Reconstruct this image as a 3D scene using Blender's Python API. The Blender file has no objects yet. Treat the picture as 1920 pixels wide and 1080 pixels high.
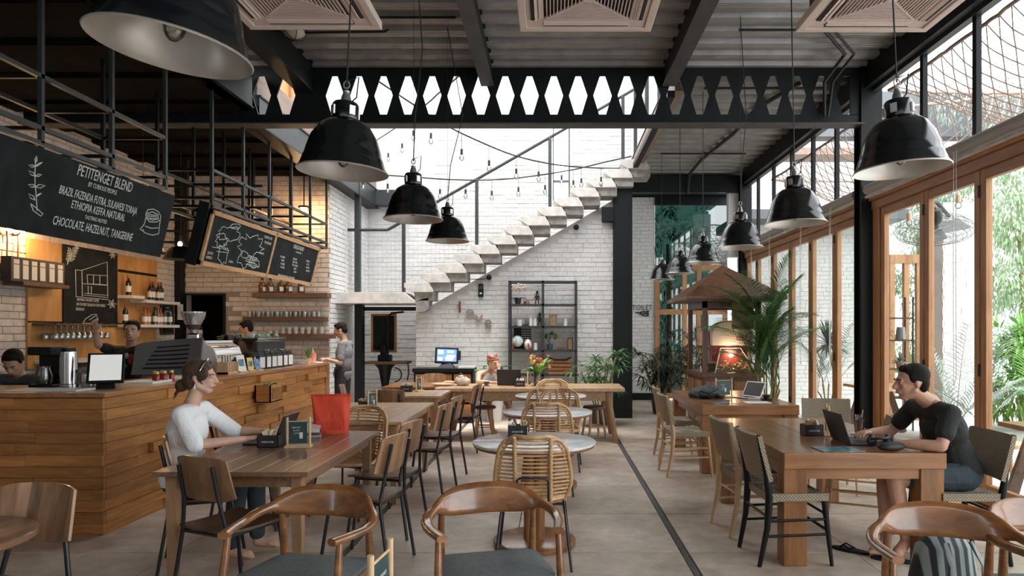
import bpy, bmesh, math, random
from mathutils import Vector as V, Matrix as M, Euler, Quaternion
random.seed(7)
R = math.radians
S = bpy.context.scene
COL = S.collection
# ---------------------------------------------------------------- camera, sky, sun, exposure
cam = bpy.data.objects.new('camera', bpy.data.cameras.new('camera'))
COL.objects.link(cam)
cam.location = (0, 0, 1.55); cam.rotation_euler = (R(90), 0, 0)
cam.data.sensor_width = 36; cam.data.lens = 24
cam.data.shift_x = -77/1920; cam.data.shift_y = 82/1920
cam.data.clip_start = .05; cam.data.clip_end = 300
S.camera = cam
S.view_settings.view_transform = 'Standard'; S.view_settings.look = 'None'
S.view_settings.gamma = 1; S.view_settings.use_curve_mapping = False
S.view_settings.exposure = 1.95
w = bpy.data.worlds.new('overcast_sky'); S.world = w; w.use_nodes = True
nt = w.node_tree; bg = nt.nodes['Background']
bg.inputs[0].default_value = (.93, .97, 1, 1); bg.inputs[1].default_value = 1.15
sun = bpy.data.objects.new('sun', bpy.data.lights.new('sun', 'SUN')); COL.objects.link(sun)
sun.data.energy = 1.1; sun.data.angle = R(20); sun.data.color = (1, .96, .9)
sun.rotation_euler = (R(14), R(8), 0)     # high sun falling into the open stairwell
S.cycles.max_bounces = 9; S.cycles.diffuse_bounces = 6; S.cycles.glossy_bounces = 4
S.cycles.transparent_max_bounces = 16; S.cycles.transmission_bounces = 8
S.cycles.sample_clamp_indirect = 6; S.cycles.caustics_reflective = False; S.cycles.caustics_refractive = False
S.cycles.use_denoising = True
# ---------------------------------------------------------------- placing helpers
def at(px, py, y): return V(((px-1037)/1280*y, y, 1.55-(py-622)/1280*y))
def onx(px, py, x): return at(px, py, x*1280/(px-1037))
# ---------------------------------------------------------------- mesh builder
class MB:
    def __init__(s): s.v = []; s.f = []; s.m = []; s.c = 0
    def mat(s, i): s.c = i; return s
    def add(s, vs, fs):
        n = len(s.v); s.v += [tuple(p) for p in vs]; s.f += [tuple(i+n for i in f) for f in fs]; s.m += [s.c]*len(fs); return s
    def box(s, x0, x1, y0, y1, z0, z1):
        return s.add([(x, y, z) for z in (z0, z1) for y in (y0, y1) for x in (x0, x1)],
                     [(0, 2, 3, 1), (4, 5, 7, 6), (0, 1, 5, 4), (2, 6, 7, 3), (0, 4, 6, 2), (1, 3, 7, 5)])
    def cbox(s, c, sz, rot=None):
        h = V(sz)/2; rm = (rot if isinstance(rot, M) else Euler(rot).to_matrix()) if rot is not None else M.Identity(3)
        vs = [V(c)+rm @ V((x*h.x, y*h.y, z*h.z)) for z in (-1, 1) for y in (-1, 1) for x in (-1, 1)]
        return s.add(vs, [(0, 2, 3, 1), (4, 5, 7, 6), (0, 1, 5, 4), (2, 6, 7, 3), (0, 4, 6, 2), (1, 3, 7, 5)])
    def bar(s, p, q, a, b, up=(0, 0, 1), a2=None, b2=None):
        p = V(p); q = V(q); d = (q-p).normalized(); u = V(up)
        if abs(d.dot(u)) > .98: u = V((0, 1, 0))
        x = d.cross(u).normalized(); z = x.cross(d); a2 = a2 or a; b2 = b2 or b
        vs = [p+x*i*a/2+z*j*b/2 for i, j in ((-1, -1), (1, -1), (1, 1), (-1, 1))]+[q+x*i*a2/2+z*j*b2/2 for i, j in ((-1, -1), (1, -1), (1, 1), (-1, 1))]
        return s.add(vs, [(3, 2, 1, 0), (4, 5, 6, 7), (0, 1, 5, 4), (1, 2, 6, 5), (2, 3, 7, 6), (3, 0, 4, 7)])
    def tube(s, pts, r, n=8, closed=False, flat=1, up=None, cap=True):
        pts = [V(p) for p in pts]; k = len(pts); rr = r if isinstance(r, (list, tuple)) else [r]*k
        tg = []
        for i in range(k):
            a = pts[(i-1) % k] if closed or i > 0 else pts[i]; b = pts[(i+1) % k] if closed or i < k-1 else pts[i]
            t = (b-a); tg.append(t.normalized() if t.length > 1e-9 else V((0, 0, 1)))
        u = V(up) if up else (V((0, 0, 1)) if abs(tg[0].z) < .9 else V((1, 0, 0)))
        vs = []
        for i in range(k):
            u = (u-tg[i]*u.dot(tg[i]))
            u = u.normalized() if u.length > 1e-6 else tg[i].orthogonal().normalized()
            w_ = tg[i].cross(u)
            for j in range(n):
                a = 2*math.pi*(j+.5)/n
                vs.append(pts[i]+(w_*math.cos(a)+u*math.sin(a)*flat)*rr[i])
        fs = []
        for i in range(k if closed else k-1):
            for j in range(n):
                a = i*n+j; b = i*n+(j+1) % n; c = ((i+1) % k)*n+(j+1) % n; d = ((i+1) % k)*n+j
                fs.append((a, b, c, d))
        if not closed and cap: fs += [tuple(range(n))[::-1], tuple((k-1)*n+j for j in range(n))]
        return s.add(vs, fs)
    def lathe(s, prof, n=20, c=(0, 0, 0), rot=None):
        vs = []; fs = []; c = V(c); rm = (rot if isinstance(rot, M) else Euler(rot).to_matrix()) if rot is not None else None
        idx = []
        for r, z in prof:
            if r < 1e-6: idx.append([len(vs)]*n); vs.append(V((0, 0, z)))
            else:
                idx.append([len(vs)+j for j in range(n)])
                vs += [V((r*math.cos(2*math.pi*j/n), r*math.sin(2*math.pi*j/n), z)) for j in range(n)]
        for i in range(len(prof)-1):
            for j in range(n):
                a, b, d, e = idx[i][j], idx[i][(j+1) % n], idx[i+1][(j+1) % n], idx[i+1][j]
                q = []
                for t in (a, b, d, e):
                    if t not in q: q.append(t)
                if len(q) > 2: fs.append(tuple(q))
        if rm is not None: vs = [rm @ p for p in vs]
        return s.add([p+c for p in vs], fs)
    def cyl(s, c, r, h, n=20, r2=None, rot=None):
        return s.lathe([(0, 0), (r, 0), (r if r2 is None else r2, h), (0, h)], n, c, rot)
    def ball(s, c, r, n=12, k=8, rot=None):
        r = V((r, r, r)) if not hasattr(r, '__len__') else V(r); rm = (rot if isinstance(rot, M) else Euler(rot).to_matrix()) if rot is not None else M.Identity(3)
        t = MB(); t.lathe([(math.sin(math.pi*i/k), -math.cos(math.pi*i/k)) if 0 < i < k else (0, -math.cos(math.pi*i/k)) for i in range(k+1)], n)
        return s.add([V(c)+rm @ V((p[0]*r.x, p[1]*r.y, p[2]*r.z)) for p in t.v], t.f)
    def prism(s, poly, ext):
        poly = [V(p) for p in poly]; e = V(ext); n = len(poly)
        return s.add(poly+[p+e for p in poly], [tuple(range(n))[::-1], tuple(range(n, 2*n))]+[(i, (i+1) % n, n+(i+1) % n, n+i) for i in range(n)])
    def sheet(s, P, t):
        nu = len(P); nv = len(P[0]); A = []; B = []
        for i in range(nu):
            for j in range(nv):
                du = V(P[min(i+1, nu-1)][j])-V(P[max(i-1, 0)][j]); dv = V(P[i][min(j+1, nv-1)])-V(P[i][max(j-1, 0)])
                n = du.cross(dv); n = n.normalized() if n.length > 1e-9 else V((0, 0, 1))
                A.append(V(P[i][j])+n*t/2); B.append(V(P[i][j])-n*t/2)
        k = nu*nv; fs = []
        for i in range(nu-1):
            for j in range(nv-1):
                a, b, c, d = i*nv+j, (i+1)*nv+j, (i+1)*nv+j+1, i*nv+j+1
                fs += [(a, b, c, d), (k+d, k+c, k+b, k+a)]
        for i in range(nu-1):
            a, b = i*nv, (i+1)*nv; fs.append((a, k+a, k+b, b)); a, b = i*nv+nv-1, (i+1)*nv+nv-1; fs.append((b, k+b, k+a, a))
        for j in range(nv-1):
            a, b = j, j+1; fs.append((b, k+b, k+a, a)); a, b = (nu-1)*nv+j, (nu-1)*nv+j+1; fs.append((a, k+a, k+b, b))
        return s.add(A+B, fs)
    def xf(s, m, start=0):
        for i in range(start, len(s.v)): s.v[i] = tuple(m @ V(s.v[i]))
        return s
    def build(s, name, mat, parent=None, smooth=False, bevel=0, world=False, recalc=True, seg=2, **props):
        me = bpy.data.meshes.new(name)
        vs = s.v
        if world and parent is not None:
            inv = parent.matrix_basis.inverted(); vs = [tuple(inv @ V(p)) for p in vs]
        me.from_pydata(vs, [], s.f)
        for m_ in (mat if isinstance(mat, (list, tuple)) else [mat]): me.materials.append(m_)
        if isinstance(mat, (list, tuple)) and len(mat) > 1: me.polygons.foreach_set('material_index', s.m)
        if recalc:
            b = bmesh.new(); b.from_mesh(me); bmesh.ops.recalc_face_normals(b, faces=b.faces); b.to_mesh(me); b.free()
        if smooth:
            me.polygons.foreach_set('use_smooth', [True]*len(me.polygons))
            me.set_sharp_from_angle(angle=R(smooth if smooth is not True else 40))
        o = bpy.data.objects.new(name, me); COL.objects.link(o)
        if parent is not None: o.parent = parent
        if bevel:
            bm_ = o.modifiers.new('bevel', 'BEVEL'); bm_.width = bevel; bm_.segments = seg; bm_.limit_method = 'ANGLE'; bm_.angle_limit = R(35)
        for k_, v_ in props.items(): o[k_] = v_
        return o
def thing(name, label, cat, loc=(0, 0, 0), rz=0, group=None):
    o = bpy.data.objects.new(name, None); COL.objects.link(o); o.empty_display_size = .1
    o.location = loc; o.rotation_euler = (0, 0, rz); o['label'] = label; o['category'] = cat
    if group: o['group'] = group
    o.matrix_basis = M.Translation(V(loc)) @ M.Rotation(rz, 4, 'Z')
    return o
def base(name, loc=(0, 0, 0)):
    o = bpy.data.objects.new(name, None); COL.objects.link(o); o.location = loc; o.matrix_basis = M.Translation(V(loc)); o['kind'] = 'structure'; return o
def tag(o, label, cat, group=None):
    o['label'] = label; o['category'] = cat
    if group: o['group'] = group
    return o
def struct(o): o['kind'] = 'structure'; return o
KIDS = {}
def kids(o): return [c for c in bpy.data.objects if c.parent == o]
def snap(o):
    KIDS[o.name] = kids(o)
    for c in KIDS[o.name]: snap(c)
    return o
def dup(o, loc=None, rz=None, label=None, group=None, parent=None):
    if o.name not in KIDS: snap(o)
    c = o.copy(); COL.objects.link(c)
    if parent is not None: c.parent = parent
    for k_ in KIDS[o.name]: dup(k_, parent=c)
    KIDS[c.name] = []
    if loc is not None: c.location = loc
    if rz is not None: c.rotation_euler = (0, 0, rz)
    if label: c['label'] = label
    if group: c['group'] = group
    return c
class Once:                                   # first placing moves the model itself, later ones copy it
    def __init__(s, o): s.o = o; s.used = False; snap(o)
    def __call__(s, loc, rz, label, group=None):
        c = s.o
        if s.used: c = dup(s.o)
        s.used = True
        c.location = loc; c.rotation_euler = (0, 0, rz); c['label'] = label
        if group: c['group'] = group
        elif 'group' in c: del c['group']
        return c
# ---------------------------------------------------------------- materials
def newmat(name):
    m = bpy.data.materials.new(name); m.use_nodes = True; n = m.node_tree; return m, n, n.nodes['Principled BSDF']
def ramp(n, stops):
    r = n.nodes.new('ShaderNodeValToRGB'); e = r.color_ramp.elements
    e[0].position = stops[0][0]; e[0].color = (*stops[0][1], 1); e[1].position = stops[-1][0]; e[1].color = (*stops[-1][1], 1)
    for p, c in stops[1:-1]: x = e.new(p); x.color = (*c, 1)
    return r
def coords(n, scale, rnd=True, kind='Object'):
    t = n.nodes.new('ShaderNodeTexCoord'); mp = n.nodes.new('ShaderNodeMapping'); mp.inputs['Scale'].default_value = scale
    if rnd:
        oi = n.nodes.new('ShaderNodeObjectInfo'); ml = n.nodes.new('ShaderNodeVectorMath'); ml.operation = 'MULTIPLY_ADD'
        cb = n.nodes.new('ShaderNodeCombineXYZ'); n.links.new(oi.outputs['Random'], cb.inputs[0]); n.links.new(oi.outputs['Random'], cb.inputs[2])
        ml.inputs[1].default_value = (37, 0, 53); n.links.new(cb.outputs[0], ml.inputs[0]); n.links.new(t.outputs[kind], ml.inputs[2]); n.links.new(ml.outputs[0], mp.inputs[0])
    else: n.links.new(t.outputs[kind], mp.inputs[0])
    return mp
def plain(name, c, rough=.5, metal=0, noise=0, nscale=8, bump=0, bscale=60, coat=0, vary=0, spec=None):
    m, n, p = newmat(name); p.inputs['Base Color'].default_value = (*c, 1); p.inputs['Roughness'].default_value = rough; p.inputs['Metallic'].default_value = metal
    if coat: p.inputs['Coat Weight'].default_value = coat; p.inputs['Coat Roughness'].default_value = .12
    if spec is not None: p.inputs['Specular IOR Level'].default_value = spec
    if noise or bump or vary:
        mp = coords(n, (1, 1, 1))
    if noise:
        t = n.nodes.new('ShaderNodeTexNoise'); t.inputs['Scale'].default_value = nscale; t.inputs['Detail'].default_value = 6; n.links.new(mp.outputs[0], t.inputs['Vector'])
        r = ramp(n, [(.3, tuple(x*(1-noise) for x in c)), (.7, tuple(min(1, x*(1+noise)) for x in c))]); n.links.new(t.outputs[0], r.inputs[0]); src = r.outputs[0]
        if vary:
            src = varied(n, src, vary)
        n.links.new(src, p.inputs['Base Color'])
    elif vary:
        rg = n.nodes.new('ShaderNodeRGB'); rg.outputs[0].default_value = (*c, 1); n.links.new(varied(n, rg.outputs[0], vary), p.inputs['Base Color'])
    if bump:
        t = n.nodes.new('ShaderNodeTexNoise'); t.inputs['Scale'].default_value = bscale; t.inputs['Detail'].default_value = 4; n.links.new(mp.outputs[0], t.inputs['Vector'])
        b = n.nodes.new('ShaderNodeBump'); b.inputs['Strength'].default_value = bump; b.inputs['Distance'].default_value = .01; n.links.new(t.outputs[0], b.inputs['Height']); n.links.new(b.outputs[0], p.inputs['Normal'])
    return m
def varied(n, src, amt):
    oi = n.nodes.new('ShaderNodeObjectInfo'); mr = n.nodes.new('ShaderNodeMapRange'); mr.inputs[3].default_value = 1-amt; mr.inputs[4].default_value = 1+amt
    n.links.new(oi.outputs['Random'], mr.inputs[0]); hs = n.nodes.new('ShaderNodeHueSaturation'); n.links.new(mr.outputs[0], hs.inputs['Value']); n.links.new(src, hs.inputs['Color']); return hs.outputs[0]
def wood(name, a, b, sc=(9, 1.2, 9), rough=.45, coat=0, vary=.12, bump=.15, bands=0, c3=None):
    m, n, p = newmat(name); mp = coords(n, sc)
    t = n.nodes.new('ShaderNodeTexNoise'); t.inputs['Scale'].default_value = 1.6; t.inputs['Detail'].default_value = 8; t.inputs['Roughness'].default_value = .62; t.inputs['Distortion'].default_value = .6
    n.links.new(mp.outputs[0], t.inputs['Vector'])
    r = ramp(n, [(.3, a), (.5, tuple((x+y)/2 for x, y in zip(a, b))), (.68, b)]); n.links.new(t.outputs[0], r.inputs[0]); src = r.outputs[0]
    if bands:                                    # glued staves of different tone across the board
        tc = n.nodes.new('ShaderNodeTexCoord'); sp = n.nodes.new('ShaderNodeSeparateXYZ'); n.links.new(tc.outputs['Object'], sp.inputs[0])
        ml = n.nodes.new('ShaderNodeMath'); ml.operation = 'MULTIPLY'; ml.inputs[1].default_value = bands; n.links.new(sp.outputs[0], ml.inputs[0])
        fl = n.nodes.new('ShaderNodeMath'); fl.operation = 'FLOOR'; n.links.new(ml.outputs[0], fl.inputs[0])
        oi = n.nodes.new('ShaderNodeObjectInfo'); ad = n.nodes.new('ShaderNodeMath'); n.links.new(fl.outputs[0], ad.inputs[0]); n.links.new(oi.outputs['Random'], ad.inputs[1])
        wn = n.nodes.new('ShaderNodeTexWhiteNoise'); wn.noise_dimensions = '1D'; n.links.new(ad.outputs[0], wn.inputs['W'])
        mr = n.nodes.new('ShaderNodeMapRange'); mr.inputs[3].default_value = .6; mr.inputs[4].default_value = 1.35; n.links.new(wn.outputs[0], mr.inputs[0])
        hs = n.nodes.new('ShaderNodeHueSaturation'); n.links.new(mr.outputs[0], hs.inputs['Value']); n.links.new(src, hs.inputs['Color']); src = hs.outputs[0]
    if vary: src = varied(n, src, vary)
    n.links.new(src, p.inputs['Base Color']); p.inputs['Roughness'].default_value = rough
    if coat: p.inputs['Coat Weight'].default_value = coat; p.inputs['Coat Roughness'].default_value = .1
    b_ = n.nodes.new('ShaderNodeBump'); b_.inputs['Strength'].default_value = bump; b_.inputs['Distance'].default_value = .004; n.links.new(t.outputs[0], b_.inputs['Height']); n.links.new(b_.outputs[0], p.inputs['Normal'])
    return m
def glow(name, c, s):
    m, n, p = newmat(name); p.inputs['Emission Color'].default_value = (*c, 1); p.inputs['Emission Strength'].default_value = s; p.inputs['Base Color'].default_value = (*c, 1); return m
def glassy(name, tint=(1, 1, 1), refl=.12, rough=.02, haze=0, fixed=None):
    m, n, p = newmat(name); out = n.nodes['Material Output']
    tr = n.nodes.new('ShaderNodeBsdfTransparent'); tr.inputs[0].default_value = (*tint, 1); gl = n.nodes.new('ShaderNodeBsdfGlossy'); gl.inputs['Roughness'].default_value = rough
    fr = n.nodes.new('ShaderNodeFresnel'); fr.inputs[0].default_value = 1.45; mul = n.nodes.new('ShaderNodeMath'); mul.operation = 'ADD'; mul.inputs[1].default_value = refl*.3; n.links.new(fr.outputs[0], mul.inputs[0]); mul.use_clamp = True
    mx = n.nodes.new('ShaderNodeMixShader')
    if fixed is None: n.links.new(mul.outputs[0], mx.inputs[0])
    else: mx.inputs[0].default_value = fixed
    n.links.new(tr.outputs[0], mx.inputs[1]); n.links.new(gl.outputs[0], mx.inputs[2])
    if haze:
        df = n.nodes.new('ShaderNodeBsdfDiffuse'); df.inputs[0].default_value = (.8, .82, .82, 1); m2 = n.nodes.new('ShaderNodeMixShader'); m2.inputs[0].default_value = haze
        n.links.new(mx.outputs[0], m2.inputs[1]); n.links.new(df.outputs[0], m2.inputs[2]); n.links.new(m2.outputs[0], out.inputs[0])
    else: n.links.new(mx.outputs[0], out.inputs[0])
    return m
black = plain('black_steel', (.004, .006, .007), .5, 0, .25, 5, spec=.3)
blackm = plain('black_tube', (.012, .015, .018), .3, 0)
dgrey = plain('grey_steel', (.026, .031, .034), .45, 0, .2, 6)
ironc = plain('girder_paint', (.007, .01, .011), .5, 0, .4, 3, spec=.3)
flange = plain('lit_flange', (.05, .05, .05), .6, 0, .3, 4)  # lighter than the steel; light on beam undersides is in this colour
deckm = plain('galvanised_deck', (.27, .262, .255), .42, .3, .18, 5)
darkceil = plain('dark_soffit', (.008, .008, .008), .8, 0, .4, 4)
conc = plain('shaded_concrete', (.36, .34, .32), .85, 0, .3, 9, .5, 40)  # darker copy of the stair concrete; shade below the steps is coloured in
conclt = plain('pale_concrete', (.6, .57, .54), .85, 0, .18, 7, .4, 40)
plaster = plain('white_plaster', (.74, .74, .73), .85, 0, .04, 3)
brick = plain('white_painted_brick', (.66, .65, .64), .8, 0, .1, 14, .5, 45, vary=.06)
brickw = plain('bar_painted_brick', (.62, .54, .48), .8, 0, .14, 12, .5, 45, vary=.08)
mortar = plain('painted_mortar', (.56, .55, .54), .9)
mortarw = plain('bar_mortar', (.3, .25, .21), .9)
wcount = wood('counter_teak', (.27, .1, .025), (.5, .23, .065), (2, 1.6, 16), .5, 0, .2)
wtop = wood('counter_top_wood', (.2, .08, .03), (.38, .17, .06), (8, 1, 8), .28, .3)
wtable = wood('walnut_table_top', (.13, .065, .035), (.3, .16, .09), (12, .9, 12), .3, .35, .05)
wtable2 = wood('oak_table_top', (.36, .22, .12), (.55, .37, .22), (12, .9, 12), .35, .2, .08)
wleg = wood('table_leg_wood', (.22, .12, .06), (.42, .25, .13), (9, 9, 1.2), .5)
wteak = wood('teak_slab', (.13, .05, .018), (.34, .145, .05), (9, 1, 9), .3, .3, .05)
wteakx = wood('teak_cross_grain', (.16, .062, .022), (.38, .17, .06), (1, 9, 9), .38, .15, .05)
wteakz = wood('teak_upright', (.15, .06, .02), (.36, .16, .055), (9, 9, 1), .4, .1, .05)
wply = wood('walnut_ply', (.2, .1, .05), (.38, .21, .11), (14, 14, 1.1), .35, .25, .15, .1, 18)
wplys = wood('dark_ply_seat', (.07, .035, .02), (.15, .08, .045), (12, 1, 12), .35, .2)
wbent = wood('polished_walnut', (.12, .045, .014), (.34, .14, .045), (3.5, 3.5, 9), .22, .8, .05, .05)
wlight = wood('pale_beech', (.5, .31, .16), (.68, .46, .27), (9, 9, 1.2), .5)
wframe = wood('window_teak', (.28, .12, .045), (.48, .24, .1), (9, 9, 1), .45)
wframey = wood('window_teak_rail', (.28, .12, .045), (.48, .24, .1), (9, 1, 9), .45)
wdark = wood('dark_shelf_wood', (.06, .03, .018), (.15, .075, .04), (1.2, 9, 9), .5)
wpine = wood('pine', (.52, .34, .18), (.72, .52, .32), (9, 9, 2), .5)
wpanel = wood('orange_plywood', (.42, .2, .06), (.62, .33, .12), (9, 3, 1.2), .5)
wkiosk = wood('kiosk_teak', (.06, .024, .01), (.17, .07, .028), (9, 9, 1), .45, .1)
rattan = wood('rattan_cane', (.45, .25, .11), (.68, .45, .24), (9, 9, 5), .4, .2, .06)
rope = plain('hemp_rope', (.34, .27, .23), .9)
# ================================================================ STRUCTURE
def floor_mat(name, a, b, c, rough=.42):
    m, n, p = newmat(name); mp = coords(n, (1, 1, 1), False)
    t = n.nodes.new('ShaderNodeTexNoise'); t.inputs['Scale'].default_value = 1.1; t.inputs['Detail'].default_value = 9; t.inputs['Roughness'].default_value = .65; n.links.new(mp.outputs[0], t.inputs[0])
    r = ramp(n, [(.3, a), (.48, b), (.7, c)]); n.links.new(t.outputs[0], r.inputs[0])
    t2 = n.nodes.new('ShaderNodeTexNoise'); t2.inputs['Scale'].default_value = 6; t2.inputs['Detail'].default_value = 8; t2.inputs['Distortion'].default_value = 1; n.links.new(mp.outputs[0], t2.inputs[0])
    mr = n.nodes.new('ShaderNodeMapRange'); mr.inputs[1].default_value = .3; mr.inputs[2].default_value = .7; mr.inputs[3].default_value = .8; mr.inputs[4].default_value = 1.12; n.links.new(t2.outputs[0], mr.inputs[0])
    hs = n.nodes.new('ShaderNodeHueSaturation'); n.links.new(mr.outputs[0], hs.inputs['Value']); n.links.new(r.outputs[0], hs.inputs['Color'])
    n.links.new(varied(n, hs.outputs[0], .07), p.inputs['Base Color'])
    m2 = n.nodes.new('ShaderNodeMapRange'); m2.inputs[3].default_value = rough-.14; m2.inputs[4].default_value = rough+.2; n.links.new(t2.outputs[0], m2.inputs[0]); n.links.new(m2.outputs[0], p.inputs['Roughness'])
    b_ = n.nodes.new('ShaderNodeBump'); b_.inputs['Strength'].default_value = .12; b_.inputs['Distance'].default_value = .01; n.links.new(t2.outputs[0], b_.inputs['Height']); n.links.new(b_.outputs[0], p.inputs['Normal'])
    return m
flm = floor_mat('cast_concrete_floor', (.29, .21, .155), (.52, .425, .34), (.68, .59, .5))
term = floor_mat('daylit_concrete', (.5, .48, .46), (.6, .58, .56), (.7, .68, .66), .6)  # lighter copy of the indoor floor; outdoor brightness is in the colours
joint = plain('floor_joint', (.07, .06, .055), .9, 0, .3, 30)
pebm = plain('pebble_strip', (.1, .095, .09), .8, 0, .6, 60, .8, 80)
floor = struct(MB().box(-7.5, 14, -3, 22, -.12, -.03).build('floor', joint))
XJ = [-1.465-1.19*k for k in range(5, 0, -1)]+[-1.465, -.27, .924, 2.115, 3.31, 3.93]
YJ = [4.79+1.02*k for k in range(-5, 12)]
sl = {}
for i in range(len(XJ)-1):
    g0 = .03 if abs(XJ[i]+1.465) < .01 or abs(XJ[i]-.924) < .01 else .004
    g1 = .03 if abs(XJ[i+1]+1.465) < .01 or abs(XJ[i+1]-.924) < .01 else .004
    for y0, y1 in zip(YJ, YJ[1:]):
        if XJ[i+1] < -3.9 and y1 > 5.5: continue
        z = -random.random()*.002
        MB().box(XJ[i]+g0, XJ[i+1]-g1, y0+.005, y1-.005, -.03, z).build('slab', flm, floor, recalc=False)
for x in (-1.465, .924): MB().box(x-.02, x+.02, -1, 16, -.03, -.006).build('pebble_strip', pebm, floor, recalc=False)
terr = base('terrace_floor')
for i in range(6):
    for j in range(15):
        MB().box(3.94+i*1.5, 5.43+i*1.5, 1+j*1.2, 2.19+j*1.2, -.03, -.001-random.random()*.002).build('slab', term, terr, recalc=False)
gutter = struct(MB().box(3.86, 3.94, 1, 14, -.03, .012).build('trim_1', wframey))

def bricks(par, O, u, n, W, H, bl=.3, bh=.085, keep=None, single=0, m=brick, seedy=1, jut=.009, single_keep=None):
    rnd = random.Random(seedy); O = V(O); u = V(u); n = V(n); z = V((0, 0, 1)); row = 0; rest = MB(); cand = []
    rm = M((u, n, z)).transposed()
    while row*bh < H:
        off = (row % 2)*bl/2-rnd.random()*.03; x = -off
        while x < W:
            l = bl*rnd.uniform(.86, 1.12); x0 = max(0, x); x1 = min(W, x+l-.008); z0 = row*bh; z1 = min(H, z0+bh-.007-rnd.random()*.002)
            if x1-x0 > .03 and z1-z0 > .02 and (keep is None or keep((x0+x1)/2, (z0+z1)/2, x0, x1, z0, z1)):
                cand.append((x0, x1, z0, z1, jut*rnd.uniform(.55, 1.4)))
            x += l
        row += 1
    idx = set()
    if single:
        ok = [i for i, c in enumerate(cand) if single_keep is None or single_keep(*c[:4])]
        idx = set(ok[:single])
    for i, (x0, x1, z0, z1, d) in enumerate(cand):
        t = MB() if i in idx else rest
        vs = []
        for dd, sh in ((0, 0), (d, .003)):
            for a, b in ((x0+sh, z0+sh), (x1-sh, z0+sh), (x1-sh, z1-sh), (x0+sh, z1-sh)): vs.append(O+u*a+n*dd+z*b)
        t.add(vs, [(4, 5, 6, 7), (0, 1, 5, 4), (1, 2, 6, 5), (2, 3, 7, 6), (3, 0, 4, 7)])
        if i in idx: t.build('brick', m, par, world=True)
    if rest.v: rest.build('brickwork', m, par, world=True, kind='stuff')
UX, UY, UZ = V((1, 0, 0)), V((0, 1, 0)), V((0, 0, 1))
# left wall and bar back wall
wl = struct(MB().box(-6.5, -6.36, -2, 11.6, 0, 4.25).build('wall_left', mortarw))
def kl(a, b, x0, x1, z0, z1): return b > .3
bricks(wl, (-6.36, 7.2, 1), UY, UX, 4.4, 3.2, .32, .088, lambda a, b, *q: True, 120, brickw, 3, single_keep=lambda a, b, c, d: True)
wb = struct(MB().box(-6.5, -6.25, 11.6, 11.8, 0, 4.25).box(-5.58, -3.8, 11.6, 12.5, 0, 4.25).box(-6.25, -5.58, 11.6, 11.8, 2.19, 4.25).box(-6.25, -5.58, 11.6, 11.8, 0, 1.05).build('wall_bar', mortarw))
bricks(wb, (-6.25, 11.6, 1.0), UX, -UY, 2.45, 3.2, .3, .082, lambda a, b, x0, x1, z0, z1: not (x0 < .66 and z0 < 1.19), 220, brickw, 4, single_keep=lambda a, b, c, d: c > .2)
bricks(wb, (-3.8, 11.6, 0), UY, UX, .9, 4.2, .3, .085, None, 45, brick, 5)
pas = struct(MB().box(-6.3, -5.5, 12.6, 12.65, .8, 2.4).box(-6.35, -6.3, 11.8, 12.65, .8, 2.4).box(-5.5, -5.45, 11.8, 12.65, .8, 2.4).box(-6.35, -5.45, 11.8, 12.65, 2.3, 2.4).box(-6.35, -5.45, 11.8, 12.65, .8, .9).build('wall_dark_recess', darkceil))  # near-black box behind the opening; the unlit room's shade is its colour
struct(MB().box(-6.25, -5.58, 11.56, 11.62, 2.17, 2.2).box(-6.27, -6.24, 11.56, 11.62, 1.05, 2.2).box(-5.59, -5.56, 11.56, 11.62, 1.05, 2.2).build('trim_2', black))
struct(MB().box(-6.36, -6.25, 11.45, 11.6, 0, 4.2).build('trim_3', black))                  # dark corner post
# wall with the wooden letters, under the stair
line = lambda x: 1.86+(x+2.47)*(2.06/3.55)
wv = struct(MB().prism([(-2.47, 12.3, 0), (1.08, 12.3, 0), (1.08, 12.3, line(1.08)), (-2.47, 12.3, line(-2.47))], (0, .14, 0)).build('wall_back', mortar))
bricks(wv, (-2.47, 12.3, 0), UX, -UY, 3.55, 4.0, .3, .085, lambda a, b, x0, x1, z0, z1: z1 < line(x0-2.47)+.01, 300, brick, 6, single_keep=lambda a, b, c, d: c > .55)
# stairwell: back wall, side wall, upper walls
wa = struct(MB().box(-5.2, .02, 14, 14.15, 0, 7.3).box(.32, 1.45, 14, 14.15, 0, 7.3).box(1.45, 3, 14, 14.15, 4.8, 7.3).box(.02, .32, 14, 14.15, 0, 4.3).box(.02, .32, 14, 14.15, 5.75, 7.3).build('wall_stairwell', plaster))
bricks(wa, (-3.8, 14, 1.6), UX, -UY, 5.4, 4.15, .3, .086, lambda a, b, x0, x1, z0, z1: not (x1 > 3.8 and x0 < 4.12 and z1 > 2.68) and not (x0 < 1.3 and z1 > 2.75), 200, brick, 8, single_keep=lambda a, b, c, d: c > 1.2)
for g in (MB().box(0, .02, 13.95, 14.1, 4.28, 5.77).box(.32, .34, 13.95, 14.1, 4.28, 5.77).box(0, .34, 13.95, 14.1, 5.75, 5.78).box(0, .34, 13.95, 14.1, 4.26, 4.29).box(0, .34, 13.97, 14.1, 4.62, 4.65),): struct(g.build('window_1', dgrey))
wsl = struct(MB().box(-3.94, -3.8, 12.5, 14, 0, 7.3).build('wall_stairwell_left', plaster))
bricks(wsl, (-3.8, 12.5, 1.5), UY, UX, 1.5, 2.75, .3, .086, None, 0, brick, 9)
wul = struct(MB().box(-4.0, -3.88, 8.3, 12.5, 4.75, 7.3).build('wall_upper_left', plaster))
struct(MB().box(-3.88, -3.86, 8.5, 10.8, 4.9, 6.4).build('trim_4', wpanel))
for y in (8.5, 9.25, 10.0, 10.8): struct(MB().box(-3.86, -3.82, y-.04, y+.04, 4.85, 6.45).build('trim_5', wframe))
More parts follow.
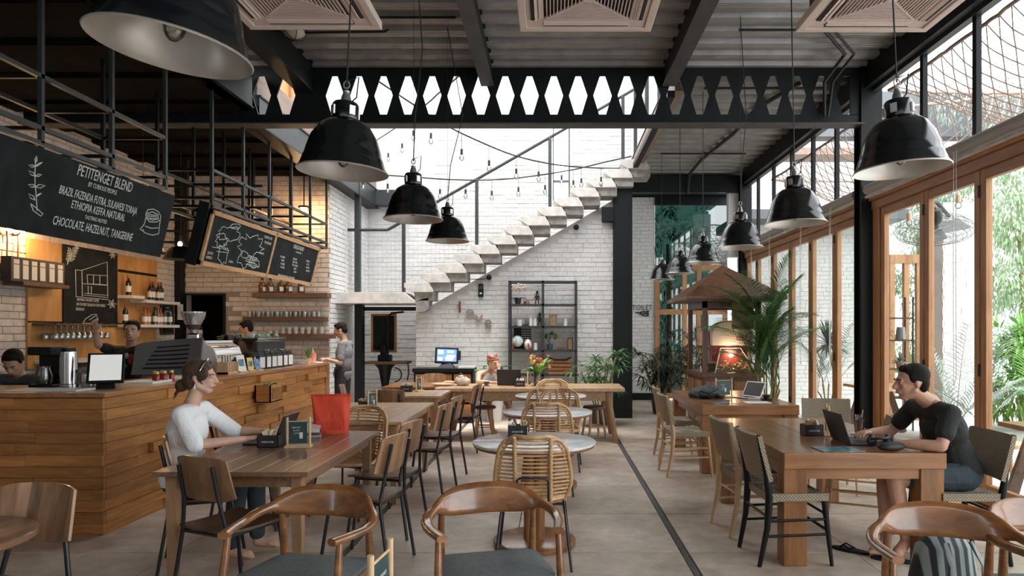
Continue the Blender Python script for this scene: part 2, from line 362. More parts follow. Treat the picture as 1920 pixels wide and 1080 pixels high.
wur = struct(MB().box(1.62, 1.72, 8.3, 14, 4.8, 7.3).build('wall_upper_right', plaster))
for y in (8.9, 10.2, 11.6, 13.2): struct(MB().box(1.56, 1.62, y-.05, y+.05, 4.8, 7.3).build('trim_6', dgrey))
struct(MB().box(-4.0, 4, 8.28, 8.34, 4.8, 5.1).build('trim_7', plaster))
# under the landing
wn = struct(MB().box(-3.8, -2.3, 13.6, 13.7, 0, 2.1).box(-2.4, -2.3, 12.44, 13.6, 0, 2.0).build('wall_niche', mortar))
bricks(wn, (-3.8, 13.6, 0), UX, -UY, 1.4, 2.05, .3, .088, None, 60, plain('shaded_brick', (.4, .39, .38), .85, 0, .1, 10), 10)  # darker copy of the white brick; shade under the landing put in the colour
struct(MB().box(-3.55, -3.42, 12.2, 12.4, 0, 2.04).build('trim_8', black))
struct(MB().box(-3.42, -2.47, 12.3, 12.38, 1.93, 2.0).build('trim_9', black))
# toilet wall and the glazed end
wt = struct(MB().box(1.0, 2.31, 15.5, 15.64, 0, 5.2).build('wall_end', mortar))
bricks(wt, (1.55, 15.5, .1), UX, -UY, .76, 4.6, .3, .085, None, 110, brick, 11)
struct(MB().box(1.0, 2.31, 15.46, 15.5, 0, .16).build('baseboard_1', black))
struct(MB().box(1.28, 1.4, 12.46, 15.5, 0, 4.5).build('wall_passage', plaster))
struct(MB().box(3.52, 3.95, 13.7, 13.85, 3.05, 4.5).build('wall_end_right', plaster))
dglass = glassy('end_glazing', (.1, .17, .15), .5, .03)
de = base('door_1')
for x in (2.36, 2.98, 3.3, 3.9): MB().box(x-.05, x+.05, 15.45, 15.52, 0, 3.0).build('stile', wframe, de, world=True)
for z in (.1, 2.0, 3.0): MB().box(2.31, 3.95, 15.46, 15.51, z-.06, z+.06).build('rail', wframey, de, world=True)
MB().box(2.31, 3.95, 15.48, 15.49, .1, 4.5).build('pane', dglass, de, world=True)
MB().box(2.31, 3.95, 15.44, 15.52, 4.42, 4.6).build('lintel', black, de, world=True)
# column beside the shelf, eave column, end column
for nm, b in (('trim_10', (1.08, 1.42, 12.22, 12.45, 0, 4.33)), ('trim_11', (3.68, 3.93, 8.15, 8.35, 0, 4.8)), ('trim_12', (3.72, 3.93, 13.5, 13.7, 0, 4.6))):
    x0, x1, y0, y1, z0, z1 = b; c = base(nm, ((x0+x1)/2, (y0+y1)/2, 0))
    MB().box(x0, x1, y0, y0+.015, z0, z1).build('flange', black, c, world=True); MB().box(x0, x1, y1-.015, y1, z0, z1).build('flange', black, c, world=True)
    MB().box((x0+x1)/2-.08, (x0+x1)/2+.08, y0+.015, y1-.015, z0, z1).build('web', black, c, world=True)
# corrugated ceiling deck
ceil = base('ceiling')
def deck(x0, x1, y0, y1, z=4.72, m=deckm):
    y = y0
    while y < y1-.01:
        ye = min(y+.93, y1); prof = []; yy = y
        while yy < ye-1e-3:
            for dy, dz in ((0, .0), (.02, .0), (.03, .006), (.04, 0), (.07, 0), (.08, .006), (.09, 0), (.13, 0), (.15, .05), (.29, .05)):
                if yy+dy <= ye: prof.append((yy+dy, z+dz))
            yy += .31
        prof.append((ye, z)); b = MB()
        b.add([p for a, zz in prof for p in ((x0, a, zz), (x1, a, zz))], [(2*i, 2*i+1, 2*i+3, 2*i+2) for i in range(len(prof)-1)])
        b.build('deck_panel', m, ceil, recalc=False); y = ye
deck(-3.6, 3.9, 1.0, 8.2); deck(1.49, 3.9, 8.36, 13.8)
MB().box(-3.9, 4.2, -2, 1.0, 4.72, 4.8).box(-3.9, 4.1, 1, 8.28, 4.79, 4.83).box(1.49, 4.1, 8.28, 15.6, 4.79, 4.83).build('roof_slab', darkceil, ceil)
MB().box(-6.5, -3.6, -2, 12.4, 4.2, 4.3).build('bar_soffit', darkceil, ceil)
MB().box(1.42, 3.95, 13.8, 15.6, 4.6, 4.7).build('rear_soffit', darkceil, ceil)
bw = wood('soffit_board', (.003, .0025, .002), (.009, .007, .005), (1.2, 9, 9), .6)
for k in range(16): MB().box(-6.36, -3.7, -1+k*.8, -.72+k*.8, 4.15, 4.2).build('soffit_board', bw, ceil)
for m_ in (bw, darkceil): m_.node_tree.nodes['Principled BSDF'].inputs['Specular IOR Level'].default_value = .08; m_.node_tree.nodes['Principled BSDF'].inputs['Roughness'].default_value = .9
# ceiling beams along the hall
def ibeam(nm, x0, x1, y0, y1, z0, z1, m=black, mf=flange):
    b = base(nm, ((x0+x1)/2, y0, z0)); t = .018
    MB().box(x0, x1, y0, y1, z0, z0+t).build('flange', mf, b, world=True); MB().box(x0, x1, y0, y1, z1-t, z1).build('flange', m, b, world=True)
    MB().box(x0+.02, x1-.02, y0, y1, z0+t, z1-t).build('web', m, b, world=True)
ibeam('trim_13', -.86, -.71, -1, 8.15, 4.48, 4.76); ibeam('trim_14', 1.31, 1.47, -1, 8.15, 4.48, 4.76); ibeam('trim_15', -3.05, -2.85, -1, 8.15, 4.4, 4.76, black, ironc)
ibeam('trim_16', 3.72, 3.92, -1, 8.15, 4.46, 4.78, black, black); ibeam('trim_17', 3.72, 3.92, 8.4, 13.6, 4.46, 4.78, black, black)
ibeam('trim_18', -3.82, -3.55, 8.3, 13.9, 4.05, 4.43, dgrey, black)
struct(MB().box(-3.84, -3.6, 8.3, 13.9, 4.43, 4.75).build('trim_19', wood('grey_fascia', (.2, .14, .11), (.36, .27, .22), (9, 1, 9), .7)))
ibeam('trim_20', 1.42, 3.75, 13.6, 13.8, 4.33, 4.66, black, black)
ibeam('trim_21', -3.8, -2.9, 13.7, 13.98, 4.1, 4.4, dgrey, dgrey)
struct(MB().box(1.49, 1.6, 8.35, 13.6, 4.5, 4.84).build('trim_22', bpy.data.materials['grey_fascia'])); struct(MB().box(1.4, 1.49, 8.35, 13.6, 4.42, 4.5).build('trim_23', black))
# lattice girder across the hall
gd = base('trim_24', (0, 8.2, 4.03))
MB().box(-6.4, 3.7, 8.19, 8.21, 4.03, 4.157).build('bottom_chord', ironc, gd, world=True)
MB().box(-6.4, 3.7, 8.19, 8.21, 4.62, 4.78).build('top_chord', ironc, gd, world=True)
MB().box(-6.4, 3.7, 8.1, 8.3, 4.02, 4.036).build('flange', flange, gd, world=True)
MB().box(-6.4, 3.7, 8.1, 8.3, 4.775, 4.79).build('flange', ironc, gd, world=True)
cs = [at(1038.5+45.6*k, 180, 8.2).x for k in range(-30, 13) if k != -10]
for a, b in zip(cs, cs[1:]):
    MB().prism([(a+.032, 8.19, 4.62), (b-.032, 8.19, 4.62), (b-.112, 8.19, 4.385), (b-.042, 8.19, 4.157), (a+.042, 8.19, 4.157), (a+.112, 8.19, 4.385)], (0, .02, 0)).build('web_plate', ironc, gd, world=True)
MB().box(cs[-1]+.05, 3.7, 8.19, 8.21, 4.15, 4.63).build('end_plate', ironc, gd, world=True)
# bar side: soffit edge beam in front of the girder
ibeam('trim_25', -3.75, -3.55, -1, 8.1, 4.2, 4.6, black, black)
# ---------------------------------------------------------------- folding doors on the right
glass = glassy('window_glass', (.96, .98, .97), 0, .02, .02, .07)
XW = 3.85
def leaf(i, y0, y1, z1=3.0, glz=True):
    d = base('door_%d' % i, (XW, y0, 0)); s = .085
    MB().box(XW-.03, XW+.03, y0+.004, y0+s, .02, z1).build('stile', wframe, d, world=True, bevel=.004); MB().box(XW-.03, XW+.03, y1-s, y1-.004, .02, z1).build('stile', wframe, d, world=True, bevel=.004)
    MB().box(XW-.028, XW+.028, y0+s, y1-s, z1-.1, z1).build('rail', wframey, d, world=True, bevel=.003); MB().box(XW-.028, XW+.028, y0+s, y1-s, .02, .2).build('rail', wframey, d, world=True, bevel=.003)
    MB().box(XW-.004, XW+.004, y0+s, y1-s, .2, z1-.1).build('pane', glass, d, world=True)
    hg = MB()
    for z in (.4, 1.15, 2.75): hg.cyl((XW-.036, y0+.004, z), .011, .11, 8)
    hg.build('hinge', blackm, d, world=True)
    if i % 2: MB().cbox((XW-.04, y1-.045, 1.05), (.015, .03, .2)).build('handle', blackm, d, world=True)
ys = [8.36, 9.26, 10.13, 11.0, 11.9, 12.8, 13.5]
for i, (a, b) in enumerate(zip(ys, ys[1:])): leaf(i+2, a, b)
yf = [7.96, 7.03, 6.11, 5.19, 4.27, 3.35, 2.43]
for i, (a, b) in enumerate(zip(yf, yf[1:])): leaf(i+10, b, a)
struct(MB().box(XW-.05, XW+.06, 7.96, 8.12, 0, 3.0).build('trim_26', wframe, bevel=.006))
for nm, a, b in (('trim_27', 2.0, 8.14), ('trim_28', 8.36, 13.5)):
    struct(MB().box(XW-.06, XW+.07, a, b, 3.0, 3.1).build(nm, wframey, bevel=.006)); struct(MB().box(XW-.09, XW+.08, a, b, 3.1, 3.16).build('trim_31', wframey, bevel=.005))
blindm = plain('blind_fabric', (.42, .4, .38), .7, 0, .05, 5)
for a, b, c in ((2.2, 8.1, 'grey roller blind above the doors in front of the black column'), (8.4, 10.9, 'grey roller blind above the doors beyond the black column'), (10.95, 13.4, 'farthest grey roller blind, above the doors by the kiosk')):
    t = thing('roller_blind', c, 'blind', (XW-.12, a, 3.2), 0)
    MB().tube([(0, 0, .03), (0, b-a, .03)], .058, 16).build('roll', blindm, t, smooth=50); MB().box(-.03, .06, 0, b-a, -.07, -.045).build('bottom_bar', conclt, t)
    for q in ((b-a)*.25, (b-a)*.68):
        MB().tube([(-.06, q, .0), (-.065, q, -1.0), (-.06, q, -2.05), (-.07, q+.02, -2.15), (-.06, q+.04, -2.05), (-.065, q+.04, -1), (-.06, q+.04, .0)], .0035, 5).build('pull_cord', plain('cord_white', (.8, .8, .78), .6) if 'cord_white' not in bpy.data.materials else bpy.data.materials['cord_white'], t)
# clerestory posts
for y in (3.4, 4.35, 5.3, 6.2, 7.09, 9.26, 10.1, 11.0, 11.9, 12.8): struct(MB().box(XW-.025, XW+.025, y-.03, y+.03, 3.16, 4.46).build('trim_29', black))
struct(MB().box(XW-.04, XW+.04, 2, 13.6, 4.42, 4.47).build('trim_30', dgrey))

struct(MB().box(-6.5, 3.9, -2.6, -2.5, 0, 4.8).build('wall_light_block', plaster))  # unseen wall behind the camera, added to cut off light from there
# ================================================================ FURNITURE
def weave(name, a, b, sc=90, ax=0):
    m, n, p = newmat(name); mp = coords(n, (1, 1, 1), False)
    w1 = n.nodes.new('ShaderNodeTexWave'); w1.inputs['Scale'].default_value = sc*.32; w1.bands_direction = 'DIAGONAL'; w1.inputs['Distortion'].default_value = .4
    w2 = n.nodes.new('ShaderNodeTexWave'); w2.inputs['Scale'].default_value = sc*.32; w2.bands_direction = 'Z'; n.links.new(mp.outputs[0], w1.inputs[0]); n.links.new(mp.outputs[0], w2.inputs[0])
    ml = n.nodes.new('ShaderNodeMath'); ml.operation = 'MULTIPLY'; n.links.new(w1.outputs['Fac'], ml.inputs[0]); n.links.new(w2.outputs['Fac'], ml.inputs[1])
    r = ramp(n, [(.1, a), (.6, b)]); n.links.new(ml.outputs[0], r.inputs[0]); n.links.new(r.outputs[0], p.inputs['Base Color']); p.inputs['Roughness'].default_value = .85
    b_ = n.nodes.new('ShaderNodeBump'); b_.inputs['Strength'].default_value = .8; b_.inputs['Distance'].default_value = .004; n.links.new(ml.outputs[0], b_.inputs['Height']); n.links.new(b_.outputs[0], p.inputs['Normal'])
    return m
cordm = weave('paper_cord', (.2, .16, .11), (.5, .43, .33))
cordd = weave('paper_cord_brown', (.16, .12, .08), (.4, .32, .22))
seatg = plain('grey_seat_pad', (.13, .15, .15), .8, 0, .15, 40, .2, 200)
clear = glassy('clear_glass', (.96, .98, .98), .3, .02)
def arc(c, r, a0, a1, n, ax='xy'):
    o = []
    for i in range(n+1):
        a = R(a0+(a1-a0)*i/n); p = (r*math.cos(a), r*math.sin(a))
        o.append(V(c)+(V((p[0], p[1], 0)) if ax == 'xy' else V((p[0], 0, p[1])) if ax == 'xz' else V((0, p[0], p[1]))))
    return o
# --- plywood chair with black tube legs (faces +Y)
def mk_ply():
    t = thing('plywood_chair', '-', 'chair')
    def bp(u, v):    # u -1..1, v 0..1
        wv = .205-.018*v; x = u*wv; z = .62+.25*v-.02*(abs(u)**4)*(1 if v > .5 else -1)*(2*abs(v-.5))
        return V((x, -.205-.05*v+.035*(u*u), z))
    MB().sheet([[bp(-1+2*i/14, j/8) for j in range(9)] for i in range(15)], .013).build('backrest', wply, t, smooth=50)
    MB().sheet([[V((u*(.2+.01*v), -.2+.41*v, .452+.012*u*u-.02*max(0, v-.8)*5*max(0, v-.8)-.01*math.sin(v*3.1))) for v in [j/10 for j in range(11)]] for u in [-1+2*i/10 for i in range(11)]], .014).build('seat', wplys, t, smooth=50)
    for s in (-1, 1):
        MB().tube([(s*.19, -.27, 0), (s*.175, -.2, .44), (s*.135, -.222, .63), (s*.13, -.262, .82)], .0115, 8).build('leg', blackm, t, smooth=60)
        MB().tube([(s*.2, .22, 0), (s*.17, .16, .435)], .0115, 8).build('leg', blackm, t, smooth=60)
        MB().tube([(s*.17, .17, .435), (s*.172, -.21, .435)], .0105, 8).build('side_rail', blackm, t, smooth=60)
    MB().tube([(-.17, .16, .435), (.17, .16, .435)], .01, 8).tube([(-.175, -.2, .435), (.175, -.2, .435)], .01, 8).build('cross_rail', blackm, t, smooth=60)
    return t
# --- bentwood hoop armchair (faces +Y)
def mk_hoop():
    t = thing('hoop_armchair', '-', 'chair')
    pts = []; n = 44
    for i in range(n+1):
        s = -1+2*i/n; a = s*R(118); k = max(0, math.cos(a*.78))
        x = .305*math.sin(a)*(1-.06*max(0, abs(s)-.8)*5); y = -.21*math.cos(a)-.03; y = y if abs(a) < R(90) else -.03+(abs(a)-R(90))*.5
        b = max(0, 1-(abs(s)/.56)**3) if abs(s) < .56 else 0
        z = .672+.052*(1-min(1, abs(s)/.8)**2)+.006*b
        hh = .0165+.056*max(0, 1-(abs(s)/.5)**3) if abs(s) < .5 else .0165+.006*max(0, 1-(abs(s)-.48)*3)
        ww = .025-.014*b
        pts.append((V((x, y, z)), ww, hh))
    m = 12; vs = []; fs = []
    for i, (p, ww, hh) in enumerate(pts):
        q0 = pts[max(0, i-1)][0]; q1 = pts[min(n, i+1)][0]; d = (q1-q0).normalized(); sd = V((d.y, -d.x, 0)).normalized()
        for j in range(m):
            a = 2*math.pi*j/m; ca = math.cos(a); sa = math.sin(a)
            e = lambda v: math.copysign(abs(v)**.8, v)
            vs.append(p+sd*ww*e(ca)+V((0, 0, 1))*hh*e(sa)+sd*.02*e(sa)*min(1, max(0, hh-.02)*25))
    for i in range(n):
        for j in range(m): fs.append((i*m+j, i*m+(j+1) % m, (i+1)*m+(j+1) % m, (i+1)*m+j))
    fs += [tuple(range(m))[::-1], tuple(n*m+j for j in range(m))]
    MB().add(vs, fs).build('arm_and_back_rail', wbent, t, smooth=60)
    for s in (-1, 1):
        MB().tube([(s*.25, .235, 0), (s*.262, .215, .3), (s*.27, .2, .46), (s*.265, .165, .672)], [.012, .018, .019, .014], 12).build('leg', wbent, t, smooth=60)
        MB().tube([(s*.2, -.27, 0), (s*.215, -.23, .3), (s*.225, -.2, .46), (s*.225, -.175, .70)], [.012, .018, .02, .014], 12).build('leg', wbent, t, smooth=60)
        MB().bar((s*.262, .2, .42), (s*.222, -.21, .42), .022, .05).build('seat_rail', wbent, t)
    MB().bar((-.262, .2, .42), (.262, .2, .42), .022, .05).bar((-.222, -.21, .42), (.222, -.21, .42), .022, .05).build('seat_rail', wbent, t)
    P = [[V((u*(.235+.02*v)*(1-.06*(abs(2*v-1)**6)), -.205+.42*v, .455+.018*(1-abs(u)**5)*(1-abs(2*v-1)**5))) for v in [j/10 for j in range(11)]] for u in [-1+2*i/12 for i in range(13)]]
    MB().sheet(P, .03).build('seat_pad', seatg, t, smooth=60)
    return t
# --- rattan chair on a black metal frame (faces +Y)
def mk_rattan():
    t = thing('rattan_chair', '-', 'chair')
    def sh(u, v):      # back shell, u -1..1, v 0..1
        w_ = .205+.055*math.sin(min(1, v*2.2)*1.57)-.07*max(0, v-.25); w_ *= 1 if v < .72 else .5+.5*math.sqrt(max(0, 1-((v-.72)/.281)**2.2))
        return V((u*w_, -.2-.1*v+.1*u*u*(1-.45*v), .44+.44*v))
    rim = [sh(-1, v/12) for v in range(0, 13)]; top = [sh(u/6, 1) for u in range(-5, 6)]
    ring = rim+top+[sh(1, v/12) for v in range(12, -1, -1)]
    MB().tube(ring, .0135, 8).build('rim', rattan, t, smooth=60)
    inner = [V((p.x*.9, p.y+.004, .44+(p.z-.44)*.955)) for p in ring]
    MB().tube(inner, .009, 8).build('inner_rim', rattan, t, smooth=60)
    for k in range(17):
        v = .02+.93*k/16
        MB().tube([sh(u/6, v)+V((0, .004, 0)) for u in range(-6, 7)], .0062, 6).build('cane', rattan, t, smooth=60)
    for s in (-1, 1):
        MB().tube([V((s*.115, sh(s*.5, v/10).y, sh(0, v/10).z))+V((0, -.012, 0)) for v in range(11)], .0125, 8).build('upright', rattan, t, smooth=60)
        b = MB()
        for k in range(26): b.lathe([(.0145, -.004), (.0165, 0), (.0145, .004)], 8, V((s*.115, sh(s*.5, .04+.92*k/25).y, sh(0, .04+.92*k/25).z))+V((0, -.012, 0)))
        b.build('binding', rattan, t, smooth=60)
    MB().tube([V((.235*math.cos(a), .01+.225*math.sin(a), .44+(.02 if math.sin(a) < 0 else 0))) for a in [2*math.pi*i/28 for i in range(28)]], .013, 8, True).build('seat_rim', rattan, t, smooth=60)
    b = MB()
    for k in range(14):
        y = -.19+.41*k/13; x = .23*math.sqrt(max(.04, 1-((y-.01)/.225)**2)); b.tube([(-x, y, .437), (0, y, .43), (x, y, .437)], .007, 6)
    b.build('seat_canes', rattan, t, smooth=60, kind='stuff')
    for s in (-1, 1):
        MB().tube([(s*.25, -.22, 0), (s*.21, -.17, .36), (s*.2, -.13, .415), (s*.2, .13, .415), (s*.21, .17, .36), (s*.25, .23, 0)], .0095, 8).build('leg', blackm, t, smooth=60)
    MB().tube([(-.2, -.12, .415), (.2, -.12, .415)], .009, 8).tube([(-.2, .12, .415), (.2, .12, .415)], .009, 8).build('cross_rail', blackm, t, smooth=60)
    MB().tube([(-.1, -.12, .41), (-.1, -.2, .42), (-.1, -.235, .46), (-.1, -.262, .6), (-.085, -.264, .615), (.085, -.264, .615), (.1, -.262, .6), (.1, -.235, .46), (.1, -.2, .42), (.1, -.12, .41)], .008, 8).build('back_bracket', blackm, t, smooth=60)
    return t
# --- woven cord chair (faces +Y)
def mk_woven(fm, cm, nm):
    t = thing('woven_chair', '-', 'chair')
    for s in (-1, 1):
        MB().tube([(s*.205, -.25, 0), (s*.21, -.2, .25), (s*.21, -.185, .46), (s*.212, -.21, .62), (s*.215, -.262, .87)], [.014, .02, .026, .018, .014], 8, flat=1).build('back_post', fm, t, smooth=60)
        MB().tube([(s*.215, .235, 0), (s*.21, .2, .3), (s*.205, .185, .455)], [.012, .018, .02], 8).build('leg', fm, t, smooth=60)
        for z in (.2, .3): MB().tube([(s*.21, -.2, z), (s*.212, .2, z+.01)], .009, 8).build('stretcher', fm, t, smooth=60)
    for z, y in ((.24, .2), (.33, -.2), (.34, .2)): MB().tube([(-.21, y, z), (.21, y, z)], .009, 8).build('stretcher', fm, t, smooth=60)
    for k, (x0, x1) in enumerate([(-.2+i*.4/16, -.2+(i+1)*.4/16) for i in range(16)]): pass
    P = []
    for i in range(33):
        u = -1+2*i/32; r = .0016*(1 if i % 2 else -1)
        P.append([V((u*.232, -.196-.075*v+.028*u*u-.01+r-.003*math.sin(v*40), .565+.3*v)) for v in [j/6 for j in range(7)]])
    MB().sheet(P, .03).build('woven_back', cm, t, smooth=70)
    P = [[V((u*.225, -.185+.395*v, .445+.014*abs(u)**3+(.0015 if i % 2 else -.0015)-.012*(1-u*u)*math.sin(v*3.14))) for v in [j/10 for j in range(11)]] for i, u in enumerate([-1+2*i/28 for i in range(29)])]
    MB().sheet(P, .05).build('woven_seat', cm, t, smooth=70)
    return t
def mk_stool():
    t = thing('wooden_stool', '-', 'stool')
    MB().lathe([(0, .425), (.15, .425), (.165, .435), (.165, .455), (.155, .465), (0, .458)], 28).build('seat', wplys, t, smooth=50)
    for k in range(4):
        a = R(45+90*k); MB().tube([(.19*math.cos(a), .19*math.sin(a), 0), (.115*math.cos(a), .115*math.sin(a), .43)], [.017, .021], 10).build('leg', wlight, t, smooth=60)
        b = R(135+90*k); MB().bar((.16*math.cos(a), .16*math.sin(a), .17), (.16*math.cos(b), .16*math.sin(b), .17), .018, .022).build('stretcher', wlight, t)
    return t
ply = Once(mk_ply()); hoop = Once(mk_hoop()); rat = Once(mk_rattan()); wov = Once(mk_woven(wlight, cordm, 'n')); wovb = Once(mk_woven(black, cordm, 'b')); stool = Once(mk_stool())
G1 = 'plywood chairs with black tube legs around the left tables'
PI = math.pi
ply((-2.33, 2.83, 0), R(172), 'walnut plywood chair alone at the round corner table by the counter', G1)
ply((-1.84, 3.95, 0), R(-24), 'plywood chair at the near end of the dark table, turned from the camera', G1)
ply((-2.34, 4.62, 0), R(-68), 'plywood chair the woman in the white blouse sits on', G1)
ply((-1.27, 4.62, 0), R(76), 'plywood chair on the aisle side of the dark table, nearest to the camera', G1)
ply((-1.3, 5.32, 0), R(76), 'plywood chair on the aisle side of the dark table, far one beside the red bag', G1)
ply((-2.42, 5.45, 0), R(-75), 'plywood chair half hidden left of the red tote bag', G1)
ply((-1.24, 6.55, 0), R(78), 'plywood chair on the aisle side of the pale second table, near one', G1)
ply((-1.24, 7.3, 0), R(80), 'plywood chair on the aisle side of the pale second table, far one', G1)
ply((-1.2, 8.95, 0), R(80), 'plywood chair on the aisle side of the third table before the bench table', G1)
ply((-1.95, 8.25, 0), R(3), 'plywood chair at the near end of the third table with its back to the camera', G1)
ply((-2.5, 8.85, 0), R(-80), 'plywood chair on the counter side of the third table', G1)
ply((-1.95, 10.95, 0), R(178), 'plywood chair at the far end of the fourth table facing the camera', G1)
G2 = 'polished bentwood armchairs along the near edge'
hoop((-1.13, 3.1, 0), R(169), 'polished bentwood armchair in front of the dark table on the left', G2)
hoop((-.275, 3.16, 0), R(194), 'polished bentwood armchair in the middle aisle with a grey seat pad', G2)
hoop((1.63, 2.76, 0), R(164), 'polished bentwood armchair before the teak table with a striped backpack behind it', G2)
hoop((2.16, 2.84, 0), R(178), 'polished bentwood armchair cut by the right edge of the photo', G2)
G3 = 'rattan chairs at the round marble tables'
rat((-.13, 4.62, 0), 0, 'rattan chair with its back to the camera at the nearest marble table', G3)
rat((-.06, 6.62, 0), 0, 'rattan chair between the nearest and the second marble table, back to the camera', G3)
rat((.06, 7.75, 0), R(176), 'rattan chair on the far side of the second marble table', G3)
rat((-.1, 8.28, 0), R(6), 'rattan chair on the near side of the farthest marble table', G3)
rat((.0, 9.25, 0), R(182), 'rattan chair between the farthest marble table and the bench table', G3)
rat((-1.74, 5.86, 0), R(160), 'rattan chair at the end of the dark table behind the red bag', G3)
G4 = 'woven cord chairs at the teak tables'
wov((1.45, 7.48, 0), R(-86), 'pale woven cord chair, nearer one on the aisle side of the far teak table', G4)
wov((1.52, 8.4, 0), R(-90), 'pale woven cord chair, farther one on the aisle side of the far teak table', G4)
wov((1.56, 5.36, 0), R(-84), 'pale-framed woven cord chair tucked into the aisle side of the near teak table', G4)
wov((2.72, 6.72, 0), R(166), 'pale woven cord chair at the far end of the near teak table', G4)
wov((2.44, 5.5, 0), R(70), 'pale-framed woven cord chair under the near teak table, hidden behind the man', G4)
wovb((1.6, 4.72, 0), R(-87), 'black-framed woven cord chair on the aisle side of the near teak table', G4)
wovb((2.78, 4.72, 0), R(90), 'black-framed woven cord chair the man in the black shirt sits on', G4)
G5 = 'wooden stools at the bench table'
stool((-1.0, 9.98, 0), 0, 'round wooden stool under the bench table, left of the rattan chairs', G5)
stool((.6, 10.0, 0), R(20), 'round wooden stool under the right end of the bench table', G5)
stool((.2, 10.05, 0), R(20), 'round wooden stool behind the farthest marble table', G5)
# --- tables
def table(name, label, x0, x1, y0, y1, h, th, lw, mt, ml, ap=.07, inset=.05, group=None, mx=None, boards=1):
    t = thing(name, label, 'table', ((x0+x1)/2, (y0+y1)/2, 0), 0, group); W = (x1-x0)/2; D = (y1-y0)/2
    for k in range(boards):
        a = -W+2*W*k/boards; MB().box(a+.0006*(k > 0), a+2*W/boards-.0006*(k < boards-1), -D, D, h-th, h).build('table_top' if boards == 1 else 'top_board', mt, t, bevel=.003)
    for sx in (-1, 1):
        for sy in (-1, 1):
            cx = sx*(W-inset-lw/2); cy = sy*(D-inset-lw/2)
            MB().bar((cx, cy, 0), (cx, cy, h-th), lw*.75, lw*.75, (0, 1, 0), lw, lw).build('leg', ml, t, bevel=.003)
    a = h-th-ap
    for sy in (-1, 1): MB().box(-W+inset+lw, W-inset-lw, sy*(D-inset-.02)-.012, sy*(D-inset-.02)+.012, a, h-th).build('apron', mx or mt, t)
    for sx in (-1, 1): MB().box(sx*(W-inset-.02)-.012, sx*(W-inset-.02)+.012, -D+inset+lw, D-inset-lw, a, h-th).build('apron', mt, t)
    return t
table('dining_table', 'dark walnut-topped table with slender legs beside the seated woman in white', -2.29, -1.40, 3.89, 5.52, .75, .028, .065, wtable, wleg, boards=6)
table('dining_table', 'pale oak-topped table behind the red tote bag', -2.27, -1.345, 6.06, 7.72, .75, .028, .07, wtable2, wleg, boards=6)
table('dining_table', 'small pale wooden table, third along the counter', -2.33, -1.4, 8.5, 9.35, .75, .028, .06, wtable2, wleg, boards=6)
table('dining_table', 'small orange-brown table left of the bench table, farthest along the counter', -2.45, -1.66, 9.75, 10.7, .76, .03, .06, wteak, wleg, boards=5)
def heavy(label, x0, x1, y0, y1):
    t = thing('teak_table', label, 'table', ((x0+x1)/2, (y0+y1)/2, 0), 0, 'heavy teak slab tables by the doors'); W = (x1-x0)/2; D = (y1-y0)/2; h = .75
    for k in range(5):
        a = -W+2*W*k/5; MB().box(a+.0008*(k > 0), a+2*W/5-.0008*(k < 4), -D+.04, D-.04, h-.1, h-.0008*(k % 2)).build('top_board', wteak, t, bevel=.002)
    for s in (-1, 1): MB().box(-W, W, min(s*D, s*(D-.04)), max(s*D, s*(D-.04)), h-.105, h+.001).build('breadboard_end', wteakx, t, bevel=.005)
    for sx in (-1, 1):
        for sy in (-1, 1):
            MB().box(*sorted((sx*(W-.005), sx*(W-.16))), *sorted((sy*(D-.02), sy*(D-.16))), 0, h-.105).build('leg', wteakz, t, bevel=.004)
    for s in (-1, 1):
        MB().box(-W+.16, W-.16, s*(D-.05)-.015, s*(D-.05)+.015, h-.175, h-.105).build('apron', wteakx, t)
        MB().box(s*(W-.05)-.015, s*(W-.05)+.015, -D+.16, D-.16, h-.175, h-.105).build('apron', wteak, t)
    return t
heavy('massive teak slab table the man in the black shirt sits at', 1.52, 2.59, 4.49, 6.33)
heavy('massive teak slab table farther back with a black bag on it', 1.62, 2.68, 7.42, 9.3)
# bench table
t = thing('bench_table', 'long wooden communal table with splayed round legs before the brick wall', 'table', (-.32, 9.95, 0))
for k in range(4): MB().box(-1.33, 1.32, -.45+k*.225+.001, -.225+k*.225-.001, .715, .762-.001*(k % 2)).build('top_board', wtable2, t, bevel=.003)
MB().box(-1.2, 1.15, -.38, -.35, .58, .715).box(-1.2, 1.15, .35, .38, .58, .715).build('apron', wtable2, t)
for sx in (-1, 1):
    for sy in (-1, 1): MB().tube([(sx*1.2+.0, sy*.44, 0), (sx*1.08, sy*.34, .715)], [.035, .05], 12).build('leg', wleg, t, smooth=50)
# marble tables
marb, n_, p_ = newmat('white_marble'); mp_ = coords(n_, (1, 1, 1)); t_ = n_.nodes.new('ShaderNodeTexNoise'); t_.inputs['Scale'].default_value = 3; t_.inputs['Detail'].default_value = 10; t_.inputs['Distortion'].default_value = 3
n_.links.new(mp_.outputs[0], t_.inputs[0]); r_ = ramp(n_, [(.36, (.86, .86, .86)), (.47, (.66, .67, .69)), (.5, (.84, .84, .84)), (.7, (.85, .85, .85))]); n_.links.new(t_.outputs[0], r_.inputs[0]); n_.links.new(r_.outputs[0], p_.inputs['Base Color']); p_.inputs['Roughness'].default_value = .12
t = thing('marble_table', '-', 'table')
MB().lathe([(0, .735), (.448, .735), (.45, .738), (.45, .75), (.446, .753), (0, .753)], 64).build('marble_top', marb, t, smooth=40)
MB().lathe([(0, .712), (.43, .712), (.443, .72), (.443, .735), (0, .735)], 64).build('wood_underside', wteak, t, smooth=40)
for k in range(3):
    a = R(90+120*k); MB().tube([(.04*math.cos(a), .04*math.sin(a), .035), (.04*math.cos(a), .04*math.sin(a), .715)], .042, 14).build('post', wteakz, t, smooth=50)
MB().lathe([(0, 0), (.3, 0), (.3, .035), (.29, .042), (0, .042)], 48).build('base', wteak, t, smooth=40)
mt = Once(t); G6 = 'round marble tables down the middle'
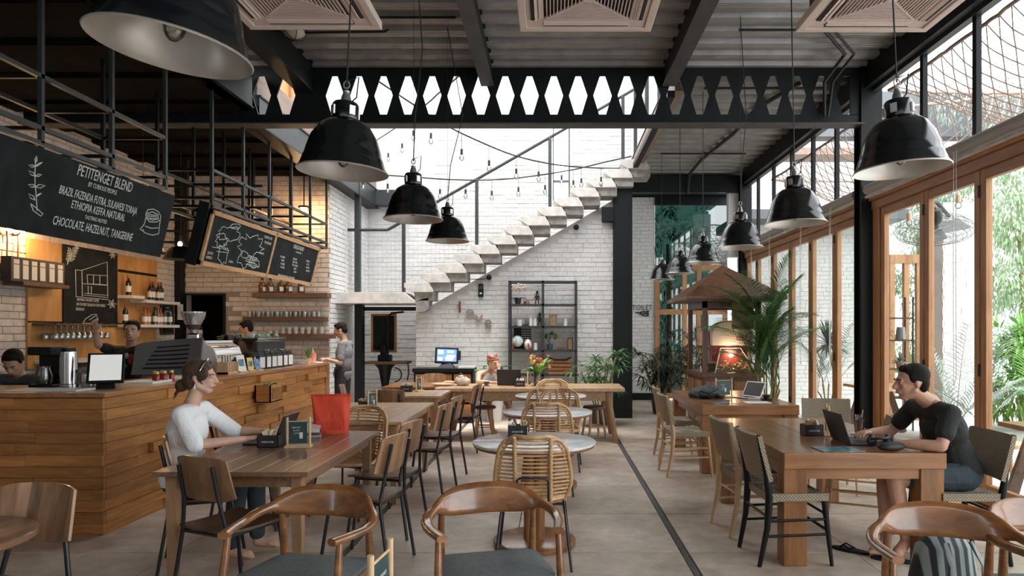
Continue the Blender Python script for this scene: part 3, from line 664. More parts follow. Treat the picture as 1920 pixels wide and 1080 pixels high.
mt((-.137, 5.0, 0), 0, 'round marble table nearest to the camera with a black condiment box', G6)
mt((-.056, 6.87, 0), .4, 'round marble table, middle one of the row', G6)
mt((-.03, 8.6, 0), .9, 'round marble table farthest away, before the bench table', G6)
# corner tables out at the near edge
t = thing('round_table', 'round walnut table top cut by the lower left corner of the photo', 'table', (-2.40, 2.66, 0))
MB().lathe([(0, .715), (.31, .715), (.318, .723), (.318, .744), (.31, .75), (0, .75)], 56).build('table_top', wtable, t, smooth=40); MB().cyl((0, 0, .02), .035, .7, 14).build('post', blackm, t, smooth=50); MB().cyl((0, 0, 0), .22, .02, 30).build('base', blackm, t, smooth=50)
t = thing('round_table', 'small round table below the lower edge that carries the menu stand', 'table', (-.52, 1.78, 0))
MB().lathe([(0, .715), (.25, .715), (.258, .723), (.258, .744), (.25, .75), (0, .75)], 48).build('table_top', wtable, t, smooth=40); MB().cyl((0, 0, .02), .035, .7, 14).build('post', blackm, t, smooth=50); MB().cyl((0, 0, 0), .2, .02, 30).build('base', blackm, t, smooth=50)

# ================================================================ COUNTER
XC = -3.44; ct = thing('bar_counter', 'long wooden bar counter clad in uneven stacked teak boards', 'counter', (XC, 5.2, 0))
MB().box(XC-.7, XC-.03, 5.235, 10.3, 0, 1.05).box(-6.3, XC-.7, 5.235, 5.9, 0, 1.05).build('carcass', darkceil, ct, world=True)
rnd = random.Random(11); rows = 12; h = 1.045/rows
for r in range(rows):
    y = 5.2+.0; z0 = r*h; first = True; d0 = 0
    while y < 10.28:
        l = rnd.uniform(.35, 1.35); y1 = min(10.28, y+l); d = rnd.choice((.0, .004, .01, .02, .035, .048)); 
        if r in (8, 9) and rnd.random() < .5: d += .01
        if first: d = min(d, .016); d0 = d
        MB().box(XC-.03, XC+d, y if not first else 5.237, y1-.002, z0+.001, z0+h-.002).build('board', wcount, ct, world=True); y = y1; first = False
    x = XC+d0
    while x > -6.3:
        l = rnd.uniform(.5, 1.3); x1 = max(-6.3, x-l); d = rnd.choice((.0, .0, .004, .01, .016))
        MB().box(x1+.002, x-.001, 5.2-d, 5.235, z0+.001, z0+h-.002).build('board', wcount, ct, world=True); x = x1
MB().prism([(XC+.045, 5.17, 1.05), (XC+.045, 10.33, 1.05), (-4.15, 10.33, 1.05), (-4.15, 5.95, 1.05), (-6.3, 5.95, 1.05), (-6.3, 5.17, 1.05)], (0, 0, .035)).build('counter_top', wtop, ct, world=True, bevel=.004)
MB().lathe([(0, 0), (.05, 0), (.05, .12), (.03, .15), (.045, .3), (.028, .5), (.045, .72), (.03, .85), (.05, .9), (.05, 1.05), (0, 1.05)], 16, (XC-.0, 10.34, 0)).build('turned_post', wteakz, ct, world=True, smooth=50)
MB().box(-4.1, XC-.04, 10.28, 10.31, 0, 1.05).build('end_panel', wteakz, ct, world=True)
# planter box hung on the counter
p0 = onx(508, 727, XC+.0); t = thing('planter_box', 'small wooden planter box hung on the counter front', 'planter', (XC+.13, 7.95, .74))
MB().box(-.09, .09, -.17, .17, 0, .012).box(-.09, -.075, -.17, .17, 0, .2).box(.075, .09, -.17, .17, 0, .2).box(-.09, .09, -.17, -.155, 0, .2).box(-.09, .09, .155, .17, 0, .2).build('box', wcount, t)
MB().box(.09, .096, -.12, .12, .04, .16).build('front_panel', wteakx, t); MB().box(-.075, .075, -.155, .155, .0, .17).build('soil', joint, t)
# ================================================================ LETTERING helper
def text(s, size, par, m, mw, name='lettering', ext=.0006, align='CENTER', sx=1, space=1):
    cu = bpy.data.curves.new('t', 'FONT'); cu.body = s; cu.size = size; cu.extrude = ext; cu.align_x = align; cu.align_y = 'CENTER'; cu.resolution_u = 2; cu.space_character = space
    o = bpy.data.objects.new('t', cu); me = bpy.data.meshes.new_from_object(o)
    bpy.data.objects.remove(o); bpy.data.curves.remove(cu)
    inv = par.matrix_basis.inverted() if par is not None else M.Identity(4)
    for v in me.vertices: v.co = inv @ mw @ V((v.co.x*sx, v.co.y, v.co.z))
    me.materials.clear(); me.materials.append(m); me.name = name
    o = bpy.data.objects.new(name, me); COL.objects.link(o)
    if par is not None: o.parent = par
    return o
def frame_m(O, x, y): # matrix with local x,y axes at O
    x = V(x).normalized(); y = V(y).normalized(); z = x.cross(y); m_ = M((x, y, z)).transposed().to_4x4(); m_.translation = V(O); return m_
chalk = plain('chalk', (.62, .64, .62), .9, 0, .15, 60)
slate = plain('chalkboard', (.011, .014, .015), .8, 0, .5, 6, spec=.25)
def draw(par, mw, strokes, r=.004, m=chalk, name='chalk_drawing', z=.002):
    b = MB()
    for st in strokes:
        b.tube([(p[0], p[1], z) for p in st], r, 4)
    inv = par.matrix_basis.inverted()
    b.xf(inv @ mw); return b.build(name, m, par, kind='stuff')
# ================================================================ PENDANT LAMPS
enamel = plain('black_enamel', (.005, .007, .008), .2, 0, 0, 8, 0, 60, .25)
refl = plain('brushed_reflector', (.62, .6, .57), .38, .85, .15, 5)
bulb = glassy('bulb_glass', (.98, .96, .92), .5, .02)
cordk = plain('black_cord', (.01, .01, .01), .6)
warm = glow('bulb_warm', (1, .62, .25), 14)
def mk_lamp(lit=False):
    t = thing('pendant_lamp', '-', 'lamp')
    out = [(.07, .2), (.095, .195), (.13, .175), (.165, .13), (.185, .08), (.192, .055), (.197, .05), (.2, .042), (.213, .012), (.225, .0)]
    inn = [(.228, -.003), (.225, -.006), (.219, .0), (.208, .014), (.192, .045), (.178, .08), (.158, .126), (.125, .168), (.09, .186), (0, .19)]
    MB().lathe([(0, .205)]+out, 48).build('shade', enamel, t, smooth=50)
    MB().lathe([(.225, .0)]+inn, 48).build('reflector', refl, t, smooth=60)
    MB().lathe([(0, .2), (.058, .2), (.066, .205), (.066, .262), (.058, .272), (.03, .275), (0, .275)], 24).build('collar', enamel, t, smooth=40)
    b = MB()
    for k in range(4): a = R(45+90*k); b.cbox((.066*math.cos(a), .066*math.sin(a), .235), (.012, .03, .035), (0, 0, a))
    b.build('vent', refl, t, kind='stuff')
    MB().lathe([(0, .275), (.028, .275), (.022, .3), (.016, .31), (.018, .32), (0, .322)], 16).build('gland', plain('grey_metal', (.3, .3, .3), .35, .8) if 'grey_metal' not in bpy.data.materials else bpy.data.materials['grey_metal'], t, smooth=50)
    MB().tube([(0, 0, .335)]+arc((0, 0, .345), .015, -90, 250, 10, 'xz'), .004, 6).build('hook', bpy.data.materials['grey_metal'], t, smooth=60)
    MB().tube([(0, 0, .18), (0, 0, .11)], .025, 12).build('bulb_holder', refl, t, smooth=50)
    MB().ball((0, 0, .06), (.034, .034, .045), 16, 10).build('bulb', warm if lit else bulb, t, smooth=True)
    return t
lampo = mk_lamp()
for c_ in kids(lampo): c_.data.transform(M.Diagonal((1, 1, 1.27, 1)))
lamp = Once(lampo)
GL = 'black pendant lamps in two rows'
def hang(px, py, wpx, label, top=None, tilt=0, wob=0):
    Y = .45*1280/wpx; p = at(px, py, Y); p.z += .003
    o = lamp(p, 0, label, GL)
    if tilt: o.rotation_euler = (0, tilt, 0)
    zt = (4.2 if p.z < 3 and False else 4.72)-p.z
    m_ = o.matrix_basis = M.Translation(p) @ M.Rotation(tilt, 4, 'Y')
    c = MB().tube([(0, 0, .44), (.002+wob*.2, 0, .8), (wob, 0, 1.3), (0, 0, zt)], .0045, 6).build('power_cord', cordk, o, smooth=60)
    MB().tube([(0.003, .002, .43), (.0, .0, zt)], .0018, 4).build('support_wire', cordk, o)
    MB().tube([(.003, 0, .46), (.06, 0, .48), (.05, .01, .38), (.02, .01, .35)], .004, 6).build('cord_loop', cordk, o, smooth=60)
    return o
hang(322, 92, 282, 'large black pendant lamp nearest to the camera, upper left', tilt=R(7.5))
hang(643, 322, 166, 'black pendant lamp in front of the left part of the lattice girder', tilt=R(2.5))
hang(775, 411, 110, 'black pendant lamp in front of the white stairwell, left row', wob=.07)
hang(839, 452, 81, 'smaller black pendant lamp over the lower stair treads, last of the left row', wob=.16)
hang(1690, 318, 167, 'black pendant lamp in front of the rope net by the black column', tilt=R(-3))
hang(1491, 419, 113, 'black pendant lamp before the clerestory, second of the right row', tilt=R(-1))
hang(1388, 464, 84, 'black pendant lamp above the palm, third of the right row', wob=.06)
hang(1318, 493, 64, 'black pendant lamp above the kiosk roof, fourth of the right row')
hang(1275, 513, 55, 'small black pendant lamp left of the kiosk roof, fifth of the right row')
hang(1241, 524, 47, 'smallest black pendant lamp by the toilet sign, last of the right row')
for o_, (px, py, wpx, lb) in enumerate([(339, 487, 60, 'black bar lamp with a lit bulb under the pipe rack'), (268, 469, 68, 'black bar lamp behind the lower corner of the long chalkboard')]):
    Y = .45*1280/wpx; p = at(px, py, Y); t = thing('bar_lamp', lb, 'lamp', p, 0, 'lit bar lamps')
    MB().lathe([(.03, .2), (.08, .19), (.13, .165), (.175, .11), (.205, .045), (.225, .0), (.21, .012), (.165, .1), (.12, .15), (.07, .17), (.028, .18)], 40).build('shade', enamel, t, smooth=60)
    MB().tube([(0, 0, .27), (0, 0, .34)], .02, 12).build('bulb_holder', blackm, t, smooth=50)
    MB().ball((.0, -.02, .215), (.028, .028, .04), 14, 8).build('bulb', warm, t, smooth=True)
    MB().tube([(0, 0, .34), (0, 0, 4.2-p.z)], .004, 6).build('power_cord', cordk, t)
    for k in range(3): a = R(120*k+30); MB().tube([(.05*math.cos(a), .05*math.sin(a), .19), (.02*math.cos(a), .02*math.sin(a), .29)], .004, 5).build('bracket', blackm, t)
    l = bpy.data.objects.new('bulb_light', bpy.data.lights.new('bulb_light', 'POINT')); COL.objects.link(l); l.location = p+V((0, -.1, -.03)); l.data.energy = 5; l.data.color = (1, .62, .3); l.data.shadow_soft_size = .05
# ================================================================ AIR CONDITIONERS
acw = plain('aged_white_plastic', (.7, .58, .53), .5, 0, .06, 4); acd = plain('vent_dark', (.02, .02, .02), .8)
def mk_ac():
    t = thing('air_conditioner', '-', 'air conditioner'); h = .475
    MB().box(-.4, .4, -.4, .4, .06, .35).build('housing', dgrey, t)
    b = MB()
    def ring(a, c, z0, z1):
        b.box(-a, a, -a, -c, z0, z1).box(-a, a, c, a, z0, z1).box(-a, -c, -c, c, z0, z1).box(c, a, -c, c, z0, z1)
    ring(h, .42, 0, .06); ring(.42, .3, .012, .06); b.build('panel', acw, t, bevel=.006)
    for k in range(4):
        a = R(90*k); m_ = M.Rotation(a, 4, 'Z')
        MB().box(-.3, .3, -.39, -.34, .004, .011).xf(m_).build('louvre_slot', acd, t)
        MB().cbox((0, -.352, .003), (.6, .022, .006), (R(18), 0, 0)).xf(m_).build('louvre', acw, t)
        MB().box(-.3, .3, -.334, -.328, .0, .012).xf(m_).build('trim', acw, t)
    MB().box(-.3, .3, -.3, .3, .03, .035).build('intake', acd, t)
    b = MB()
    for q in range(2):                                  # fins: four triangular fields of fine slats
        for k in range(24):
            y = -.29+.58*(k+.5)/24; x = abs(y)
            m_ = M.Rotation(R(90*q), 4, 'Z')
            t2 = MB()
            if q == 0: t2.box(-x+.005, x-.005, y-.005, y+.005, .006, .022) if x > .03 else None
            else: (t2.box(-x+.005, x-.005, y-.0035, y+.0035, .006, .022) if x > .03 else None)
            t2.xf(m_); b.add(t2.v, t2.f)
    b.build('grille_slats', acw, t, kind='stuff')
    for s in (-1, 1): MB().bar((-.29, -.29*s, .012), (.29, .29*s, .012), .012, .014).build('grille_rib', acw, t)
    MB().box(-.03, .03, -.03, .03, .004, .02).build('grille_hub', acw, t)
    for sx in (-1, 1):
        for sy in (-1, 1): MB().tube([(sx*.38, sy*.38, .35), (sx*.38, sy*.38, .985)], .006, 5).build('hanger_rod', blackm, t)
    return t
ac = Once(mk_ac()); GA = 'ceiling cassette air conditioners'
ac((.235, 4.49, 3.73), 0, 'white square ceiling air conditioner between the two ceiling beams', GA)
ac((-1.71, 4.46, 3.73), 0, 'white square ceiling air conditioner beside the big near lamp', GA)
ac((2.24, 4.5, 3.73), 0, 'white square ceiling air conditioner near the rope net', GA)
p = at(553, 76, 7.1); t = thing('bulkhead_light', 'oval caged bulkhead light on the ceiling deck', 'lamp', (p.x, p.y, 4.6))
MB().lathe([(0, .12), (.13, .12), (.135, .09), (.12, .07), (0, .07)], 28).build('base', blackm, t, smooth=40); MB().ball((0, 0, .07), (.11, .11, .075), 20, 10).build('glass_dome', plain('frosted_glass', (.5, .45, .38), .3), t, smooth=True)
for k in range(3): a = R(60*k); MB().tube([(.125*math.cos(a)*math.cos(s), .125*math.sin(a)*math.cos(s), .07-.085*math.sin(s)) for s in [math.pi*i/12 for i in range(13)]], .004, 5).build('cage_wire', blackm, t)
# conduits under the deck
def pipe(label, pts, r=.012, cat='conduit', g='ceiling conduits'):
    o = MB().tube(pts, r, 8).build('conduit', black, smooth=60); tag(o, label, cat, g); return o
pipe('conduit from the oval bulkhead light along the deck', [(-2.6, 7.1, 4.66), (-1.75, 7.1, 4.67), (-1.72, 7.12, 4.7)])
pipe('conduit left of the left ceiling beam ending in the lamp cord', [(-2.0, 6.82, 4.69), (-.97, 6.82, 4.69)]); pipe('conduit across the deck toward the right air conditioner', [(1.93, 7.1, 4.69), (2.9, 7.1, 4.69)])
pipe('conduit across the rear deck seen through the girder', [(1.95, 8.8, 4.69), (3.5, 8.8, 4.69)]); pipe('conduit across the rear deck near the end beam', [(1.9, 12.04, 4.69), (3.4, 12.04, 4.69)])
o = MB().tube([(2.9, 6.4, 4.67), (2.75, 7.0, 4.68), (3.25, 7.6, 4.64), (3.2, 8.05, 4.5), (3.22, 8.1, 4.1)], .02, 8).tube([(3.0, 6.4, 4.67), (2.85, 7.0, 4.68), (3.35, 7.6, 4.64), (3.3, 8.05, 4.5), (3.26, 8.1, 4.1)], .016, 8).build('cable_bundle', cordk, smooth=60); tag(o, 'pair of black cables bending down to the girder end', 'cable')
o = MB().tube([(3.1, 8.6, 4.68), (2.85, 9.6, 4.68), (2.85, 10.8, 4.68), (2.7, 12.4, 4.68), (2.68, 13.4, 4.65), (2.68, 13.6, 4.3)], .03, 8).build('cable_bundle', cordk, smooth=60); tag(o, 'thick taped cable run along the rear deck', 'cable')
# ================================================================ BAR PIPE RACK AND BOARDS
def rack(label, y0, y1, zs, loc, back=True):
    t = thing('pipe_rack', label, 'rack', loc, 0, 'black pipe racks over the bar'); r = .016; xs = (-3.75, -4.35)
    n = round((y1-y0)/.82); Ys = [y0+(y1-y0)*k/n for k in range(n+1)]
    for x in xs:
        for z in zs: MB().box(x-r, x+r, y0, y1, z-r, z+r).build('rail', dgrey if x == xs[0] else black, t, world=True)
        for y in Ys: MB().box(x-r, x+r, y-r, y+r, zs[-1], 4.2).build('post', dgrey if x == xs[0] else black, t, world=True)
    for y in Ys:
        for z in zs: MB().box(xs[1], xs[0], y-.014, y+.014, z-.014, z+.014).build('cross_bar', black, t, world=True)
    return t
rack('black steel pipe rack over the bar above the long chalkboard', 2.6, 6.6, (3.42, 3.04, 2.93), (-4, 4.5, 2.9))
rack('black steel pipe rack over the bar above the framed chalkboards', 7.5, 11.3, (3.33, 3.02, 2.93), (-4, 9, 2.9))
rungs = thing('ladder_shelf', 'black ladder-like pipe shelf in the bar corner behind the lit lamp', 'rack', (-5.2, 9.5, 2.7))
for x in (-5.55, -4.55): MB().box(x-.03, x+.03, 10.3, 10.36, 2.6, 4.2).build('post', black, rungs, world=True)
for k in range(7): MB().box(-6.1, -4.4, 10.31, 10.35, 2.72+k*.17, 2.75+k*.17).build('rung', black, rungs, world=True)
Xb, Xt, zb, zt = -3.85, -3.70, 2.28, 2.88
def board(name, label, y0, y1, framed):
    t = thing(name, label, 'chalkboard', (Xb, (y0+y1)/2, zb), 0, None); up = V((Xt-Xb, 0, zt-zb)); nrm = V((up.z, 0, -up.x)).normalized(); hh = up.length; up.normalize()
    def sl(a0, a1, b0, b1, d0, d1, nm, m):
        O = V((Xb, 0, zb)); b = MB(); vs = [O+UY*y+up*z+nrm*d for d in (d0, d1) for z in (b0, b1) for y in (a0, a1)]
        b.add(vs, [(0, 2, 3, 1), (4, 5, 7, 6), (0, 1, 5, 4), (2, 6, 7, 3), (0, 4, 6, 2), (1, 3, 7, 5)]); return b.build(nm, m, t, world=True)
    return t, sl, up, nrm, hh
t, sl, up, nrm, hh = board('chalkboard', 'long frameless chalkboard listing a coffee blend, hung over the counter', 3.2, 6.69, False)
sl(3.2, 6.69, 0, hh, -.02, 0, 'slate_panel', slate)
def bpt(px, py):    # point on the board plane from the photo
    d = V((px-1037, 1280, -(py-622))); O = V((Xb, 0, zb-1.55)); k = O.dot(nrm)/d.dot(nrm); return d*k+V((0, 0, 1.55))
def bm(px, py): return frame_m(bpt(px, py)+nrm*.001, UY, up)
hand = lambda s, size, px, py, sx=.62: text(s, size, t, chalk, bm(px, py), sx=sx)
hand('PETITENGET BLEND', .125, 200, 337, .62); hand('BY CURIOUS PEOPLE', .055, 193, 354, .7)
hand('BRAZIL FAZENDA FUTRA, SULAWESI TORAJA', .092, 190, 378, .52); hand('ETHIOPIA KEFFA NATURAL', .092, 187, 397, .6)
hand('TASTING NOTES', .045, 180, 412, .8); hand('CHOCOLATE, HAZELNUT, TANGERINE', .1, 180, 431, .56)
def bstroke(par, px_strokes, r=.004):
    b = MB()
    for st in px_strokes: b.tube([bpt(x, y)+nrm*.002 for x, y in st], r, 4)
    return b.build('chalk_drawing', chalk, par, world=True, kind='stuff')
def leafs(x, y, dx, dy, w=4): return [(x, y), (x+dx*.4-dy*w/20, y+dy*.4-abs(dx)*w/20), (x+dx, y+dy), (x+dx*.5+dy*w/20, y+dy*.5+abs(dx)*w/20), (x, y)]
bstroke(t, [[(66, 297), (65, 320), (65, 345), (67, 365), (69, 395)], leafs(65, 312, 14, -8), leafs(65, 312, -12, -2), leafs(66, 330, 12, -3), leafs(65, 330, -12, -10), leafs(66, 350, 18, -2), leafs(66, 350, -14, -4), leafs(66, 305, 2, -12), leafs(65, 375, -12, -12), leafs(67, 368, 10, -6), [(57, 382), (62, 395), (76, 405), (80, 401), (70, 392), (57, 382)]], .0035)
bstroke(t, [[(273, 400), (277, 393), (287, 392), (297, 397), (301, 405), (300, 412), (293, 416), (280, 416), (273, 408), (273, 400)], [(273, 408), (270, 420), (262, 430), (267, 433)], [(300, 412), (298, 425), (297, 438), (285, 441), (270, 436), (267, 430)], [(272, 424), (283, 428), (296, 427)], [(276, 400), (285, 397), (296, 402), (297, 410), (285, 413), (276, 408), (276, 400)], [(278, 402), (295, 404)], [(277, 405), (296, 407)], [(279, 409), (294, 410)]], .0045)
t, sl, up, nrm, hh = board('framed_chalkboard', 'pair of wood-framed chalkboards with a world map and a blend menu over the bar', 7.42, 10.85, True)
fr = .05; ym = bpt(508, 480).y
sl(7.42, 10.85, 0, hh, -.03, -.012, 'backing', black)
sl(7.47, ym-.025, fr, hh-fr, -.01, 0, 'slate_panel', slate); sl(ym+.025, 10.8, fr, hh-fr, -.01, 0, 'slate_panel', slate)
wf = wood('board_frame', (.42, .23, .1), (.62, .37, .18), (9, 1.2, 9), .5)
sl(7.42, 10.85, 0, fr, -.03, .012, 'frame_rail', wf); sl(7.42, 10.85, hh-fr, hh, -.03, .012, 'frame_rail', wf)
sl(7.42, 7.47, 0, hh, -.03, .012, 'frame_stile', wf); sl(ym-.025, ym+.025, 0, hh, -.03, .012, 'frame_stile', wf); sl(10.8, 10.85, 0, hh, -.03, .012, 'frame_stile', wf)
sl(7.38, 7.42, -.02, hh+.06, -.14, -.03, 'side_board', black)
hand = lambda s, size, px, py, sx=.7: text(s, size, t, chalk, bm(px, py), sx=sx)
hand('CANGGU BLEND', .085, 560, 465, .62); hand('BY CURIOUS PEOPLE', .03, 560, 474, .8)
for i, s_ in enumerate(('KOLOMBIA', 'TAMBO', 'EL OBRAJE', 'NATURAL')): hand(s_, .04, 530, 482+i*6.5, .8)
for i, s_ in enumerate(('EAST JAVA', 'IJEN COFFEE', 'TARO WASHED', 'SINGLE', 'ORIGIN')): hand(s_, .04, 553, 486+i*6, .8)
for i, s_ in enumerate(('ETHIOPIA', 'KEFFA', 'NATURAL', 'GUJI HARO')): hand(s_, .04, 577, 490+i*6, .8)
hand('DRIED GRAPE, BROWN SUGAR, YELLOW MOLASSES', .042, 537, 519, .62)
hand('CURIOUS ON', .05, 503, 446, .8); hand('THE RADAR', .05, 502, 456, .8); hand('SOUTH', .045, 394, 475, .8); hand('AMERICA', .045, 392, 483, .7); hand('AFRICA', .04, 433, 491, .8); hand('INDONESIA', .035, 490, 475, .8)
rnd = random.Random(5)
def blob(cx, cy, rx, ry, n=22, j=.28, sk=0):
    o = []
    for i in range(n): a = 2*math.pi*i/n; f = 1+rnd.uniform(-j, j); o.append((cx+rx*f*math.cos(a)+sk*math.sin(a), cy+ry*f*math.sin(a)))
    return o+[o[0]]
bstroke(t, [blob(428, 437, 20, 13), blob(416, 452, 10, 12), blob(418, 478, 9, 18, 18), blob(470, 462, 22, 20, 30), blob(458, 486, 12, 14, 18), blob(478, 494, 9, 8, 14), blob(440, 424, 8, 5, 12)]+[[(395+rnd.uniform(0, 30), 455+q*4), (408+rnd.uniform(0, 24), 458+q*4)] for q in range(5)]+[[(455+rnd.uniform(0, 16), 480+q*3), (470+rnd.uniform(0, 16), 484+q*3)] for q in range(7)], .0042)
# wooden panel, chalkboards and shelves on the left wall
XL = -6.345
def wy(px): return -XL*1280/(1037-px)
def wz(px, py): return 1.55-(py-622)/1280*wy(px)
def wbox(par, px0, px1, z0, z1, d, nm, m, off=0, **k): return MB().box(XL+off, XL+off+d, wy(px0), wy(px1), z0, z1).build(nm, m, par, world=True, **k)
t = thing('wall_panelling', 'orange-brown plywood panelling on the brick wall behind the bar', 'panelling', (XL, 9.5, 1.0))
for a, b in ((48, 113), (113, 215), (215, 252), (252, 291)): MB().box(XL, XL+.03, wy(a)+.003, wy(b)-.003, 1.68, 2.68).build('plywood_board', wpanel, t, world=True); MB().box(XL, XL+.025, wy(a)+.003, wy(b)-.003, 1.1, 1.66).build('plywood_board', wpanel, t, world=True)
MB().box(XL, XL+.022, wy(52), wy(291), 1.66, 1.68).build('dark_strip', black, t, world=True); MB().box(XL+.03, XL+.034, wy(217), wy(290), 2.42, 2.46).build('dark_strip', black, t, world=True)
t = thing('chalkboard', 'tall chalkboard with a house sketch on the plywood panelling', 'chalkboard', (XL+.03, wy(160), 1.68))
wbox(t, 112, 214, 1.62, 2.68, .02, 'slate_panel', slate, .03)
def wp(px, py): y = wy(px); return V((XL+.053, y, 1.55-(py-622)/1280*y))
b = MB()
for st in [[(134, 506), (146, 507), (194, 491), (195, 556)], [(134, 506), (135, 556)], [(146, 507), (147, 556)], [(156, 515), (194, 517), (194, 534), (157, 532), (156, 515)], [(168, 516), (168, 533)], [(180, 517), (180, 533)], [(148, 532), (194, 535)], [(152, 550), (195, 554)], [(150, 553), (196, 558)], [(134, 556), (197, 562)], [(158, 536), (158, 550), (164, 551), (164, 537)]]+[[(118, 497), (124+k*3, 470-k*3+(k % 2)*8)] for k in range(7)]+[leafs(122+k*2, 490-k*5, 11, -5) for k in range(6)]+[leafs(122+k, 490-k*5, -6, -6) for k in range(5)]+[leafs(203, 570, 9*math.cos(a), 9*math.sin(a)) for a in (0, 1, 2, 3, 4, 5)]+[leafs(204, 478, 7*math.cos(a), 7*math.sin(a)) for a in (0, 1, 2, 3, 4, 5)]+[[(148, 606), (153, 598), (165, 590), (173, 589), (177, 600), (170, 607), (158, 606), (148, 606)], [(160, 600), (172, 592)], [(164, 604), (175, 597)]]: b.tube([wp(*q) for q in st], .004, 4)
b.build('chalk_drawing', chalk, t, world=True, kind='stuff')
for s_, px, py in (('BREWING THE BEST COFFEE', 158, 563), ('ON THE BEST ISLAND IN THE WORLD', 164, 572), ('EVERYDAY', 143, 580)): text(s_, .055, t, chalk, frame_m(wp(px, py), UY, UZ), sx=.62)
t = thing('menu_slate', 'small wood-framed slate on the brick at the end of the bar wall', 'chalkboard', (XL, 11.1, 1.6))
wbox(t, 300, 323, 1.5, 2.02, .03, 'frame', wdark); wbox(t, 301.5, 321.5, 1.53, 1.99, .006, 'slate_panel', slate, .03)
for i in range(6): text('COFFEE  '+str(25+i*5), .035, t, chalk, frame_m((XL+.038, wy(311), 1.94-i*.06), UY, UZ), sx=.7)
shw = plain('white_shelf', (.68, .66, .62), .5)
def shelf(label, a, b, z, m, dep=.24, th=.045):
    o = MB().box(0, dep, 0, wy(b)-wy(a), 0, th).build('wall_shelf', m, bevel=.003); o.location = (XL+.03, wy(a), z-th); o['label'] = label; o['category'] = 'shelf'; return o
s1 = shelf('dark wooden shelf with black and white boxes at the left edge', 0, 90, 2.13, wdark); s2 = shelf('short white shelf with one wine bottle right of the tall chalkboard', 214, 238, 2.08, shw); s3 = shelf('white shelf with two groups of wine bottles', 240, 307, 2.03, shw); s4 = shelf('lower white shelf with liquor bottles behind the dark-haired barista', 214, 306, 1.66, shw)
s5 = shelf('long white back counter shelf under the hanging glasses', 60, 250, 1.2, shw, .3)
# boxes on the left shelf
bxm = plain('black_card', (.02, .02, .022), .5); lab = plain('white_label', (.72, .71, .68), .6)
t = thing('carton', '-', 'box'); MB().box(0, .12, -.075, .075, 0, .28).build('carton_body', bxm, t); MB().box(.12, .122, -.042, .042, .03, .25).build('paper_label', lab, t); MB().box(.122, .123, -.04, .04, .19, .2).build('brown_stripe', plain('brown_print', (.2, .08, .05), .6), t)
cart = Once(t)
for k, px in enumerate((-2, 16, 33, 49, 67, 83)): cart((XL+.08, wy(px), 2.13), 0, 'black carton with a white label on the dark shelf at the left edge', 'black cartons on the dark shelf')
wine = plain('dark_bottle_glass', (.02, .015, .012), .08, 0); foil = plain('red_foil', (.25, .03, .03), .35); amber = plain('amber_liquor', (.3, .12, .03), .1, 0); grnb = plain('green_bottle_glass', (.03, .06, .03), .08)
def mk_bottle(g, capm, lm=lab, h=.3, r=.037, nm='wine_bottle'):
    t = thing(nm, '-', 'bottle'); k = h/.3
    MB().lathe([(0, 0), (r, 0), (r, .17*k), (r*.9, .2*k), (r*.4, .225*k), (r*.36, .29*k), (0, .29*k)], 16).build('body', g, t, smooth=40)
    MB().lathe([(0, .3*k), (r*.4, .3*k), (r*.42, .25*k)], 12).build('cap', capm, t, smooth=40)
    MB().lathe([(r*1.015, .05*k), (r*1.015, .14*k)], 16).build('label', lm, t, smooth=40, recalc=False)
    return t
wb1 = Once(mk_bottle(wine, foil)); wb2 = Once(mk_bottle(amber, foil, lab, .26, .04, 'liquor_bottle')); wb3 = Once(mk_bottle(grnb, black, lab, .28, .036, 'liquor_bottle'))
for px, z, f, lb, g in ((220, 2.08, wb1, 'dark wine bottle beside the tall chalkboard', None), (262, 2.03, wb1, 0, 1), (267, 2.03, wb1, 0, 1), (278, 2.03, wb1, 0, 1), (283, 2.03, wb1, 0, 1), (252, 1.66, wb2, 0, 2), (258, 1.66, wb2, 0, 2), (271, 1.66, wb3, 0, 2), (277, 1.66, wb2, 0, 2), (282, 1.66, wb2, 0, 2), (290, 1.66, wb3, 0, 2), (300, 1.66, wb3, 0, 2), (214, 1.66, wb1, 'wine bottle on the lower white shelf beside the chalkboard', None)):
    f((XL+.15, wy(px)+.02, z), 1.57, lb or ('wine bottle with red foil on the upper white shelf' if g == 1 else 'liquor bottle on the lower white shelf'), {1: 'wine bottles on the upper white shelf', 2: 'liquor bottles on the lower white shelf'}.get(g))
# hanging wine glasses
t = thing('glass_rack', 'dark wooden rack holding upside-down wine glasses under the panelling', 'rack', (XL+.2, 8.9, 1.62)); MB().box(XL+.03, XL+.33, wy(55), wy(175), 1.63, 1.655).build('rack_board', wdark, t, world=True)
t = thing('wine_glass', '-', 'glass'); MB().lathe([(.032, 0), (.03, -.003), (.004, -.006), (.004, -.08), (.025, -.1), (.036, -.13), (.03, -.175), (.028, -.175), (.034, -.13), (.024, -.103), (0, -.09)], 14).build('bowl_and_stem', glassy('stem_glass', (.9, .93, .93), 1, .03, .12), t, smooth=50)
wg = Once(t)
for k in range(10):
    for j in range(2): wg((XL+.12+.12*j, wy(68+11*k), 1.63), 0, 'wine glass hanging upside down under the rack behind the bar', 'hanging wine glasses')
t = thing('wall_lantern', 'copper wall lantern with glowing bulbs at the left edge', 'lamp', onx(12, 470, XL)); p = t.location
for dy in (-.06, .1): MB().tube([(.02, dy, -.35), (.05, dy, -.3), (.06, dy, .15), (.05, dy, .22)], .01, 8).build('copper_pipe', plain('copper', (.4, .2, .1), .35, .9) if 'copper' not in bpy.data.materials else bpy.data.materials['copper'], t, smooth=60)
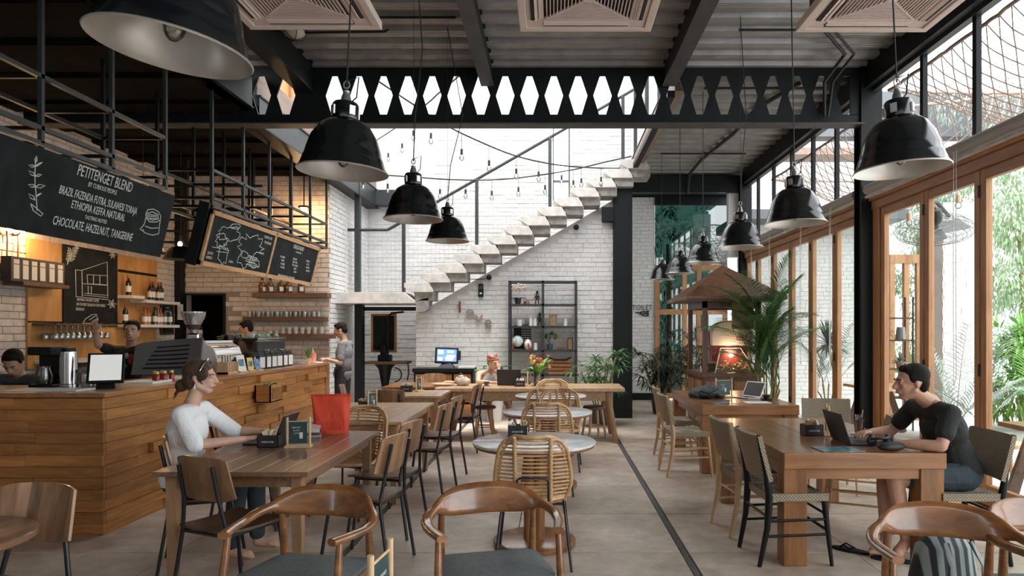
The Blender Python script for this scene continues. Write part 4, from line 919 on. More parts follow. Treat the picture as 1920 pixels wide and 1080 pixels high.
MB().box(.03, .07, -.1, .14, -.1, -.085).build('cross_bar', bpy.data.materials['copper'], t); MB().ball((.07, .02, .24), (.05, .09, .07), 16, 10).build('glass_jar', clear, t, smooth=True); MB().ball((.09, .12, .25), .028, 12, 8).build('bulb', warm, t, smooth=True); MB().tube([(.06, -.12, .3), (.07, .02, .33), (.06, .14, .3)], .012, 8).build('hood', black, t)
l = bpy.data.objects.new('lantern_light', bpy.data.lights.new('lantern_light', 'POINT')); COL.objects.link(l); l.location = p+V((.2, .1, .2)); l.data.energy = 6; l.data.color = (1, .62, .3); l.data.shadow_soft_size = .05
# shelves on the bar back wall, bottles, glasses, cups
def rshelf(label, px0, px1, py, th=9):
    a = at(px0, py, 11.35); b = at(px1, py+th, 11.35); o = MB().box(0, b.x-a.x, 0, .22, b.z-a.z, 0).build('wall_shelf', wdark, bevel=.003); o.location = (a.x, 11.36, a.z); tag(o, label, 'shelf', 'dark wooden shelves on the bar wall'); return a
a1 = rshelf('top dark wooden shelf with brown bottles on the bar wall', 472, 613, 549); a2 = rshelf('middle dark wooden shelf with rows of drinking glasses', 454, 607, 594, 8); a3 = rshelf('bottom dark wooden shelf with stacked cups', 492, 622, 626, 9)
jarm = plain('brown_jar_glass', (.16, .08, .03), .12); jar2 = plain('black_jar_glass', (.025, .025, .025), .15)
t = thing('syrup_jug', '-', 'bottle'); MB().lathe([(0, 0), (.055, 0), (.06, .01), (.06, .13), (.05, .165), (.02, .19), (.02, .23), (0, .23)], 18).build('body', jarm, t, smooth=40); MB().lathe([(0, .25), (.022, .25), (.022, .222)], 12).build('cap', black, t, smooth=40); MB().box(-.03, .03, -.0615, -.06, .03, .1).build('label', lab, t)
jj = Once(t)
for px in (492, 507, 527, 541, 565): q = at(px, 549, 11.45); jj((q.x, q.y, a1.z), random.random(), 'brown syrup jug on the top bar shelf under the framed chalkboard', 'syrup jugs on the top bar shelf')
gg = glassy('drink_glass', (.85, .88, .87), 1.2, .04, .18)
t = thing('drinking_glass', '-', 'glass'); MB().lathe([(.028, .002), (.034, .09), (.032, .09), (.026, .006), (0, .006)], 14).build('tumbler', gg, t, smooth=50); tum = Once(t)
for k in range(16): q = at(468+8.6*k, 594, 11.46+.05*(k % 2)); tum((q.x, q.y, a2.z), 0, 'drinking glass in the row on the middle bar shelf', 'drinking glasses on the middle bar shelf')
china = plain('white_china', (.7, .69, .67), .25)
t = thing('coffee_cup', '-', 'cup'); MB().lathe([(0, .0), (.025, 0), (.03, .01), (.042, .055), (.038, .055), (.026, .012), (0, .01)], 16).build('bowl', china, t, smooth=50); MB().tube(arc((.04, 0, .03), .016, -80, 80, 6, 'xz'), .004, 6).build('handle', china, t); cup = Once(t)
for k in range(9):
    for j in range(2 if k > 1 else 1): q = at(507+12*k, 626, 11.45); cup((q.x, q.y, a3.z+.056*j), .3*k, 'white cup stacked on the bottom bar shelf', 'white cups on the bottom bar shelf')
o = MB().box(0, .01, 0, .09, 0, .26).build('wall_notice', lab); 
o.location = (-6.29, 11.44, 1.75); o.rotation_euler = (0, 0, R(-90)); tag(o, 'pale paper notice on the dark corner post', 'notice')
# small lamp under bar soffit
t = thing('ceiling_spotlight', 'small warm spotlight under the soffit above the bar wall', 'lamp', at(570, 388, 11.2)); MB().cyl((0, 0, -.02), .09, .03, 20).build('plate', black, t); MB().ball((0, 0, -.03), (.05, .05, .03), 14, 8).build('bulb', warm, t, smooth=True); MB().tube([(0, 0, 0), (0, 0, 4.2-t.location.z)], .01, 6).build('stem', black, t)
l = bpy.data.objects.new('spot_light', bpy.data.lights.new('spot_light', 'POINT')); COL.objects.link(l); l.location = t.location+V((0, 0, -.08)); l.data.energy = 9; l.data.color = (1, .6, .28); l.data.shadow_soft_size = .06
# ================================================================ STAIR
YS = 11.95
st = base('staircase', (-2.6, 12.1, 2.0)); lt = conclt; dk = conc
hexa = [(0, 0), (46, 0), (54, 13), (54, 17), (14, 17), (0, 8)]
for i in range(14):
    ox = 757.5+31.2*i; oy = 530.5-17.85*i
    P = [at(ox+a, oy+b, YS) for a, b in hexa]
    MB().prism(P, (0, .62, 0)).build('step', lt, st, world=True, bevel=.004)
    P = [at(ox+a, oy+b, YS+.1) for a, b in ((18, 12), (56, 12), (56, 33), (21, 33))]
    MB().prism(P, (0, .45, 0)).build('stringer_block', dk, st, world=True)
MB().prism([(-3.8, 11.9, 2.045), (-3.8, 11.9, 2.24), (-2.6, 11.9, 2.24), (-2.42, 11.9, 2.09), (-2.42, 11.9, 2.045)], (0, 1.0, 0)).build('landing_slab', lt, st, world=True, bevel=.004)
MB().prism([(-2.42, 12.05, 2.1), (-2.2, 12.05, 2.15), (-2.2, 12.05, 1.95), (-2.3, 12.05, 1.9), (-2.42, 12.05, 1.9)], (0, .4, 0)).build('stringer_block', dk, st, world=True)
YR = 12.62
def pr(px, py): return at(px, py, YR)
hr = base('stair_railing', (-2, YR, 2.2))
ra = [pr(646, 550), pr(646, 431), pr(727, 431), pr(752, 417), pr(1062, 240), pr(1225, 147)]
for a, b, r in ((0, 1, .028), (1, 2, .028), (2, 3, .028), (3, 5, .028)): MB().tube([ra[a], ra[b]], r, 8).build('handrail', dgrey, hr, world=True, smooth=50)
for px, py0, py1, r in ((757, 418, 548, .03), (894, 336, 470, .03), (1031, 258, 395, .03), (1168, 180, 320, .03), (671, 340, 550, .05)): MB().box(pr(px, 0).x-r, pr(px, 0).x+r, YR-r, YR+r, pr(px, py1).z, pr(px, py0).z).build('post', dgrey, hr, world=True)
b = MB(); wire = plain('mesh_wire', (.32, .33, .33), .5, .3)
topz = lambda x: pr(0, 431).z if x < pr(727, 0).x else pr(727, 431).z+(x-pr(727, 0).x)*((431-147)/(1225-727))
botz = lambda x: 2.24 if x < -2.6 else 2.24+(x+2.6)*.572
x = pr(650, 0).x
while x < 1.3: b.bar((x, YR, botz(x)), (x, YR, topz(x)), .0028, .0028); x += .082
z = 2.25
while z < 5.2:
    xs = [q*.02-3.8 for q in range(260) if q*.02-3.8 < 1.3 and botz(q*.02-3.8) < z < topz(q*.02-3.8)]
    if xs: b.bar((xs[0], YR, z), (xs[-1], YR, z), .0028, .0028)
    z += .082
b.build('wire_mesh', wire, hr, world=True, kind='stuff')
# string lights
Y0 = 10.0
fil = glow('filament', (1, .55, .25), .5); sock = plain('black_socket', (.02, .02, .02), .5)
def strand(label, pts, bulbs, Yr=(700, 8.4, 1180, 12.4)):
    Yf = lambda px: Yr[1]+(Yr[3]-Yr[1])*(px-Yr[0])/(Yr[2]-Yr[0])
    t = thing('string_light', label, 'string lights', at(*pts[0], Yf(pts[0][0])), 0, 'bulb strings across the stairwell')
    P = [at(x, y, Yf(x)) for x, y in pts]; Q = []
    for i in range(len(P)-1):                # Catmull-Rom through the points
        p0 = P[max(0, i-1)]; p1 = P[i]; p2 = P[i+1]; p3 = P[min(len(P)-1, i+2)]
        for k in range(6): s = k/6; Q.append(.5*((2*p1)+(p2-p0)*s+(2*p0-5*p1+4*p2-p3)*s*s+(3*p1-p0-3*p2+p3)*s**3))
    Q.append(P[-1]); MB().tube(Q, .012, 6).build('cable', cordk, t, world=True, smooth=60)
    for px, py in bulbs:
        Y0 = Yf(px); c = at(px, py, Y0); y = min(Q, key=lambda q: abs(q.x-c.x)); k = MB().tube([(c.x, Y0, y.z), (c.x, Y0, c.z+.1)], .004, 5).build('drop_cord', cordk, t, world=True)
        MB().tube([(c.x, Y0, c.z+.12), (c.x, Y0, c.z+.035)], .019, 8).build('socket', sock, k if False else t, world=True, smooth=50)
        MB().ball((c.x, Y0, c.z), (.034, .034, .045), 14, 8).build('bulb', bulb, t, world=True, smooth=True)
        MB().tube([(c.x, Y0, c.z+.04), (c.x, Y0, c.z-.01)], .006, 5).build('filament', fil, t, world=True)
strand('bulb string from the girder top sagging right to the upper stair treads', [(700, 146), (775, 196), (840, 237), (905, 268), (960, 290), (1010, 303), (1060, 311), (1120, 315), (1176, 316)], [(865.6, 295.6), (917, 316), (968, 331), (1010, 336), (1053, 342), (1127, 345), (1157, 349)])
strand('lower bulb string crossing the stairwell almost level', [(640, 322), (718, 328), (790, 333), (850, 337), (930, 337), (1000, 330), (1075, 318), (1130, 305), (1184, 293)], [(681, 351), (727, 358), (825, 368), (873, 368), (922, 371), (972, 364), (1022, 360), (1075, 351), (1090, 347)], (640, 11.38, 1184, 12.45))
strand('short bulb string running up left behind the girder', [(703, 265), (747, 236), (800, 195), (820, 177), (840, 160), (860, 143)], [(728, 299), (754, 282), (775, 259), (808, 265)], (703, 13.9, 860, 8.3))
# ================================================================ ROPE NETS
def net(label, x0, x1, y0, y1, zf, loc, c=.125):
    t = thing('rope_net', label, 'net', loc, 0, 'rope hammock nets over the terrace'); b = MB(); n = int((x1-x0)/c); m = int((y1-y0)/(c*1.15)); rn = random.Random(3)
    def nd(i, j):
        x = x0+(x1-x0)*i/n; y = y0+(y1-y0)*j/m
        return V((x+rn.uniform(-.008, .008), y, zf((x-x0)/(x1-x0), (y-y0)/(y1-y0))+rn.uniform(-.006, .006)))
    N = [[nd(i, j) for j in range(m+1)] for i in range(n+1)]
    for i in range(n+1):
        for j in range(m+1):
            if (i+j) % 2: continue
            for di, dj in ((1, 1), (1, -1)):
                if i+di <= n and 0 <= j+dj <= m:
                    a = N[i][j]; e = N[i+di][j+dj]; mid = (a+e)/2-V((0, 0, .004)); b.tube([a, mid, e], .0075, 4, cap=False)
            b.ball(N[i][j], .011, 4, 3)
    b.build('netting', rope, t, world=True, smooth=60, kind='stuff')
    brd = [N[i][0] for i in range(n+1)]+[N[n][j] for j in range(m+1)]+[N[i][m] for i in range(n, -1, -1)]+[N[0][j] for j in range(m, -1, -1)]
    MB().tube(brd, .02, 6).build('border_rope', rope, t, world=True, smooth=60)
net('rope hammock net beyond the clerestory right of the black column', 4.1, 6.6, 4.6, 8.35, lambda u, v: 4.5+.35*(1-v)*u-1.05*(math.sin(u*3.13+.005)*math.sin(v*3.13+.005))**.7, (5, 6, 3.3), .08)
net('rope hammock net beyond the clerestory left of the black column', 4.1, 6.6, 8.75, 12.8, lambda u, v: 4.4+.3*(1-v)*u-.95*(math.sin(u*3.13+.005)*math.sin(v*3.13+.005))**.7, (5, 10.5, 3.3), .095)
# ================================================================ OUTSIDE
gl1 = plain('leaf_green', (.07, .16, .045), .5, 0, .3, 4, vary=.2); gl2 = plain('leaf_dark', (.018, .04, .025), .45, 0, .3, 4, vary=.2); gl3 = plain('leaf_pale', (.3, .42, .24), .6, 0, .3, 3); gl4 = plain('leaf_bright', (.16, .36, .06), .5, 0, .3, 3); gl5 = plain('leaf_grey', (.28, .34, .3), .6, 0, .3, 3); stem = plain('cane_stem', (.25, .22, .08), .6, 0, .3, 20); terra = plain('pot_dark', (.03, .035, .04), .6); potw = plain('pot_white', (.6, .59, .57), .6)
def blade(b, p, d, l, w_, droop=.3, up=UZ, n=4, cup=.15):
    d = V(d).normalized(); s = d.cross(V(up)); s = s.normalized() if s.length > 1e-3 else V((1, 0, 0)); vs = []; q = V(p); dd = d.copy()
    for i in range(n+1):
        t = i/n; ww = w_*math.sin(math.pi*min(1, .12+t*.88))**.8 if t < 1 else 0; u = s.cross(dd)
        vs += [q-s*ww/2+u*ww*cup, q, q+s*ww/2+u*ww*cup]; dd = (dd-UZ*droop/n).normalized(); q = q+dd*l/n
    fs = []
    for i in range(n): fs += [(3*i, 3*i+1, 3*i+4, 3*i+3), (3*i+1, 3*i+2, 3*i+5, 3*i+4)]
    b.add(vs, fs)
def frond(b, p, az, el, L, nl=22, ll=.3, droop=1.1, lw=.022, r=.006, wild=.1):
    d = V((math.cos(az)*math.cos(el), math.sin(az)*math.cos(el), math.sin(el))); q = V(p); pts = [q.copy()]; ds = [d.copy()]; n = 14
    for i in range(n): d = (d-UZ*droop/n*(.4+i/n)).normalized(); q = q+d*L/n; pts.append(q.copy()); ds.append(d.copy())
    b.tube(pts, [r*(1-.75*i/n) for i in range(n+1)], 5)
    for k in range(nl):
        t = .22+.76*k/(nl-1); i = min(n-1, int(t*n)); f = t*n-i; p_ = pts[i].lerp(pts[i+1], f); dd = ds[i]; s = dd.cross(UZ).normalized(); l = ll*math.sin(math.pi*min(.95, .15+t*.8))**.6
        for sg in (-1, 1): blade(b, p_, dd*.75+s*sg*.8+UZ*(.25+random.uniform(-wild, wild)), l*random.uniform(.85, 1.1), lw, .7, n=3)
def palm(label, loc, H, nf, L, m, nl=22, ll=.3, dr=1.1, cat='plant', nm='areca_palm', pot=potw, stems=6, lw=.022, seed=1, pr_=.16, az0=0, ph=.3, grp=None):
    random.seed(seed); t = thing(nm, label, cat, loc, 0, grp)
    MB().lathe([(0, 0), (pr_*.8, 0), (pr_, ph), (pr_*.9, ph), (pr_*.85, ph-.04), (0, ph-.04)], 24).build('pot', pot, t, smooth=40)
    sb = []
    for k in range(stems):
        a = 2*math.pi*k/stems+random.random(); h = H*random.uniform(.25, .5); p = V((.4*pr_*math.cos(a), .4*pr_*math.sin(a), ph-.05)); q = V((pr_*1.1*math.cos(a), pr_*1.1*math.sin(a), h)); MB().tube([p, p.lerp(q, .5)+UZ*.05, q], .013, 7).build('stem', stem, t, smooth=60); sb.append(q)
    for k in range(nf):
        q = sb[k % stems] if stems else V((0, 0, ph)); a = az0+2*math.pi*k/nf*1.618*2+random.uniform(-.3, .3); b = MB(); frond(b, q, a, R(random.uniform(48, 82)), L*random.uniform(.7, 1.05), nl, ll, dr*random.uniform(.8, 1.3), lw); b.build('frond', m, t, recalc=False)
    return t
def rhapis(label, loc, H, nst, m, seed=2, pot=terra, spread=.35, nm='lady_palm', fan=.24):
    random.seed(seed); t = thing(nm, label, 'plant', loc); MB().lathe([(0, 0), (.13, 0), (.17, .3), (.15, .3), (.14, .26), (0, .26)], 20).build('pot', pot, t, smooth=40)
    for k in range(nst):
        a = 2*math.pi*k/nst+random.random(); h = H*random.uniform(.7, 1); b = MB(); P = [V((.06*math.cos(a), .06*math.sin(a), .25)), V((spread*.25*math.cos(a), spread*.25*math.sin(a), h*.5)), V((spread*.45*math.cos(a), spread*.45*math.sin(a), h*.85))]; MB().tube(P, .012, 6).build('stem', stem, t, smooth=60)
        for j in range(8):
            s = .3+.7*j/7; q = P[0].lerp(P[1], s*2) if s < .5 else P[1].lerp(P[2], s*2-1); aa = random.uniform(0, 6.28); el = random.uniform(.2, .9); d = V((math.cos(aa)*math.cos(el), math.sin(aa)*math.cos(el), math.sin(el))); e = q+d*random.uniform(.12, .24); b.tube([q, e], .003, 4)
            sd = d.cross(UZ).normalized(); u = sd.cross(d)
            for i in range(8): g = R(-95+190*i/7); blade(b, e, d*math.cos(g)+sd*math.sin(g)+u*.1, fan*random.uniform(.8, 1.1), .03, .9, n=3)
        b.build('leaf_fans', m, t, recalc=False)
    return t
def tree(label, loc, H, rad, m, nb, seed, nm='garden_tree', lf=.09, grp='garden trees beyond the terrace', hang=0):
    random.seed(seed); t = thing(nm, label, 'tree', loc, 0, grp); MB().tube([(0, 0, 0), (.05, .03, H*.4), (0, .1, H*.8)], [.1, .08, .04], 8).build('trunk', stem, t, smooth=60); b = MB()
    cl = [(V((random.gauss(0, .45)*rad, random.gauss(0, .45)*rad, H*random.uniform(.15, 1))), rad*random.uniform(.2, .45)) for _ in range(34)]
    for _ in range(nb):
        c, r = random.choice(cl); d = V((random.gauss(0, 1), random.gauss(0, 1), random.gauss(0, 1))).normalized(); q = c+d*r*random.uniform(.6, 1); blade(b, q, d+V((0, 0, -hang)), lf*random.uniform(.7, 1.6), lf*.35, .6, n=2)
    b.build('crown', m, t, recalc=False, kind='stuff'); return t
tree('pale feathery tree filling the view through the doors at the right edge', (8.6, 12.5, 0), 5.2, 1.5, gl3, 9000, 3, hang=1.2); tree('pale bushy tree behind the terrace brick pier', (9.2, 14.6, 0), 6.5, 1.7, gl5, 8000, 4, hang=.8)
tree('pale tree beyond the timber doors of the terrace pavilion', (8.6, 16.0, 0), 4.8, .8, gl3, 6000, 5, hang=.6); tree('low bright green bush near the ground at the right edge', (7.4, 10.7, 0), 1.7, .7, gl4, 3500, 6, nm='garden_bush', lf=.14); tree('dark leafy hedge tree behind the dark end glazing', (3.0, 17.8, 0), 4.8, 1.1, gl2, 5000, 7, hang=.3)
palm('bright garden palm outside at the right edge above the white bench', (7.0, 9.6, 0), 1.1, 12, 1.2, gl4, 18, .32, 1.3, seed=8, nm='garden_palm', pot=terra)
palm('pale garden palm behind the glass beside the brick pier', (4.95, 8.15, 0), 1.0, 11, 1.3, gl5, 20, .3, 1.2, seed=12, nm='garden_palm', pot=potw)
palm('feathery potted palm on the terrace behind the last door leaves', (4.9, 12.2, 0), 1.5, 9, 1.3, gl5, 20, .3, 1.2, seed=14, nm='garden_palm', pot=potw)
t = thing('spiky_dracaena', 'dracaena with a spiky round crown on a thin trunk behind the glass doors', 'plant', (4.35, 10.6, 0)); random.seed(9)
MB().tube([(0, 0, .3), (.05, 0, .8), (-.08, 0, 1.35)], .025, 8).build('trunk', stem, t, smooth=60); MB().lathe([(0, 0), (.15, 0), (.19, .35), (.17, .35), (0, .3)], 20).build('pot', potw, t, smooth=40); b = MB()
for k in range(60): a = random.uniform(0, 6.28); e = random.uniform(-.3, 1.5); blade(b, (-.08, 0, 1.35), (math.cos(a)*math.cos(e), math.sin(a)*math.cos(e), math.sin(e)), .42, .035, .5, n=3)
b.build('leaf_crown', gl2, t, recalc=False, kind='stuff')
# terrace walls and pavilion
wo = struct(MB().box(4.1, 7.2, 15, 15.2, 0, 3.9).build('wall_terrace_end', mortar)); bricks(wo, (4.1, 15, 0), UX, -UY, 3.1, 3.9, .3, .09, None, 40, brick, 21)
struct(MB().box(4.0, 7.4, 14.2, 15.3, 3.9, 4.1).build('trim_40', plain('lead_grey', (.12, .13, .14), .6)))
pier = struct(MB().box(5.42, 5.95, 9.5, 10.1, 0, 3.35).build('wall_pier', plaster)); bricks(pier, (5.42, 9.5, 0), UX, -UY, .4, 3.35, .28, .09, None, 60, brick, 22)
struct(MB().box(4.2, 12, 17.5, 17.7, 3.2, 8.3).build('wall_far_house', plaster)); struct(MB().box(4.0, 13, 15.2, 15.6, 5.9, 6.9).build('trim_41', bpy.data.materials['lead_grey'])); struct(MB().box(4.0, 13, 15.0, 15.7, 5.45, 5.6).build('trim_42', bpy.data.materials['grey_fascia']))
lv = base('trim_43', (6, 15, 4.1)); 
for k in range(9): MB().cbox((5.6, 15.0, 4.25+k*.12), (2.6, .1, .03), (R(30), 0, 0)).build('slat', plaster, lv, world=True)
lv = base('trim_44', (10, 14.4, 7))
for k in range(10): MB().cbox((10, 14.4, 6.95+k*.16), (1.9, .14, .04), (R(35), 0, 0)).build('slat', plaster, lv, world=True)
pv = base('door_30', (6.5, 12, 0))
for x in (5.95, 6.2, 6.42, 6.66, 6.95): MB().box(x-.045, x+.045, 11.96, 12.04, 0, 2.85).build('stile', wframe, pv, world=True)
MB().box(5.9, 7.0, 11.95, 12.05, 2.75, 2.9).build('rail', wframe, pv, world=True); MB().box(5.9, 7.0, 11.97, 12.03, 0, .2).build('rail', wframe, pv, world=True)
t = thing('metal_shelf_rack', 'black metal shelf with potted plants behind the tall front door leaves', 'shelf', (5.35, 10.8, 0))
for x in (-.28, .28):
    for y in (-.12, .12): MB().bar((x, y, 0), (x, y, 2.1), .02, .02).build('post', black, t)
for z in (.5, .95, 1.4, 1.75): MB().box(-.28, .28, -.13, .13, z, z+.025).build('shelf_board', wdark, t)
for i, (x, z) in enumerate(((-.15, .975), (.14, .975), (-.1, 1.425))):
    random.seed(30+i); q = thing('potted_plant', ('bushy potted plant at the left of the terrace shelf board', 'orange pot with a small plant on the terrace shelf board', 'grey-leafed potted plant on the upper terrace shelf board')[i], 'plant', (5.35+x, 10.8, z)); MB().lathe([(0, 0), (.05, 0), (.065, .1), (0, .09)], 14).build('pot', (terra, wlight, potw)[i], q, smooth=40); b = MB()
    for k in range(60): a = random.uniform(0, 6.28); e = random.uniform(.1, 1.5); blade(b, (0, 0, .09), (math.cos(a)*math.cos(e), math.sin(a)*math.cos(e), math.sin(e)), random.uniform(.1, .22), .03, .8, n=2)
    b.build('leaves', gl5, q, recalc=False, kind='stuff')
q = thing('bucket', 'upturned grey metal bucket on the terrace shelf', 'bucket', (5.5, 10.8, 1.425)); MB().lathe([(0, .2), (.06, .2), (.085, 0), (.08, 0)], 20).build('pail', bpy.data.materials['grey_metal'], q, smooth=40); MB().lathe([(.087, 0), (.09, .008), (.087, .016)], 20).build('rim', bpy.data.materials['grey_metal'], q)
# caged fan
t = thing('caged_fan', 'large caged wall fan hanging over the terrace behind the tall doors', 'fan', at(1752, 432, 8.8)); rm = Euler((R(24), R(-14), 0)).to_matrix(); fm = plain('fan_wire', (.1, .1, .1), .4, .6)
b = MB()
for rr, z in ((.46, 0), (.44, .05), (.36, .11), (.27, .1), (.18, .105), (.44, -.04), (.36, -.07), (.25, -.11), (.14, -.09)): b.tube([V((rr*math.cos(a), rr*math.sin(a), z)) for a in [2*math.pi*i/40 for i in range(40)]], .003, 4, True)
for k in range(36): a = 2*math.pi*k/36; b.tube([V((rr*math.cos(a), rr*math.sin(a), z)) for rr, z in ((.05, -.09), (.25, -.11), (.36, -.07), (.44, -.04), (.46, 0), (.44, .05), (.36, .11), (.1, .108))], .0022, 4)
b.xf(rm.to_4x4()); b.build('cage', fm, t, kind='stuff')
for k in range(3):
    a = 2*math.pi*k/3; c, s_ = math.cos(a), math.sin(a); P = [[V((c*r-s_*wd*(.5+r), s_*r+c*wd*(.5+r), wd*.25)) for wd in (-.14, -.05, .05, .14)] for r in (.06, .18, .3, .4)]; b = MB().sheet(P, .006).xf(rm.to_4x4()); b.build('fan_blade', bpy.data.materials['lead_grey'], t, smooth=60)
MB().lathe([(0, .1), (.07, .1), (.085, .16), (.08, .28), (0, .3)], 20).xf(rm.to_4x4()).build('motor', black, t, smooth=50); MB().tube([rm @ V((0, 0, .28)), rm @ V((-.1, 0, .42)), V((.2, .3, .42)), V((.58, .68, .3))], .025, 8).build('bracket_arm', black, t, smooth=60); MB().ball(rm @ V((0, 0, .06)), .05, 14, 8).build('hub', black, t, smooth=True)
for px, py, Y, lb in ((1705, 418, 8.2, 'bare bulb in a wooden socket in front of the caged fan, left'), (1797, 385, 7.4, 'bare bulb in a wooden socket below the net, right')):
    p = at(px, py, Y); t = thing('socket_bulb', lb, 'lamp', p, 0, 'bare bulbs over the terrace'); MB().ball((0, 0, 0), (.033, .033, .04), 14, 8).build('bulb', clear, t, smooth=True); MB().tube([(0, 0, .03), (0, 0, .11)], .028, 12).build('wooden_socket', wlight, t, smooth=50); MB().tube([(0, 0, .11), (0, 0, 3.6-p.z)], .003, 4).build('cord', bpy.data.materials['cord_white'], t)
# terrace furniture
def tt(label, x0, x1, y0, y1, z=.75, m=wteak, nm='terrace_table'):
    t = thing(nm, label, 'table', ((x0+x1)/2, (y0+y1)/2, 0)); W = (x1-x0)/2; D = (y1-y0)/2
    for k in range(4): MB().box(-W+2*W*k/4+.002, -W+2*W*(k+1)/4-.002, -D, D, z-.04, z).build('top_board', m, t)
    for sy in (-1, 1):
        for sx in (-1, 1): MB().bar((sx*(W-.02), sy*(D-.1), 0), (sx*(W-.25), sy*(D-.1), z-.04), .11, .04, (0, 1, 0), .07, .04).build('leg', wdark, t)
    MB().bar((0, -D+.1, .3), (0, D-.1, .3), .03, .06).build('stretcher', wdark, t); return t
tt('dark terrace table beyond the doors at the right edge, phone cable on it', 3.97, 4.9, 5.1, 6.1); tt('wooden terrace table with a white cloth seen through the far door leaves', 4.5, 5.4, 9.6, 10.6, .75, wtable2)
tt('low wooden terrace bench seen past the open door at the right edge', 4.05, 4.5, 4.4, 4.95, .46, wlight, 'terrace_bench')
o = MB().sheet([[V((4.49-.02*math.sin(v*6), 9.7+.28*u, .76-.5*v)) if v > .15 else V((4.48+(.15-v)*2, 9.7+.28*u, .765)) for v in [j/8 for j in range(9)]] for u in [i/6 for i in range(7)]], .004).build('white_cloth', plaster, smooth=60); tag(o, 'white cloth hanging over the edge of the terrace table', 'cloth')
o = MB().box(0, .9, 0, .35, 0, .14).build('garden_bench', plaster, bevel=.01); o.location = (5.75, 7.85, .0); tag(o, 'low white masonry block in the garden at the right edge', 'bench')
o = MB().lathe([(0, 0), (.16, 0), (.22, .42), (.2, .42), (.19, .38), (0, .38)], 24).build('white_planter', potw, smooth=40); o.location = (4.75, 8.0, 0); tag(o, 'white planter on the terrace behind the seated man', 'planter')
t = thing('bar_stool', 'round wooden stool on the terrace beside the dark table', 'stool', (4.35, 6.6, 0)); MB().cyl((0, 0, .44), .17, .035, 24).build('seat', wlight, t, smooth=40)
for k in range(3): a = R(30+120*k); MB().tube([(.18*math.cos(a), .18*math.sin(a), 0), (.1*math.cos(a), .1*math.sin(a), .44)], .014, 8).build('leg', wlight, t)
# ================================================================ BACK WALL DRESSING
Wy = 12.28
for ch, px, py, c, h in (('l', 862, 577, (.16, .03, .03), 21), ('o', 881, 585, (.3, .22, .18), 21), ('v', 898, 595, (.28, .2, .17), 22), ('e', 915, 604, (.2, .15, .13), 21)):
    t = text(ch, h*1.45/1280*Wy, None, plain('letter_'+ch, c, .6, 0, .3, 20), frame_m(at(px, py, Wy-.035), UX, UZ), 'wooden_letter', .02, sx=1.1); tag(t, 'wooden letter %s fixed on the white brick wall' % ch.upper(), 'letter')
def onwall(nm, lb, cat, px0, py0, px1, py1, d, m, Y=Wy):
    a = at(px0, py1, Y); b = at(px1, py0, Y); o = MB().box(0, b.x-a.x, -d, 0, 0, b.z-a.z).build(nm, m, bevel=.008); o.location = a; tag(o, lb, cat); return o
o = onwall('wall_speaker', 'black loudspeaker high on the brick wall beside the dark column', 'speaker', 1128, 391, 1149, 418, .16, black)
t = thing('intercom', 'black wall intercom above the wooden letters', 'intercom', at(902, 557, Wy)); MB().box(-.045, .045, -.05, 0, 0, .24).build('housing', black, t, bevel=.01); MB().box(-.02, .02, -.055, -.05, .05, .08).build('button', lab, t); MB().box(-.03, .03, -.055, -.05, .14, .2).build('speaker_slot', dgrey, t)
for px, py, lb in ((1080, 428, 'small black camera on the wall near the speaker'), (918, 521, 'small black camera on the wall above the intercom')):
    t = thing('wall_camera', lb, 'camera', at(px, py, Wy)); MB().tube([(0, 0, 0), (0, -.08, 0)], .02, 8).build('arm', black, t); MB().ball((0, -.11, 0), (.05, .06, .05), 14, 8).build('housing', black, t, smooth=True)
    if px < 1000: MB().tube([(0, 0, 0), (-.15, -.01, -.03), (-.35, -.01, -.02), (-.55, -.01, .02)], .006, 5).build('cable', cordk, t)
t = thing('toilet_sign', 'black painted word TOILET with a pointing hand on the white end wall', 'sign', at(1202, 577, 15.47)); kp = plain('sign_black', (.02, .02, .02), .6)
text('TOILET', .165, t, kp, frame_m(at(1204, 577, 15.47), UX, UZ), sx=.85)
def sg(px, py): return at(px, py, 15.47)
b = MB()
for st in [[(1192, 586), (1203, 586.5)], [(1199, 588), (1205, 590), (1208, 592)], [(1200, 586), (1206, 584), (1213, 585)], [(1203, 590), (1210, 592.5), (1217, 592)], [(1206, 588), (1213, 588.5)], [(1212, 584), (1217, 583)], [(1215, 583), (1215, 592)], [(1213, 588), (1217, 588)]]: b.tube([sg(*p) for p in st], .014, 5)
b.build('pointing_hand', kp, t, world=True)
# under the landing: framed slate, table, monitor, stools
t = thing('standing_slate', 'tall wood-framed slate leaning in the dark niche under the landing', 'chalkboard', (-3.2, 12.9, 1.1)); MB().box(-.2, .2, 0, .03, .1, .75).build('slate_panel', slate, t); MB().box(-.24, -.2, -.01, .04, .06, .79).box(.2, .24, -.01, .04, .06, .79).box(-.2, .2, -.01, .04, .75, .79).box(-.2, .2, -.01, .04, .06, .1).build('frame', wframe, t)
t = thing('cast_iron_machine', 'old dark cast iron machine with a table and hanging belt under the landing', 'machine', (-3.15, 12.8, 0)); MB().box(-.35, .45, -.25, .25, .95, 1.0).build('machine_table', wdark, t, bevel=.01); MB().lathe([(.3, 0), (.28, .05), (.08, .12), (.06, .5), (.12, .85), (.2, .95), (0, .95)], 20).build('pedestal', black, t, smooth=50); MB().box(-.12, .12, -.1, .1, 1.0, 1.12).box(-.08, .02, -.07, .07, 1.12, 1.3).build('mechanism', black, t, bevel=.02); MB().tube([(.45, -.1, .97), (.47, -.12, .8), (.44, -.1, .65)], .012, 6).build('belt', black, t)
for z in (.4, .75): MB().tube(arc((.2, -.1, z), .13, -90, 90, 10, 'xz'), .012, 6).build('flywheel_arc', black, t)
MB().tube([(.05, 0, 1.1), (.05, 0, 1.8), (.12, 0, 1.9), (.35, 0, 1.92)], .02, 8).build('standpipe', black, t)
